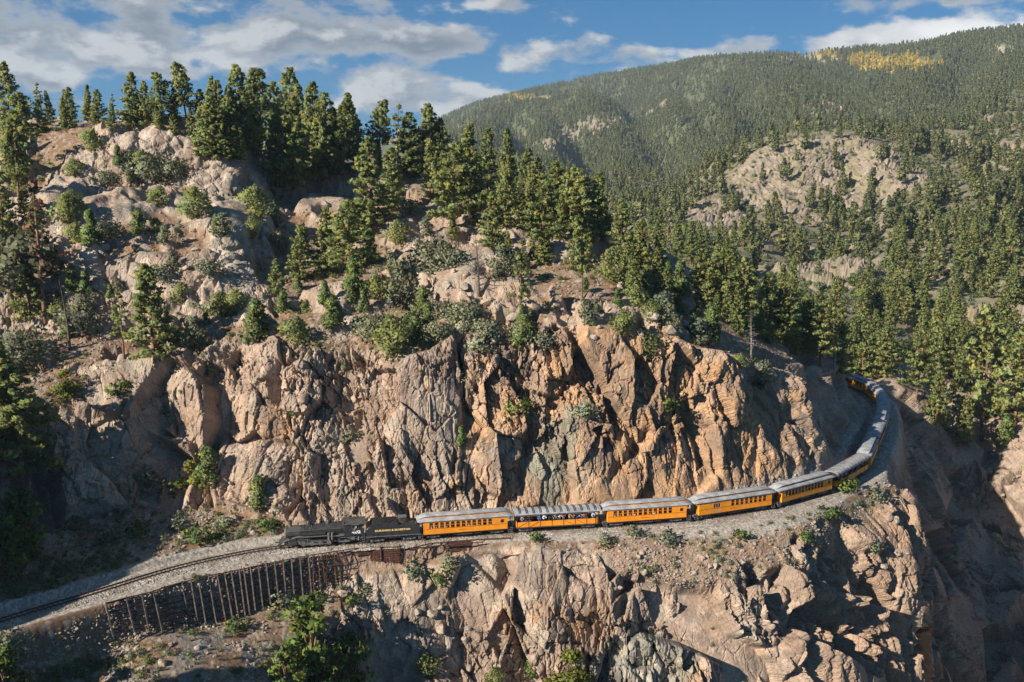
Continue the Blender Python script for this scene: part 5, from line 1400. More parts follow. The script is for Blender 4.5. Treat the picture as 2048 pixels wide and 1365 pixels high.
def make_person(pose):
    # figure faces -y; feet (or seat) at the origin
    if pose == 'seated': hip, knee, foot = 0.45, (-0.42, 0.47), (-0.45, 0.05)
    else: hip, knee, foot = 0.92, (-0.03, 0.49), (0.0, 0.05)
    lean = {'stand': -0.02, 'lean': -0.16, 'seated': 0.0}[pose]
    J = [((0, 0, hip), (0.15, 0.11)), ((0, lean * .4, hip + .25), (0.14, 0.10)), ((0, lean, hip + .47), (0.16, 0.11)), ((0, lean * 1.15, hip + .58), 0.055), ((0, lean * 1.2 - .015, hip + .68), (0.075, 0.09)), ((0, lean * 1.2 - .015, hip + .79), (0.072, 0.085))]
    E = [(0, 1), (1, 2), (2, 3), (3, 4), (4, 5)]
    for s in (-1, 1):
        b = len(J)
        if pose == 'lean': el, ha = (s * .28, lean - .14, hip + .20), (s * .10, lean - .36, hip + .20)
        elif pose == 'stand': el, ha = (s * .27, lean - .05, hip + .18), (s * .14, lean - .27, hip + .32)
        else: el, ha = (s * .25, lean - .06, hip + .18), (s * .14, lean - .28, hip + .12)
        J += [((s * .20, lean, hip + .45), 0.065), (el, 0.05), (ha, 0.038), ((s * .10, 0, hip - .04), 0.095), ((s * .11, knee[0], knee[1]), 0.065), ((s * .11, foot[0], foot[1] + .05), 0.045), ((s * .12, foot[0] - .16, foot[1]), 0.04)]
        E += [(2, b), (b, b + 1), (b + 1, b + 2), (0, b + 3), (b + 3, b + 4), (b + 4, b + 5), (b + 5, b + 6)]
    me_ = person_mesh('person_' + pose, J, E)
    idx = []
    for pl in me_.polygons:
        c = pl.center
        if c.z > hip + .60: m = 3 if (c.z > hip + .80 or c.y > lean * 1.2 + 0.03) else 2
        elif c.z > hip + .0 and abs(c.x) < .18 and c.y < lean - .25: m = 2
        elif c.z < hip - .01: m = 1
        else: m = 0
        idx.append(m)
    me_.polygons.foreach_set('material_index', idx)
    return me_
PEOPLE = {k: make_person(k) for k in ('stand', 'lean', 'seated')}
CLOTH = {'blue': (0.03, 0.12, 0.50, 1), 'white': (0.7, 0.7, 0.68, 1), 'red': (0.5, 0.03, 0.02, 1), 'black': (0.02, 0.02, 0.022, 1), 'grey': (0.22, 0.22, 0.22, 1), 'tan': (0.36, 0.25, 0.15, 1), 'orange': (0.75, 0.10, 0.02, 1), 'navy': (0.02, 0.03, 0.10, 1), 'teal': (0.05, 0.25, 0.25, 1), 'brown': (0.16, 0.09, 0.05, 1), 'pink': (0.55, 0.22, 0.22, 1), 'pale blue': (0.35, 0.45, 0.60, 1)}
def person(pose, colour, car, x, y, z, rz, label, group, s=1.0):
    o = mesh_obj('person', PEOPLE[pose])
    o.color = CLOTH[colour]
    mw = car.matrix_world
    o.location = mw @ Vector((x, y, z)); o.rotation_euler = (0, 0, car.rotation_euler.z + rz); o.scale = (s, s, s)
    setp(o, label, 'person', group)
    return o

# ------------------------------------------------------------------ shared rolling stock pieces
def wheel_mesh(r=0.36, w=0.11):
    m = MB(); m.tube([(0, -w / 2, 0), (0, w / 2 - .03, 0)], r, 18); m.tube([(0, w / 2 - .03, 0), (0, w / 2, 0)], r + 0.03, 18)
    return m.mesh('wheel', M_iron, True)
ME_wheel = wheel_mesh()
def truck_mesh():
    m = MB()
    for s in (-1, 1):
        y = s * 0.86
        m.box(-1.0, 1.0, y - .05, y + .05, .50, .62)
        m.bar((-1.0, y, .56), (-.35, y, .25), .07); m.bar((1.0, y, .56), (.35, y, .25), .07); m.box(-.36, .36, y - .05, y + .05, .20, .30)
        for x in (-.75, .75): m.box(x - .13, x + .13, y - .08, y + .08, .28, .50)
        for x in (-.2, 0, .2): m.tube([(x, y, .30), (x, y, .52)], .06, 6)
    m.box(-.2, .2, -.9, .9, .48, .66)
    for x in (-.75, .75): m.tube([(x, -.8, .36), (x, .8, .36)], .06, 6)
    return m.mesh('truck', M_iron)
ME_truck = truck_mesh()
def add_truck(parent, x):
    t = mesh_obj('truck', ME_truck, parent); t.location = (x, 0, 0)
    for dx in (-.75, .75):
        for s in (-1, 1):
            w = mesh_obj('wheel', ME_wheel, t); w.location = (dx, s * 0.52, 0.38); w.rotation_euler = (0, 0, 0 if s < 0 else math.pi)
W2 = 1.25
def window_mesh(w, z0, z1):
    m = MB(); t = 0.035
    t = 0.022; m.box(0, w, -.03, .0, z0, z0 + t); m.box(0, w, -.03, .0, z1 - t, z1)
    m.box(0, t, -.03, 0, z0 + t, z1 - t); m.box(w - t, w, -.03, 0, z0 + t, z1 - t)
    zm = (z0 + z1) / 2; m.box(t, w - t, -.035, .005, zm - .022, zm + .022)
    return m.mesh('window_frame', M_orange)
def pane_mesh(w, z0, z1):
    m = MB(); t = 0.035; zm = (z0 + z1) / 2
    m.box(t, w - t, -.018, -.008, zm + .03, z1 - t)
    return m.mesh('pane', M_glass)
def side_wall(m, y, s, x0, x1, opens, zs, zt, zb=0.82, th=0.05, ztop=2.60):
    """s: outward sign; opens: list of (xa, xb, za, zb_) openings"""
    ya, yb = (y - th, y) if s > 0 else (y, y + th)
    xs = x0
    for (a, b, za, zb_) in sorted(opens):
        if a > xs: m.box(xs, a, ya, yb, zb, ztop)
        m.box(a, b, ya, yb, zb, za)
        if zb_ < ztop: m.box(a, b, ya, yb, zb_, ztop)
        xs = b
    if xs < x1: m.box(xs, x1, ya, yb, zb, ztop)
def roof_deck(L, hood, top=0.38, over=0.14):
    """curved lower roof: eaves at z=2.84"""
    rows = []; n = 13
    xs = [-L / 2 - .05, -L / 2 + hood * .25, -L / 2 + hood * .6, -L / 2 + hood] + [(-L / 2 + hood) + (L - 2 * hood) * k / 8 for k in range(1, 8)] + [L / 2 - hood, L / 2 - hood * .6, L / 2 - hood * .25, L / 2 + .05]
    for x in xs:
        e = max(0, 1 - (L / 2 + .05 - abs(x)) / (hood + .05)) if hood > 0 else 0
        h = top * (1 - e ** 2 * 0.85); wd = (W2 + over) * (1 - 0.10 * e ** 3)
        rows.append([(x, wd * math.sin(math.pi * (k / (n - 1) - .5)), 2.84 + h * math.cos(math.pi * (k / (n - 1) - .5)) ** 0.9) for k in range(n)])
    m = MB(); m.grid(rows); m.grid([[(a, b, c - .07) for a, b, c in r] for r in rows])
    for r in (rows[0], rows[-1]): m.grid([r, [(a, b, c - .07) for a, b, c in r]])
    for k in (0, -1): m.grid([[r[k] for r in rows], [(r[k][0], r[k][1], r[k][2] - .07) for r in rows]])
    return m
def coach(L, label, layout='coach', end_col=None, has_people=None, wood=None, letters=True, roofmat=None):
    root = empty('passenger_coach' if layout != 'open' else 'open_gondola_coach')
    setp(root, label, 'railway coach', 'coaches of the train')
    roofmat = roofmat or M_roof
    plat = 0.85 if layout != 'open' else 0.35
    x0, x1 = -L / 2 + plat, L / 2 - plat
    B = x1 - x0
    zs, zt = 1.66, 2.595
    opens = []; wins = []
    if layout == 'coach':
        n = 12; st, pitch, ow = .066 * B, .0636 * B, .046 * B
        for k in range(n): wins.append((x0 + st + k * pitch, ow))
        small = (x0 + .915 * B, .04 * B)
    elif layout == 'combine':
        n = 8; st, pitch, ow = .43 * B, .0635 * B, .046 * B
        for k in range(n): wins.append((x0 + st + k * pitch, ow))
        small = None
    if layout != 'open':
        for x, w in wins: opens.append((x, x + w, zs, zt))
        if small: opens.append((small[0], small[0] + small[1], 1.85, 2.35))
        if layout == 'combine': opens.append((x0 + .19 * B, x0 + .29 * B, .92, zt))
        m = MB()
        for s in (-1, 1): side_wall(m, s * W2, s, x0, x1, opens, zs, zt)
        # end walls with a doorway
        for xa, xb in ((x0, x0 + .05), (x1 - .05, x1)):
            m.box(xa, xb, -W2 + .05, -.38, .82, 2.60); m.box(xa, xb, .38, W2 - .05, .82, 2.60); m.box(xa, xb, -.38, .38, 2.45, 2.60)
        m.box(x0, x0 + .10, -W2 - .012, -W2, .82, 2.60); m.box(x1 - .10, x1, -W2 - .012, -W2, .82, 2.60)
        m.build('body', M_orange, root)
        m = MB(); m.box(x0 + .05, x1 - .05, -W2 + .05, W2 - .05, .86, .92)
        for k in range(int(B / .92)): 
            for s in (-1, 1): m.box(x0 + .7 + k * .92, x0 + 1.08 + k * .92, s * .95 - .22, s * .95 + .22, .92, 1.62)
        m.build('floor_and_seats', M_inside, root)
        m = MB()
        for s in (-1, 1): m.box(x0, x1, s * W2 - .04 * (s > 0) , s * W2 + .04 * (s < 0), 2.603, 2.83)
        for xa in (x0, x1 - .05): m.box(xa, xa + .05, -W2 + .045, W2 - .045, 2.603, 2.83)
        lb = m.build('letterboard', M_black, root)
        m = MB(); m.box(x0, x1, -W2 - .016, -W2 - .002, 1.62, 1.66); m.box(x0 + .10, x1 - .10, -W2 - .016, -W2 - .002, .80, .84)
        m.build('belt_rail', M_black, root)
        for x, w in wins:
            f = mesh_obj('window', ME_win.setdefault(round(w, 3), window_mesh(w, zs, zt)), root); f.location = (x, -W2 + .012, 0)
            g = mesh_obj('pane', ME_pane.setdefault(round(w, 3), pane_mesh(w, zs, zt)), f)
        if small:
            w = small[1]
            m = MB(); t = .03; m.box(0, w, -.03, 0, 1.85, 1.88); m.box(0, w, -.03, 0, 2.32, 2.35); m.box(0, t, -.03, 0, 1.88, 2.32); m.box(w - t, w, -.03, 0, 1.88, 2.32)
            f = m.build('small_window', M_redrust, root); f.location = (small[0], -W2 + .008, 0)
            m = MB(); m.box(t, w - t, -.02, -.01, 1.88, 2.32); m.build('pane', M_glass, f)
        if layout == 'combine':
            m = MB(); xa = x0 + .19 * B; w = .10 * B
            m.box(0, w, -.02, .02, .92, 1.75); 
            for k in range(4): m.box(k * (w - .07) / 3, k * (w - .07) / 3 + .07, -.02, .02, 1.75, 2.35)
            m.box(0, w, -.02, .02, 2.35, zt); m.box(0, .05, -.05, -.021, .92, zt); m.box(w - .05, w, -.05, -.021, .92, zt)
            d = m.build('baggage_door', M_orange2, root); d.location = (xa, -W2 + .03, 0)
            m = MB(); m.box(.07, w - .07, .004, .012, 1.75, 2.35); m.build('pane', M_glass, d)
        if letters: lettering(ME_goldname, lb, (x0 + x1) / 2 - .02 * B, -W2 - .008, 2.71)
        if letters: lettering(ME_small, root, (x0 + x1) / 2 - .03 * B, -W2 - .008, 1.25)
        # roof
        roof_deck(L, 1.15).build('roof', roofmat, root, True)
        cl = L - 2 * 1.25
        rows = []
        m = MB()
        def cprof(x, wv, hv): return [(x, -.80 * wv, 2.92), (x, -.78 * wv, 2.92 + .54 * hv), (x, .78 * wv, 2.92 + .54 * hv), (x, .80 * wv, 2.92)]
        xs_ = [(-cl / 2 - .9, .80, .42), (-cl / 2 - .35, .97, .85), (-cl / 2, 1, 1), (cl / 2, 1, 1), (cl / 2 + .35, .97, .85), (cl / 2 + .9, .80, .42)]
        m.grid([cprof(*q_) for q_ in xs_])
        cr = m.build('clerestory', M_orange2, root)
        rows = []
        for x, wv, hv in [(-cl / 2 - 1.15, .78, .30)] + xs_ + [(cl / 2 + 1.15, .78, .30)]:
            rows.append([(x * 1.0, .90 * wv * u_, 2.92 + .555 * hv + .13 * (1 - u_ * u_) * hv) for u_ in (-1, -.75, -.5, -.25, 0, .25, .5, .75, 1)])
        m = MB(); m.grid(rows); m.grid([[(a, b, c - .05) for a, b, c in r] for r in rows])
        for k in (0, -1): m.grid([[r[k] for r in rows], [(r[k][0], r[k][1], r[k][2] - .05) for r in rows]])
        for r in (rows[0], rows[-1]): m.grid([r, [(a, b, c - .05) for a, b, c in r]])
        m.build('clerestory_roof', roofmat, cr, True)
        for k in range(6):
            xc = -cl / 2 + cl * (k + .55) / 6.1
            m = MB(); m.box(xc - .22, xc + .22, -.835, -.79, 3.30, 3.40); m.build('vent', M_black, cr)
        # ends: platform, steps, railing
        for s in (-1, 1):
            xa, xb = (x0 - plat, x0 - .002) if s < 0 else (x1 + .002, x1 + plat)
            m = MB(); m.box(xa, xb, -1.05, 1.05, .84, .92); m.box(min(xa, xb) if s < 0 else xb - .08, (xa + .08) if s < 0 else xb, -1.0, 1.0, .62, .84)
            pf = m.build('end_platform', M_iron, root)
            m = MB()
            for sy in (-1, 1):
                for j, (zz, dd) in enumerate(((.60, .06), (.34, .14))):
                    m.box(xa + .12, xb - .08, sy * 1.02 - .12 + sy * dd, sy * 1.02 + .12 + sy * dd, zz - .03, zz)
                for xq in (xa + .12, xb - .10): m.bar((xq, sy * 1.0, .86), (xq, sy * 1.16, .34), .03, .10)
            m.build('steps', M_iron, pf)
            m = MB(); xe = xa + .04 if s < 0 else xb - .04
            for y in (-1.0, -.66, -.33, .33, .66, 1.0): m.bar((xe, y, .92), (xe, y, 1.85), .03)
            m.bar((xe, -1.0, 1.85), (xe, -.33, 1.85), .035); m.bar((xe, .33, 1.85), (xe, 1.0, 1.85), .035); m.bar((xe, -1.0, 1.85), (xe, -1.0, 2.80), .04); m.bar((xe, 1.0, 1.85), (xe, 1.0, 2.80), .04)
            m.tube([(xe + s * .05, .45, 1.2), (xe + s * .05, .45, 2.0)], .02, 5); m.tube([(xe + s * .04, .45, 2.0), (xe + s * .07, .45, 2.0)], .2, 10)
            m.build('railing', M_black, pf)
            m = MB(); xd = (x0 + .02) if s < 0 else (x1 - .04)
            m.box(xd, xd + .02, -.38, .38, .92, 2.45); m.build('end_door', M_black, root)
        uf = MB(); uf.box(x0, x1, -.9, .9, .70, .815); uf.box(-1.2, 1.0, -1.05, -.45, .35, .68); uf.box(1.4, 2.3, -1.0, -.6, .38, .66)
        for y in (-.95, .95): uf.bar((x0 + 2.4, y, .72), (-1.6, y, .42), .04); uf.bar((-1.6, y, .42), (1.6, y, .42), .04); uf.bar((1.6, y, .42), (x1 - 2.4, y, .72), .04)
        uf.build('underframe', M_soot, root)
        for x in (x0 + 1.5, x1 - 1.5): add_truck(root, x)
    else:
        # open sided car
        zr = 1.66
        m = MB()
        for s in (-1, 1): m.box(x0, x1, s * W2 - .05 * (s > 0), s * W2 + .05 * (s < 0), .86, zr)
        for xa in (x0, x1 - .05): m.box(xa, xa + .05, -W2 + .05, W2 - .05, .86, zr)
        m.box(x0 + .05, x1 - .05, -W2 + .05, W2 - .05, .88, .94)
        m.build('body', M_orange, root)
        n = 7
        for s in (-1,):
            for k in range(n + 1):
                x = x0 + .06 + (B - .12) * k / n
                m = MB(); m.box(x - .03, x + .03, -W2 - .03, -W2 - .002, .80, zr + .04); m.build('side_post', M_black, root)
        step = (B - .12) / n
        for k, d in ((0, 1), (1, 1), (4, -1), (5, -1)):
            xa = x0 + .06 + step * (k + .12 + (0 if d > 0 else 0)); xb = xa + step * .76
            m = MB(); m.bar((xa if d > 0 else xb, -W2 - .012, .90), (xb if d > 0 else xa, -W2 - .012, 1.58), .018, .05); m.build('side_brace', M_black, root)
        m = MB(); m.box(x0, x1, -W2 - .04, -W2 - .001, .74, .84); m.box(x0, x1, W2 + .001, W2 + .04, .74, .84); m.box(x0, x1, -.9, .9, .66, .84); m.build('underframe', M_soot, root)
        m = MB()
        for s in (-1, 1):
            for k in range(n + 1):
                x = x0 + .06 + (B - .12) * k / n
                m.box(x - .04, x + .04, s * W2 - .05, s * W2 + .03, zr, 2.60)
        m.build('roof_posts', M_black, root)
        m = MB()
        for s in (-1, 1): m.box(x0, x1, s * W2 - .04 * (s > 0), s * W2 + .04 * (s < 0), 2.603, 2.83)
        for xa in (x0, x1 - .05): m.box(xa, xa + .05, -W2 + .045, W2 - .045, 2.603, 2.86)
        lb = m.build('letterboard', M_black, root)
        if letters: lettering(ME_goldname, lb, 0.1, -W2 - .008, 2.72)
        rf = roof_deck(L - .1, 0.0, top=.50, over=.12).build('roof', roofmat, root, True)
        if layout == 'open' and not wood:
            for k in range(12):
                x = x0 + .5 + (B - 1.0) * k / 11
                for dx in (-.11, .11):
                    m = MB()
                    pts = [(x + dx, (W2 + .125) * math.sin(math.pi * (j / 12 - .5)), 2.845 + .50 * max(0, math.cos(math.pi * (j / 12 - .5))) ** 0.9 + .008) for j in range(1, 12)]
                    m.tube(pts, .055, 6); m.build('roof_hoop', M_black, rf)
        # bench and ladder
        m = MB(); m.box(x0 + .4, x1 - .4, -.22, .22, 1.30, 1.38); m.box(x0 + .4, x1 - .4, -.04, .04, 1.38, 1.85)
        for k in range(6): m.box(x0 + .6 + k * (B - 1.3) / 5, x0 + .7 + k * (B - 1.3) / 5, -.18, .18, .94, 1.30)
        m.build('bench', M_inside, root)
        m = MB()
        for xq in (x1 - .50, x1 - .16): m.bar((xq, -W2 - .05, .85), (xq, -W2 - .05, 2.0), .03)
        for j in range(5): m.bar((x1 - .50, -W2 - .05, 1.0 + j * .22), (x1 - .16, -W2 - .05, 1.0 + j * .22), .025)
        m.build('ladder', M_black, root)
        for x in (x0 + 1.5, x1 - 1.5): add_truck(root, x)
    # couplers
    m = MB()
    for s in (-1, 1): m.box(s * (L / 2 - .3) - .35, s * (L / 2 - .3) + .35, -.12, .12, .55, .80)
    m.build('coupler', M_soot, root)
    return root
ME_win = {}; ME_pane = {}
ME_goldname = text_mesh('DURANGO & SILVERTON', 0.20, M_gold, 0.014, 5.2, 0.004)
ME_small = text_mesh('ALAMOSA', 0.13, M_darktext, 0.012, 1.5, 0.002)

# ------------------------------------------------------------------ locomotive (front at x=0, running towards -x)
def locomotive():
    r = empty('steam_locomotive')
    setp(r, 'black steam locomotive numbered 482 at the head of the train', 'locomotive')
    zc = 2.18
    MB().tube([(1.25, 0, zc), (1.32, 0, zc), (3.35, 0, zc)], [.78, .86, .86], 24).build('smokebox', M_soot, r, True)
    b = MB().tube([(3.36, 0, zc), (6.3, 0, zc + .03), (7.6, 0, zc + .10), (9.9, 0, zc + .12)], [.86, .90, .98, 1.0], 24).build('boiler', M_black, r, True)
    for x in (3.9, 4.9, 5.9, 6.9): MB().tube([(x - .03, 0, zc + .03), (x + .03, 0, zc + .03)], .925 if x < 6.5 else .97, 24).build('boiler_band', M_soot, b, True)
    MB().box(7.2, 9.9, -.80, .80, 1.15, 2.0).build('firebox', M_soot, r, bevel=.03)
    m = MB(); m.tube([(1.17, 0, zc), (1.25, 0, zc)], [.60, .70], 20); m.tube([(1.12, 0, zc), (1.17, 0, zc)], .20, 12)
    for k in range(6):
        a = k * math.pi / 3; m.box(1.20, 1.27, .70 * math.cos(a) - .04, .70 * math.cos(a) + .04, zc + .70 * math.sin(a) - .04, zc + .70 * math.sin(a) + .04)
    m.build('smokebox_door', M_iron, r, True)
    MB().tube([(1.95, 0, zc + .78), (1.95, 0, zc + .92), (1.95, 0, zc + 1.0), (1.95, 0, zc + 1.62), (1.95, 0, zc + 1.68)], [.36, .28, .24, .28, .31], 16).build('smokestack', M_soot, r, True)
    hl = MB().tube([(.82, 0, zc + .98), (1.22, 0, zc + .98)], [.25, .22], 16).build('headlight', M_black, r, True)
    MB().tube([(.80, 0, zc + .98), (.815, 0, zc + .98)], .22, 16).build('lens', M_lamp, hl, True)
    MB().box(.9, 1.3, -.14, .14, zc + .62, zc + .75).build('headlight_bracket', M_soot, r)
    m = MB(); m.tube([(2.95, 0, zc + 1.02), (2.95, 0, zc + 1.08), (2.95, 0, zc + 1.3), (2.95, 0, zc + 1.38)], [.19, .17, .10, .03], 12); m.bar((2.95, -.25, zc + .8), (2.95, -.25, zc + 1.32), .05); m.bar((2.95, .25, zc + .8), (2.95, .25, zc + 1.32), .05)
    m.build('bell', M_iron, r, True)
    MB().tube([(4.6, 0, zc + .80), (4.6, 0, zc + 1.30), (4.6, 0, zc + 1.44), (4.6, 0, zc + 1.50)], [.52, .44, .38, .14], 18).build('sand_dome', M_black, r, True)
    MB().tube([(7.35, 0, zc + .90), (7.35, 0, zc + 1.38), (7.35, 0, zc + 1.50), (7.35, 0, zc + 1.56)], [.46, .38, .32, .12], 18).build('steam_dome', M_black, r, True)
    m = MB(); m.tube([(8.5, .15, zc + .95), (8.5, .15, zc + 1.45)], .06, 8); m.tube([(8.75, -.2, zc + .95), (8.75, -.2, zc + 1.35)], .07, 8); m.tube([(9.2, 0, zc + .95), (9.2, 0, zc + 1.3)], .09, 8); m.build('safety_valves', M_iron, r, True)
    # sand pipes and handrail
    m = MB()
    for dx, xe in ((-.2, 3.9), (.1, 5.0), (.3, 6.2)): m.tube([(4.6 + dx, -.40, zc + 1.0), (4.6 + dx * 1.6, -.80, zc + .45), (xe, -.96, zc - .2), (xe, -.9, 1.4)], .03, 5)
    m.build('sand_pipes', M_soot, r, True)
    m = MB(); m.tube([(1.5, -1.0, zc + .35), (9.5, -1.08, zc + .42)], .022, 6); m.tube([(1.5, 1.0, zc + .35), (9.5, 1.08, zc + .42)], .022, 6)
    for x in (1.6, 3.2, 4.8, 6.4, 8.0): m.bar((x, -.84, zc + .33), (x, -1.02, zc + .37), .03)
    m.build('handrail', M_iron, r, True)
    # running boards
    m = MB()
    for s in (-1, 1):
        ya, yb = sorted((s * .82, s * 1.34)); m.box(2.9, 7.4, ya, yb, 1.66, 1.72); m.box(7.4, 9.7, ya, yb, 1.52, 1.58); m.bar((2.9, s * 1.08, 1.69), (.75, s * 1.0, 1.05), .45, .05)
        m.box(2.9, 7.4, s * 1.34 - .015, s * 1.34 + .015, 1.62, 1.76)
    m.build('running_board', M_iron, r)
    MB().tube([(3.6, -1.12, 1.98), (6.9, -1.12, 2.0)], .23, 14).build('air_tank', M_black, r, True)
    m = MB()
    for x in (7.35, 7.85): m.tube([(x, -1.18, 1.05), (x, -1.18, 1.45)], .17, 12); m.tube([(x, -1.18, 1.50), (x, -1.18, 2.05)], .19, 12); m.tube([(x, -1.18, 1.42), (x, -1.18, 1.52)], .08, 8)
    m.build('air_compressor', M_iron, r, True)
    # frame, cylinders, pilot
    m = MB(); m.box(.7, 12.3, -.55, .55, .75, 1.15); m.box(3.0, 9.0, -.98, -.84, .62, .98); m.box(3.0, 9.0, .84, .98, .62, .98); m.build('frame', M_soot, r)
    for s in (-1, 1):
        m = MB(); m.tube([(1.75, s * 1.12, .80), (2.75, s * 1.12, .80)], .36, 18); m.tube([(1.80, s * 1.10, 1.28), (2.70, s * 1.10, 1.28)], .22, 14); m.box(1.9, 2.6, min(s * .5, s * 1.1), max(s * .5, s * 1.1), .8, 1.5)
        c = m.build('cylinder', M_black, r, True)
        MB().tube([(1.70, s * 1.12, .80), (1.76, s * 1.12, .80)], .30, 18).build('cylinder_head', M_steel, c, True)
    m = MB(); m.box(.55, .75, -1.15, 1.15, .72, 1.05); m.box(.3, .55, -.9, .9, .80, .86)
    m.build('pilot_beam', M_soot, r)
    m = MB()
    for k in range(-5, 6): m.bar((.58, k * .20, .80), (.02 + abs(k) * .07, k * .13, .14), .05)
    m.bar((.0, -.05, .13), (.45, -1.0, .16), .06); m.bar((.0, .05, .13), (.45, 1.0, .16), .06); m.bar((-.28, 0, .66), (.5, 0, .66), .16)
    m.build('pilot', M_black, r)
    m = MB()
    for s in (-1, 1): m.bar((.62, s * 1.05, 1.05), (1.35, s * .55, 1.75), .05); m.tube([(.62, s * .95, 1.05), (.62, s * .95, 1.45)], .02, 5)
    m.build('brace_rods', M_iron, r)
    def lw(x, rad, spokes=True, cw=True, y=1.04):
        for s in (-1, 1):
            m = MB(); m.tube([(0, -.04, 0), (0, .06, 0)], rad * .55, 16)
            if cw: m.prism([(math.cos(a) * rad * .62, math.sin(a) * rad * .62) for a in np.linspace(math.pi * 1.15, math.pi * 1.85, 8)], 'y', -.10, -.05)
            w = m.build('counterweight', M_iron, r, True); w.location = (x, s * y, rad + .02)
            if s > 0: w.rotation_euler = (0, 0, math.pi)
        for s in (-1, 1):
            m = MB(); m.tube([(0, -.06, 0), (0, .06, 0)], rad, 24)
            w = m.build('driving_wheel', M_soot, r, True); w.location = (x, s * .50, rad + .02)
    for x in (3.75, 4.95, 6.15, 7.35): lw(x, .56)
    for x, rad in ((1.35, .36), (9.5, .42)):
        for s in (-1, 1):
            m = MB(); m.tube([(0, -.06, 0), (0, .06, 0)], rad, 20); m.tube([(0, -.10, 0), (0, -.06, 0)], rad * .35, 10)
            w = m.build('truck_wheel', M_iron, r, True); w.location = (x, s * .56, rad + .02)
            if s > 0: w.rotation_euler = (0, 0, math.pi)
    for s in (-1, 1):
        y = s * 1.19
        m = MB(); m.bar((3.75, y, .45), (7.35, y, .45), .05, .10); m.build('side_rod', M_steel, r)
        m = MB(); m.bar((3.15, y - s * .05, .80), (6.15, y + s * .06, .48), .05, .11); m.bar((2.75, s * 1.12, .80), (3.3, s * 1.12, .80), .06); m.box(3.0, 3.3, s * 1.12 - .08, s * 1.12 + .08, .68, .95); m.build('main_rod', M_steel, r)
        m = MB(); m.bar((2.75, y, 1.05), (3.9, y, 1.02), .06, .06); m.bar((2.75, y, .60), (3.9, y, .60), .06, .06); m.bar((4.4, y, 1.35), (4.3, y, .75), .05, .09); m.bar((2.7, y, 1.28), (4.5, y, 1.22), .04, .07); m.bar((4.5, y, 1.22), (6.15, y, .70), .04, .06)
        m.build('valve_gear', M_steel, r)
    # injector pipes under the cab, trailing truck
    m = MB()
    m.box(8.7, 10.3, -.95, -.82, .45, .66); m.box(8.7, 10.3, .82, .95, .45, .66); m.tube([(9.9, -1.2, 1.2), (10.6, -1.25, .9), (11.4, -1.25, .95), (12.2, -1.2, 1.1)], .05, 6); m.tube([(8.2, -1.2, 1.5), (9.3, -1.28, 1.25), (11.2, -1.28, 1.25)], .04, 6); m.box(10.5, 11.0, -1.35, -1.1, .85, 1.2); m.tube([(11.6, -1.2, .7), (11.6, -1.2, 1.3)], .14, 8)
    m.build('pipework', M_iron, r)
    # cab
    cb = MB()
    x0, x1, yw = 9.55, 12.15, 1.42
    for s in (-1, 1):
        side_wall(cb, s * yw, s, x0, x1, [(x0 + 1.15, x0 + 2.05, 2.55, 3.15)], 0, 0, zb=1.55, ztop=3.22, th=.04)
    cb.box(x0, x0 + .04, -yw + .04, yw - .04, 3.0, 3.5); cb.box(x0, x0 + .04, -yw + .04, -1.02, 1.55, 3.0); cb.box(x0, x0 + .04, 1.02, yw - .04, 1.55, 3.0); cb.box(x0, x1 + .3, -yw + .04, yw - .04, 1.45, 1.55)
    cabo = cb.build('cab', M_black, r)
    ME482 = text_mesh('482', .58, M_white, .012, 1.25, .020)
    lettering(ME482, cabo, x0 + 1.72, -yw - .008, 1.98, 'number')
    rows = []
    for x in (x0 - .25, x0 + .2, x1 - .2, x1 + .45):
        rows.append([(x, (yw + .12) * u_, 3.22 + .44 * (1 - u_ * u_)) for u_ in np.linspace(-1, 1, 11)])
    m = MB(); m.grid(rows); m.grid([[(a, b_, c - .05) for a, b_, c in q_] for q_ in rows])
    for k in (0, -1): m.grid([[q_[k] for q_ in rows], [(q_[k][0], q_[k][1], q_[k][2] - .05) for q_ in rows]])
    for q_ in (rows[0], rows[-1]): m.grid([q_, [(a, b_, c - .05) for a, b_, c in q_]])
    m.box(x0 + .7, x0 + 1.7, -.35, .35, 3.64, 3.72)
    m.build('cab_roof', M_soot, cabo, True)
    m = MB(); t = .05
    for s in (-1, 1):
        y = s * (yw + .01); xa, xb = x0 + 1.10, x0 + 2.10
        m.box(xa, xb, y - .02, y + .02, 2.50, 2.55); m.box(xa, xb, y - .02, y + .02, 3.15, 3.20); m.box(xa, xa + t, y - .02, y + .02, 2.55, 3.15); m.box(xb - t, xb, y - .02, y + .02, 2.55, 3.15)
    m.build('cab_window', M_redrust, cabo)
    m = MB(); m.box(x0 - .02, x0 + .02, -1.36, -1.08, 2.35, 2.95); m.build('front_window', M_redrust, cabo)
    m = MB(); m.box(x0 + 1.05, x0 + 2.15, -yw - .35, -yw - .03, 3.20, 3.23); m.build('awning', M_roof2, cabo)
    m = MB()
    for xx in (x1 - .05, x1 + .25): m.tube([(xx, -yw, .5), (xx, -yw, 2.7)], .02, 5)
    for zz in (.5, .85, 1.2): m.box(x1 - .06, x1 + .28, -yw - .12, -yw + .1, zz - .02, zz)
    m.build('cab_steps', M_iron, r)
    m = MB(); m.tube([(10.0, 1.1, 3.2), (9.9, 1.1, 4.0)], .05, 6); m.build('whistle_pipe', M_soot, r, True)
    return r
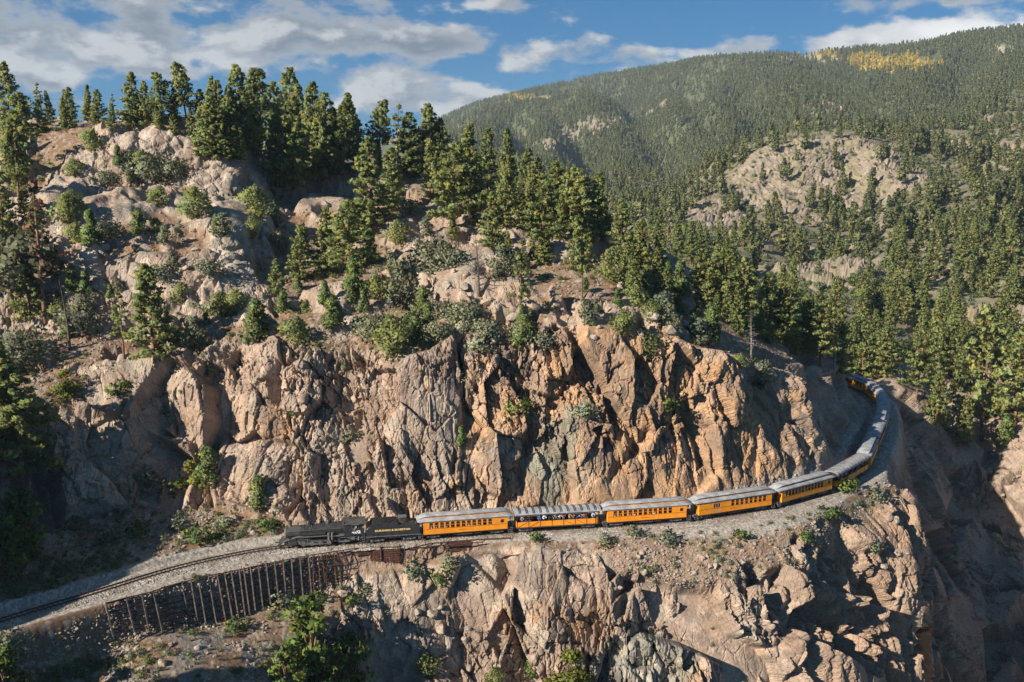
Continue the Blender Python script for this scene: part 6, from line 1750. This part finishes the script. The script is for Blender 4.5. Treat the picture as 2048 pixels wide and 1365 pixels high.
def tender():
    r = empty('tender')
    setp(r, 'black coal tender lettered in gold behind the locomotive', 'tender')
    L, yw = 7.7, 1.38
    prof = [(0, 1.15), (L, 1.15), (L, 2.50), (L - .25, 2.62), (.55, 2.62), (.25, 2.52), (0, 2.2)]
    m = MB(); m.prism(prof, 'y', -yw, yw); tk = m.build('tank', M_black, r, bevel=.04)
    ME_t = text_mesh('DURANGO & SILVERTON', .38, M_gold, .012, 5.1, .012)
    lettering(ME_t, tk, 3.75, -yw - .008, 1.95)
    m = MB()
    for s in (-1, 1):
        y = s * (yw - .02); m.prism([(.55, 2.60), (4.3, 2.60), (4.6, 2.85), (4.4, 3.05), (.8, 3.05)], 'y', y - .02, y + .02)
    m.box(4.4, 4.45, -yw + .05, yw - .05, 2.60, 3.0); m.build('bunker_boards', M_black, r)
    # coal
    rng = random.Random(4); rows = []
    for i in range(16):
        x = .6 + 3.78 * i / 15
        rows.append([(x, (yw - .06) * (j / 9 * 2 - 1), 2.64 + (.22 + .36 * math.sin(math.pi * min(1, (i + 1) / 13))) * (1 - (j / 4.5 - 1) ** 2 * .5) + rng.uniform(-.07, .07)) for j in range(10)])
    MB().grid(rows).build('coal_load', M_coal, r)
    dg = MB().box(4.75, 5.75, -.55, .55, 2.60, 3.42).build('doghouse', M_soot, r, bevel=.02)
    MB().box(4.65, 5.85, -.66, .66, 3.42, 3.50).build('doghouse_roof', M_roof2, dg)
    MB().box(4.95, 5.55, -.565, -.552, 2.85, 3.30).build('doorway', M_inside, dg)
    m = MB(); m.box(6.2, 6.9, -.35, .35, 2.62, 2.74); m.tube([(7.2, -.9, 2.62), (7.2, -.9, 2.85)], .12, 8); m.tube([(6.2, .8, 2.62), (7.4, .8, 2.62)], .05, 6); m.build('water_hatch', M_soot, r)
    m = MB(); m.box(-.15, L + .15, -.95, .95, .85, 1.14); m.box(-.15, L + .15, -yw - .01, -yw + .10, 1.02, 1.14); m.box(-.15, L + .15, yw - .1, yw + .01, 1.02, 1.14); m.build('underframe', M_iron, r)
    m = MB()
    for y in (-1.0, 1.0):
        for xx in (L + .02, L + .32): m.tube([(L + .02, y, 1.15), (L + .02, y, 2.6)], .02, 5)
        for xx in (.0, L - .1):
            m.box(xx - .15, xx + .2, y * 1.25 - .12, y * 1.25 + .12, .45, .48); m.bar((xx - .12, y * 1.3, .46), (xx - .12, y * 1.3, 1.1), .03); m.bar((xx + .17, y * 1.3, .46), (xx + .17, y * 1.3, 1.1), .03)
    m.build('steps', M_steel, r)
    for x in (1.55, L - 1.55): add_truck(r, x)
    MB().box(L + .1, L + .6, -.12, .12, .55, .80).build('coupler', M_soot, r)
    return r
def place_between(o, s0, s1, z=0.0, origin='mid', off=0.0):
    a, _ = track_at(s0); b, _ = track_at(s1)
    d = b - a
    o.rotation_euler = (0, 0, math.atan2(d.y, d.x))
    o.location = ((a + b) / 2 if origin == 'mid' else a) + Vector((0, 0, z))
    return d.length
RAIL_Z = 0.13
bpy.context.view_layer.update()
S_FRONT = track_s(at_height(553, 1094, 0))
gaps_px = [(834, 1078), (1022, 1063), (1200, 1053), (1377, 1041), (1541, 1016), (1658, 984), (1730, 944)]
S_GAP = [track_s(at_height(px, py, 0)) for px, py in gaps_px]
print('gaps', [round(b - a, 2) for a, b in zip([S_FRONT] + S_GAP, S_GAP)])
loco = locomotive()
place_between(loco, S_FRONT, S_FRONT + 12.4, RAIL_Z, 'front')
tend = tender()
place_between(tend, S_FRONT + 12.75, S_GAP[0] - 0.2, RAIL_Z, 'front')
loco.scale = tend.scale = (1, 1, 1)
cars = []
s_now = S_GAP[0]
specs = [('coach', 'first orange coach behind the tender, twelve open windows and a grey clerestory roof', None),
         ('open', 'open sided orange gondola coach with hooped grey roof full of standing passengers, second car', None),
         ('coach', 'third car, orange clerestory coach between the crowded open coach and the combine', None),
         ('combine', 'orange combine coach with a baggage door at its left end, fourth car', None),
         ('coach', 'fifth car, orange clerestory coach between the combine and the half shaded open coach', None),
         ('open', 'half shaded open sided coach with a ribbed grey roof on the bend, sixth car', None),
         ('coach', 'seventh car, clerestory coach just past the half shaded open coach on the bend', None),
         ('plain', 'coach with a plain smooth grey roof in the shade of the hill, eighth car', None),
         ('coach', 'ninth car, shaded clerestory coach right behind the one with the plain roof', None),
         ('coach', 'tenth car, shaded clerestory coach at the outermost point of the bend', None),
         ('coach', 'eleventh car, shaded clerestory coach with a sunlit patch on its roof beyond the bend', None),
         ('coach', 'last visible coach, passing out of sight behind the hill', None)]
for i, (lay, lab, _) in enumerate(specs):
    if i < len(S_GAP) - 1: s_end = S_GAP[i + 1]
    else: s_end = s_now + 13.6
    Lc = s_end - s_now - 0.25
    c = coach(Lc, lab, 'open' if lay == 'plain' else lay, wood=(lay == 'plain'), letters=(i < 4))
    place_between(c, s_now + .12, s_end - .12, RAIL_Z)
    cars.append((c, Lc, lay))
    s_now = s_end
bpy.context.view_layer.update()
print('train', round(time.time() - T0, 1))
# passengers
C1, L1, _ = cars[1]
folk = [(.17, 'grey', 'lean', 'grey jacket at the left end'), (.22, 'black', 'stand', 'black jacket second from the left'), (.27, 'black', 'stand', 'black coat beside the blue jacket'), (.385, 'blue', 'lean', 'bright blue jacket leaning out'), (.44, 'white', 'lean', 'white shirt right of the blue jacket'), (.51, 'black', 'stand', 'black jacket near the middle'), (.575, 'grey', 'lean', 'grey shirt leaning on the side near the middle'), (.61, 'brown', 'stand', 'brown coat standing in the middle'), (.64, 'white', 'stand', 'white top just right of the middle'), (.69, 'pink', 'stand', 'pale pink top right of the middle'),
        (.765, 'tan', 'lean', 'tan jacket leaning out, left of two in tan'), (.81, 'tan', 'stand', 'tan coat, right of two in tan'), (.865, 'navy', 'lean', 'navy jacket left of the orange jacket'), (.895, 'white', 'stand', 'white shirt behind the navy jacket'), (.925, 'grey', 'stand', 'grey hooded top beside the orange jacket'), (.955, 'orange', 'stand', 'bright orange jacket near the right end'), (.985, 'black', 'stand', 'black jacket right of the orange jacket'), (1.06, 'pale blue', 'lean', 'pale blue shirt at the far right end')]
for f_, colr_, pose_, lab in folk:
    x = -L1 / 2 + .4 + (f_ - .10) * (L1 - .8) * .98
    person(pose_, colr_, C1, x, -W2 + (.34 if pose_ == 'lean' else .42), .95, random.uniform(-.25, .25), 'passenger in ' + lab + ' of the crowded open coach', 'passengers in the crowded open coach', random.uniform(.94, 1.04))
C5, L5, _ = cars[5]
for f_, colr_, lab in [(.1, 'black', 'dark jacket at the left end'), (.2, 'pale blue', 'pale blue jacket second from the left'), (.3, 'white', 'white shirt left of the middle'), (.45, 'navy', 'navy jacket in the middle'), (.55, 'blue', 'blue jacket right of the middle'), (.7, 'grey', 'grey coat towards the right end'), (.85, 'teal', 'teal top at the right end')]:
    person('stand', colr_, C5, -L5 / 2 + .5 + f_ * (L5 - 1), -W2 + .42, .95, random.uniform(-.3, .3), 'passenger in ' + lab + ' of the half shaded open coach', 'passengers in the half shaded open coach')
def win_x(L, k, lay):
    B = L - 1.7; x0 = -L / 2 + .85
    return x0 + ((.066 if lay == 'coach' else .43) + .023 + k * .0636) * B
names = ['first', 'second', 'third', 'fourth', 'fifth', 'sixth', 'seventh', 'eighth', 'ninth', 'tenth', 'eleventh', 'twelfth']
carname = {0: 'the coach behind the tender', 2: 'the coach after the crowded open one', 3: 'the combine', 4: 'the coach after the combine'}
for ci, seats in {0: [(0, 'white'), (1, 'pale blue'), (2, 'grey'), (3, 'white'), (4, 'brown'), (5, 'navy'), (6, 'red'), (7, 'white'), (8, 'grey'), (9, 'pink'), (11, 'teal')], 2: [(0, 'white'), (1, 'tan'), (2, 'navy'), (3, 'pink'), (4, 'white'), (5, 'black'), (6, 'red'), (7, 'tan'), (8, 'white'), (9, 'black')], 3: [(2, 'grey'), (3, 'white'), (4, 'pale blue')], 4: [(0, 'pale blue'), (4, 'white'), (6, 'white')]}.items():
    c, Lc, lay = cars[ci]
    for k, colr_ in seats:
        person('seated', colr_, c, win_x(Lc, k, lay), -W2 + .36, .92 + .12, random.uniform(1.4, 1.75) * random.choice((-1, 1)), 'passenger in %s seen in the %s window of %s' % (colr_, names[k], carname[ci]), 'passengers at the coach windows')
bpy.context.view_layer.update()
person('seated', 'white', loco, 11.1, -1.05, 2.02, -.3, 'engine driver in a white shirt at the cab window', None)

# ------------------------------------------------------------------ rails, ties and ballast
trk = empty('railway_track'); setp(trk, 'narrow gauge railway track on pale ballast curving along the cliff', 'track')
s_lo = track_s((-83, 60)); s_hi = TS[-1] - 2
def sweep(prof, s0, s1, step, off):
    rows = []
    s = s0
    while s <= s1:
        pnt, h = track_at(s)
        nx, ny = -math.sin(h), math.cos(h)
        rows.append([(pnt.x + nx * (off + a), pnt.y + ny * (off + a), b) for a, b in prof]); s += step
    return rows
rp = [(-.06, -.02), (-.06, .0), (-.015, .02), (-.015, .085), (-.035, .10), (-.035, RAIL_Z), (.035, RAIL_Z), (.035, .10), (.015, .085), (.015, .02), (.06, 0), (.06, -.02)]
for o_ in (-.457, .457): MB().grid(sweep(rp, s_lo, s_hi, 1.0, o_)).build('rail', M_rail, trk)
ME_tie = MB().box(-.10, .10, -.95, .95, -.16, -.012).mesh('tie', M_tie, bevel=.012)
s = s_lo + 8
n_t = 0
while s < S_FRONT + 155 and n_t < 298:
    pnt, h = track_at(s)
    o = mesh_obj('tie', ME_tie, trk); o.location = pnt + Vector((0, 0, random.uniform(-.012, 0.0))); o.rotation_euler = (0, 0, h + random.uniform(-.03, .03))
    s += .62 if s < S_FRONT + 30 else 1.24; n_t += 1
def ballast_mat():
    m = bpy.data.materials.new('gravel_ballast'); m.use_nodes = True
    t = NT(m.node_tree); m.node_tree.nodes.clear()
    geo = t.n('ShaderNodeNewGeometry'); pos = geo.outputs['Position']
    vo = t.n('ShaderNodeTexVoronoi', ins={'Vector': pos}); vo.inputs['Scale'].default_value = 3.6
    sepc = t.n('ShaderNodeSeparateColor', ins={0: vo.outputs['Color']})
    big = t.noise(pos, 0.35, 4, 0.6)
    c = t.mix(sepc.outputs[0], (0.15, 0.135, 0.12, 1), (0.46, 0.42, 0.37, 1))
    c = t.mix(t.ramp(big, 0.38, 0.68), c, (0.20, 0.165, 0.13, 1))
    bs = t.n('ShaderNodeBsdfPrincipled'); t.set(bs, 'Base Color', c); bs.inputs['Roughness'].default_value = 0.95; bs.inputs['Specular IOR Level'].default_value = 0.1
    bp = t.n('ShaderNodeBump', ins={'Strength': 1.0, 'Distance': 0.12, 'Height': vo.outputs['Distance']}); t.set(bs, 'Normal', bp.outputs[0])
    t.n('ShaderNodeOutputMaterial', ins={0: bs.outputs[0]})
    return m
M_ballast = ballast_mat()
rb = random.Random(8)
bp_ = [(-2.3, -.42), (-2.0, -.20), (-1.6, -.10), (-1.0, -.045), (-.5, -.05), (0, -.06), (.5, -.05), (1.0, -.045), (1.6, -.10), (2.0, -.20), (2.3, -.42)]
rows = sweep(bp_, s_lo - 10, s_hi, .5, 0)
rows = [[(x + (rb.uniform(-.12, .12) if abs(bp_[i][0]) > 1.2 else 0), y + (rb.uniform(-.12, .12) if abs(bp_[i][0]) > 1.2 else 0), z_ + (rb.uniform(-.05, .05) if abs(bp_[i][0]) > 1.2 else 0)) for i, (x, y, z_) in enumerate(r_)] for r_ in rows]
setp(MB().grid(rows).build('ballast_bed', M_ballast), 'pale grey gravel bed under the railway track', 'ballast', kind='structure')
print('track', round(time.time() - T0, 1))
# ------------------------------------------------------------------ retaining wall of leaning posts with a rubble fill
def toward_cam(p_, k): return p_ + (CAMV - p_).normalized() * k
wall = empty('retaining_wall', at_height(400, 1160, -.3)); setp(wall, 'tall retaining wall of leaning posts and bars holding reddish rubble below the track', 'retaining wall')
winv = wall.location.copy()
def wpart(mb, name, mat, parent=wall):
    bmesh.ops.translate(mb.bm, verts=mb.bm.verts, vec=-parent.location)
    return mb.build(name, mat, parent)
POSTS = [((212, 1207), (227, 1268)), ((252.8, 1195.7), (269.6, 1259)), ((284, 1189), (299, 1258)), ((306.7, 1183), (325, 1257)), ((329, 1175), (347, 1251)), ((364, 1165), (379, 1247)), ((382, 1161), (397.7, 1251)), ((396.5, 1157.5), (413, 1246)),
         ((416.8, 1152), (432.5, 1240)), ((434.7, 1148.5), (451.6, 1235)), ((449.3, 1146), (466, 1235)), ((462.8, 1143), (477.4, 1230)), ((478.5, 1140), (491, 1228)), ((487.5, 1138), (500, 1224)), ((501, 1135), (511, 1215)), ((516.7, 1131.5), (525.7, 1207)), ((532.4, 1128), (541.4, 1203)), ((549.3, 1125), (558, 1199)),
         ((566, 1121.6), (573, 1192)), ((583, 1118), (588.6, 1186)), ((599.8, 1115), (606.6, 1190)), ((616.7, 1112), (623.4, 1182))]
def wall_pts(t_, b_, k=0.3):
    T_ = at_height(t_[0], t_[1], -.15); B_ = at_depth(b_[0], b_[1] + 6, T_.y - 1.35)
    return toward_cam(T_, k), toward_cam(B_, k)
PW = [wall_pts(*q_) for q_ in POSTS]
rw = random.Random(3)
for i, (T_, B_) in enumerate(PW):
    wpart(MB().bar(T_ + (T_ - B_).normalized() * .15, B_, .18, .22), 'post', M_postgrey)
for (Ta, Ba), (Tb, Bb) in zip(PW, PW[1:]):
    n = 8
    for j in range(n):
        f_ = (j + .45 + rw.uniform(-.1, .1)) / n
        a_ = Ta.lerp(Ba, f_); b_ = Tb.lerp(Bb, f_ + rw.uniform(-.02, .02))
        back = Vector((0, .22, .04))
        wpart(MB().bar(a_ + back, b_ + back, .09, .11), 'waler', M_rusty)
    wpart(MB().bar(Ta, Tb, .14, .12), 'cap_rail', M_rusty)
# rusty lattice at the right end of the wall
lat = empty('steel_lattice', at_height(665, 1108, -.3)); setp(lat, 'rusty lattice of thin old rails over loose rubble, right end of the wall', 'lattice')
LT = [((636, 1108.5), (641, 1172)), ((648, 1106), (654, 1168)), ((652, 1105), (660, 1170)), ((668, 1102), (672, 1162)), ((674, 1101), (684, 1165)), ((686, 1100), (698, 1152)), ((644, 1107), (650, 1160)), ((625, 1111), (628, 1176))]
for t_, b_ in LT:
    T_, B_ = wall_pts(t_, b_, .35)
    wpart(MB().bar(T_, B_, .10), 'lattice_post', M_rusty, lat)
for (a_, b_) in [((620, 1156), (714, 1149)), ((622, 1163), (710, 1157)), ((630, 1176), (700, 1166)), ((630, 1122), (700, 1112)), ((632, 1135), (690, 1128)), ((628, 1146), (680, 1142))]:
    Ta = at_height(a_[0], 1110 - (a_[0] - 620) * .13, -.2); Tb = at_height(b_[0], 1110 - (b_[0] - 620) * .13, -.2)
    wpart(MB().bar(toward_cam(at_depth(a_[0], a_[1], Ta.y - .7), .3), toward_cam(at_depth(b_[0], b_[1], Tb.y - .7), .3), .10), 'lattice_bar', M_rusty, lat)
wpart(MB().bar(toward_cam(at_height(620, 1111, -.15), .3), toward_cam(at_height(712, 1097, -.15), .3), .12), 'cap_rail', M_rusty, lat)
def crib(label, px0, px1, top0, top1, bot0, bot1, rows, posts, extra=()):
    base = at_height((px0 + px1) / 2, (top0 + top1) / 2, -.2)
    e = empty('crib_panel', base); setp(e, label, 'crib wall', 'rusty crib panels under the track')
    Y0 = at_height(px0, top0, -.2).y - .25; Y1 = at_height(px1, top1, -.2).y - .25
    for j in range(rows):
        f_ = (j + .3) / rows
        a_ = at_depth(px0, top0 + (bot0 - top0) * f_, Y0 - .25 * f_); b_ = at_depth(px1, top1 + (bot1 - top1) * f_, Y1 - .25 * f_)
        a_.z += rw.uniform(-.03, .03)
        wpart(MB().bar(a_, b_, .10, .15), 'crib_rail', M_rusty, e)
    for (pt, yt, pb, yb) in posts:
        Yp = at_height(pt, yt, -.2).y - .45
        wpart(MB().bar(at_depth(pt, yt - 2, Yp), at_depth(pb, yb, Yp - .25), .15), 'crib_post', M_rusty, e)
    # rubble pressed against the back
    m = MB(); r2 = random.Random(int(px0))
    for j in range(rows):
        f_ = (j + .8) / rows
        for i in range(int((px1 - px0) / 3.2)):
            g_ = (i + r2.random()) / ((px1 - px0) / 3.2)
            c_ = at_depth(px0 + (px1 - px0) * g_, top0 + (top1 - top0) * g_ + (bot0 + (bot1 - bot0) * g_ - top0 - (top1 - top0) * g_) * f_, Y0 + (Y1 - Y0) * g_ + .22)
            s_ = r2.uniform(.10, .17)
            bmesh.ops.create_icosphere(m.bm, subdivisions=1, radius=s_, matrix=Matrix.Translation(c_) @ Euler((r2.random() * 6, r2.random() * 6, 0)).to_matrix().to_4x4() @ Matrix.Diagonal((1.3, .9, .8, 1)))
    ro = wpart(m, 'rubble_fill', M_stone, e); ro['kind'] = 'stuff'
    return e
def stone_mat(name, a, b):
    m = bpy.data.materials.new(name); m.use_nodes = True
    t = NT(m.node_tree); m.node_tree.nodes.clear()
    oi = t.n('ShaderNodeObjectInfo'); geo = t.n('ShaderNodeNewGeometry')
    nz = t.noise(geo.outputs['Position'], 2.2, 5, 0.65)
    c = t.mix(oi.outputs['Random'], tuple(a) + (1,), tuple(b) + (1,))
    c = t.mix(1.0, c, t.mix(t.ramp(nz, .3, .7), (.72, .72, .72, 1), (1.2, 1.18, 1.14, 1)), 'MULTIPLY')
    bs = t.n('ShaderNodeBsdfPrincipled'); t.set(bs, 'Base Color', c); bs.inputs['Roughness'].default_value = .93; bs.inputs['Specular IOR Level'].default_value = .15
    bp = t.n('ShaderNodeBump', ins={'Strength': .8, 'Distance': .15, 'Height': nz}); t.set(bs, 'Normal', bp.outputs[0])
    t.n('ShaderNodeOutputMaterial', ins={0: bs.outputs[0]})
    return m
M_stone = stone_mat('broken_stone', (0.33, 0.25, 0.19), (0.27, 0.245, 0.215))
M_stone_dark = stone_mat('dark_broken_stone', (0.20, 0.175, 0.155), (0.25, 0.215, 0.185))
crib('small rusty crib panel beside the dark gap, left of the brick-like panel', 709, 741, 1097, 1094, 1113, 1110, 5, [(741, 1093, 742, 1122)])
crib('square rusty crib panel of close bars with stones showing through', 744, 799, 1094.5, 1093, 1122, 1127, 9, [(761, 1094, 762, 1124), (799, 1091, 800, 1128), (779, 1116, 780, 1127)])
crib('rusty crib panel on a braced post at the edge of the lower cliff', 892, 943, 1086.5, 1082, 1106, 1102, 6, [(918, 1083, 918.5, 1126), (892, 1086, 892, 1100)])
fen = empty('rusty_fence', at_height(900, 1086, -.2)); setp(fen, 'long rusty rail fence along the ballast edge below the first coach', 'fence')
for (a_, b_) in [((821, 1097), (862, 1087)), ((862, 1087), (940, 1080.5)), ((940, 1080.5), (1022, 1076)), ((823, 1098.5), (892, 1090)), ((892, 1090), (968, 1084.5))]:
    wpart(MB().bar(at_depth(a_[0], a_[1], at_height(a_[0], a_[1], -.2).y - .3), at_depth(b_[0], b_[1], at_height(b_[0], b_[1], -.2).y - .3), .13), 'fence_rail', M_rusty, fen)
for (pt, yt, pb, yb) in [(809, 1094, 811, 1126), (822, 1096, 823, 1123), (863, 1087, 864, 1123), (855, 1090, 856, 1112), (968, 1079, 968, 1088), (990, 1077, 990, 1087), (1006, 1076, 1006, 1086), (880, 1086, 881, 1098)]:
    Yp = at_height(pt, yt, -.2).y - .35
    wpart(MB().bar(at_depth(pt, yt - 1, Yp), at_depth(pb, yb, Yp - .2), .12), 'fence_post', M_rusty, fen)
for (a_, b_) in [((918, 1118), (902, 1106)), ((918, 1118), (934, 1104))]:
    Yp = at_height(918, 1083, -.2).y - .6
    wpart(MB().bar(at_depth(a_[0], a_[1], Yp), at_depth(b_[0], b_[1], Yp + .25), .12), 'brace', M_rusty, fen)

# ------------------------------------------------------------------ boulders and scree
def boulder_mesh(seed, sub=2):
    r_ = np.random.default_rng(seed)
    bm = bmesh.new(); bmesh.ops.create_icosphere(bm, subdivisions=sub, radius=1.0)
    # cut by random planes: angular blocks
    pl = [(Vector(r_.normal(size=3)).normalized(), r_.uniform(.50, .85)) for _ in range(11)]
    sc_ = Vector((1.15, .85, .72))
    for v in bm.verts:
        for n_, d_ in pl:
            k = v.co.dot(n_) - d_
            if k > 0: v.co -= n_ * k
        v.co = Vector((v.co.x * sc_.x, v.co.y * sc_.y, v.co.z * sc_.z))
    me_ = bpy.data.meshes.new('boulder'); bm.to_mesh(me_); bm.free(); me_.materials.append(M_stone)
    return me_
BOULD = [boulder_mesh(300 + i) for i in range(8)]
rbo = random.Random(21)
BL = []
def boulder_zone(n, px0, px1, py0, py1, smin, smax):
    for _ in range(n):
        hh = hit(rbo.uniform(px0, px1), rbo.uniform(py0, py1), (hill,))
        if hh is None: continue
        loc, nor, _o = hh
        dd, _s = track_dist(np.array([[loc.x, loc.y]], np.float32))
        if abs(dd[0]) < 4.5: continue
        BL.append((loc, nor, smin + (smax - smin) * rbo.random() ** 2.2))
boulder_zone(90, 560, 1050, 400, 660, .35, 1.5)
boulder_zone(70, 900, 1450, 460, 700, .35, 1.7)
boulder_zone(45, 60, 540, 400, 700, .35, 1.4)
boulder_zone(30, 150, 560, 960, 1080, .25, 1.1)
boulder_zone(35, 520, 1000, 1130, 1330, .3, 1.3)
boulder_zone(24, 1200, 1650, 1070, 1180, .25, .8)
boulder_zone(16, 1640, 1830, 960, 1150, .3, 1.2)
boulder_zone(12, 60, 420, 1280, 1365, .3, .9)
boulder_zone(46, 1850, 2048, 880, 1320, .4, 1.8)
for loc, nor, s_ in BL:
    o = mesh_obj('boulder', BOULD[rbo.randrange(8)], hill)
    o.location = loc + nor * s_ * .15; o.scale = (s_, s_ * rbo.uniform(.8, 1.1), s_ * rbo.uniform(.8, 1.1)); o.rotation_euler = (rbo.uniform(-.4, .4), rbo.uniform(-.4, .4), rbo.uniform(0, 6.3))
small = [boulder_mesh(400 + i, 1) for i in range(4)]
smalld = []
for m_ in small:
    c_ = m_.copy(); c_.materials.clear(); c_.materials.append(M_stone_dark); smalld.append(c_)
hgrid = pd
rk_c = rockm.reshape(len(avals), NRH)[:-1, :-1].reshape(-1); tq_c = tq.reshape(len(avals), NRH)[:-1, :-1].reshape(-1)
dt_c = dtr.reshape(len(avals), NRH)[:-1, :-1].reshape(-1); sn_c = fbm(p / 6.0 + 200, 95, 3).reshape(len(avals), NRH)[:-1, :-1].reshape(-1)
wz_c = wallz.reshape(len(avals), NRH)[:-1, :-1].reshape(-1)
def dens3(c, area, px, py):
    lam = area * 0.016 * (1 - sstep(rk_c, .3, .7)) * (0.15 + 2.0 * sstep(sn_c, -.1, .3))
    lam *= (np.abs(dt_c) > 4.0) & (px > -40) & (px < 2070) & (py > 240) & (py < 1400)
    lam += 0.05 * area * sstep(wz_c, .5, .9)
    lam += 0.03 * area * ((px > 1220) & (px < 1690) & (tq_c > 3.05) & (tq_c < 4.0))
    lam += 0.006 * area * (px > 1840)
    lam += 0.05 * area * ((px > 200) & (px < 640) & (py > 1240) & (tq_c < 3.0)) * sstep(sn_c, -.1, .25)
    return lam
rs = np.random.default_rng(33)
q3, c3 = grid_scatter(hgrid, len(avals), NRH, dens3, rs)
_, py3 = to_pixel(q3)
scl3 = 0.10 + 0.30 * rs.random(len(q3)) ** 2.5
scatter('scree', q3, scl3, rs.integers(0, 8, len(q3)).astype(np.int32), [('stone', m_) for m_ in small + smalld], 'loose broken stones scattered over the hillside and slopes', 'scree', tilt=.4)
def tuft_mesh(seed, n=26, h=.45, r=.28):
    r_ = np.random.default_rng(seed); v = []; f = []; cc = []
    for i in range(n):
        a = r_.uniform(0, 6.28); b = np.array([math.cos(a), math.sin(a), 0]) * r_.uniform(0, r * .5); tip = np.array([math.cos(a) * r, math.sin(a) * r, h * r_.uniform(.6, 1.1)]) * r_.uniform(.6, 1.1)
        w_ = np.array([-math.sin(a), math.cos(a), 0]) * .03
        k = len(v); v += [b - w_, b + w_, tip + w_ * .4, tip - w_ * .4]; f.append((k, k + 1, k + 2, k + 3)); cc += [[r_.uniform(.7, 1.2)] * 3] * 4
    me_ = np_mesh('tuft', np.array(v), np.array(f), M_grass); add_attr(me_, 'Col', np.array(cc)); return me_
M_grass = leaf_mat('dry_grass', (0.20, 0.19, 0.075), (0.27, 0.23, 0.11), .3)
M_lowgreen = leaf_mat('low_green', (0.13, 0.17, 0.05), (0.18, 0.19, 0.08), .3)
tufts = [('tuft', tuft_mesh(1)), ('tuft', tuft_mesh(2)), ('low_shrub', SHRUBS[0].joined('low_shrub_a')), ('low_shrub', SHRUBS[1].joined('low_shrub_b', M_lowgreen))]
gr_c = sstep(fbm(p / 6.0 + 15, 62, 4), 0.0, 0.40).reshape(len(avals), NRH)[:-1, :-1].reshape(-1)
sl_c = slope.reshape(len(avals), NRH)[:-1, :-1].reshape(-1)
def dens4(c, area, px, py):
    lam = area * 0.0075 * (0.25 + 1.2 * gr_c) * (1 - .93 * sstep(rk_c, .3, .8)) * sstep(sl_c, .35, .6) * (np.abs(dt_c) > 4.3) * (px > -40) * (px < 2070) * (py > 235) * (py < 1400)
    return lam * (1 + 1.5 * ((px < 560) & (tq_c > 5) & (tq_c < 6.3))) * (1 - .75 * wz_c)
q4, c4 = grid_scatter(hgrid, len(avals), NRH, dens4, rs)
pid4 = rs.choice(4, len(q4), p=[.38, .30, .18, .14]).astype(np.int32)
scatter('ground_cover', q4 - np.array([0, 0, .04]), rs.uniform(.5, 1.5, len(q4)) * np.where(pid4 > 1, .62, 1.0), pid4, tufts, 'dry grass tufts and low shrubs growing on the hill', 'ground cover')
print('scree', len(q3), 'cover', len(q4), round(time.time() - T0, 1))

# ------------------------------------------------------------------ air between here and the far ridge
HAZE = 0.00005
hb_ = MB(); hb_.box(-1900, 3300, -120, 4800, -92, 500)
hm = bpy.data.materials.new('thin_haze'); hm.use_nodes = True
ht = NT(hm.node_tree); hm.node_tree.nodes.clear()
pv = ht.n('ShaderNodeVolumePrincipled'); pv.inputs['Color'].default_value = (0.62, 0.80, 1.0, 1); pv.inputs['Density'].default_value = HAZE; pv.inputs['Anisotropy'].default_value = 0.0
ho = ht.n('ShaderNodeOutputMaterial'); hm.node_tree.links.new(pv.outputs[0], ho.inputs['Volume'])
if HAZE > 0: setp(hb_.build('haze', hm), 'thin bluish haze over the valley', 'haze', kind='stuff')
print('done', round(time.time() - T0, 1))
# alike plants of small groups are told apart by their order in the row
from collections import defaultdict
byl = defaultdict(list)
for o in scene.objects:
    if o.parent is None and o.get('category') in ('pine tree', 'bush'): byl[o['label']].append(o)
for lab_, os_ in byl.items():
    if 1 < len(os_) <= 10:
        os_.sort(key=lambda o: o.location.x / o.location.y)
        words = ['leftmost', 'second from the left', 'third from the left', 'fourth from the left', 'fifth from the left', 'sixth from the left', 'seventh from the left', 'eighth from the left', 'ninth from the left', 'tenth from the left']
        for w_, o in zip(words, os_): o['label'] = lab_ + ', ' + (w_ if o is not os_[-1] or len(os_) < 3 else 'rightmost')

for o in scene.objects:
    if o.parent is None and len(str(o.get('label', '')).split()) > 16: o['label'] = ' '.join(o['label'].split()[:16])
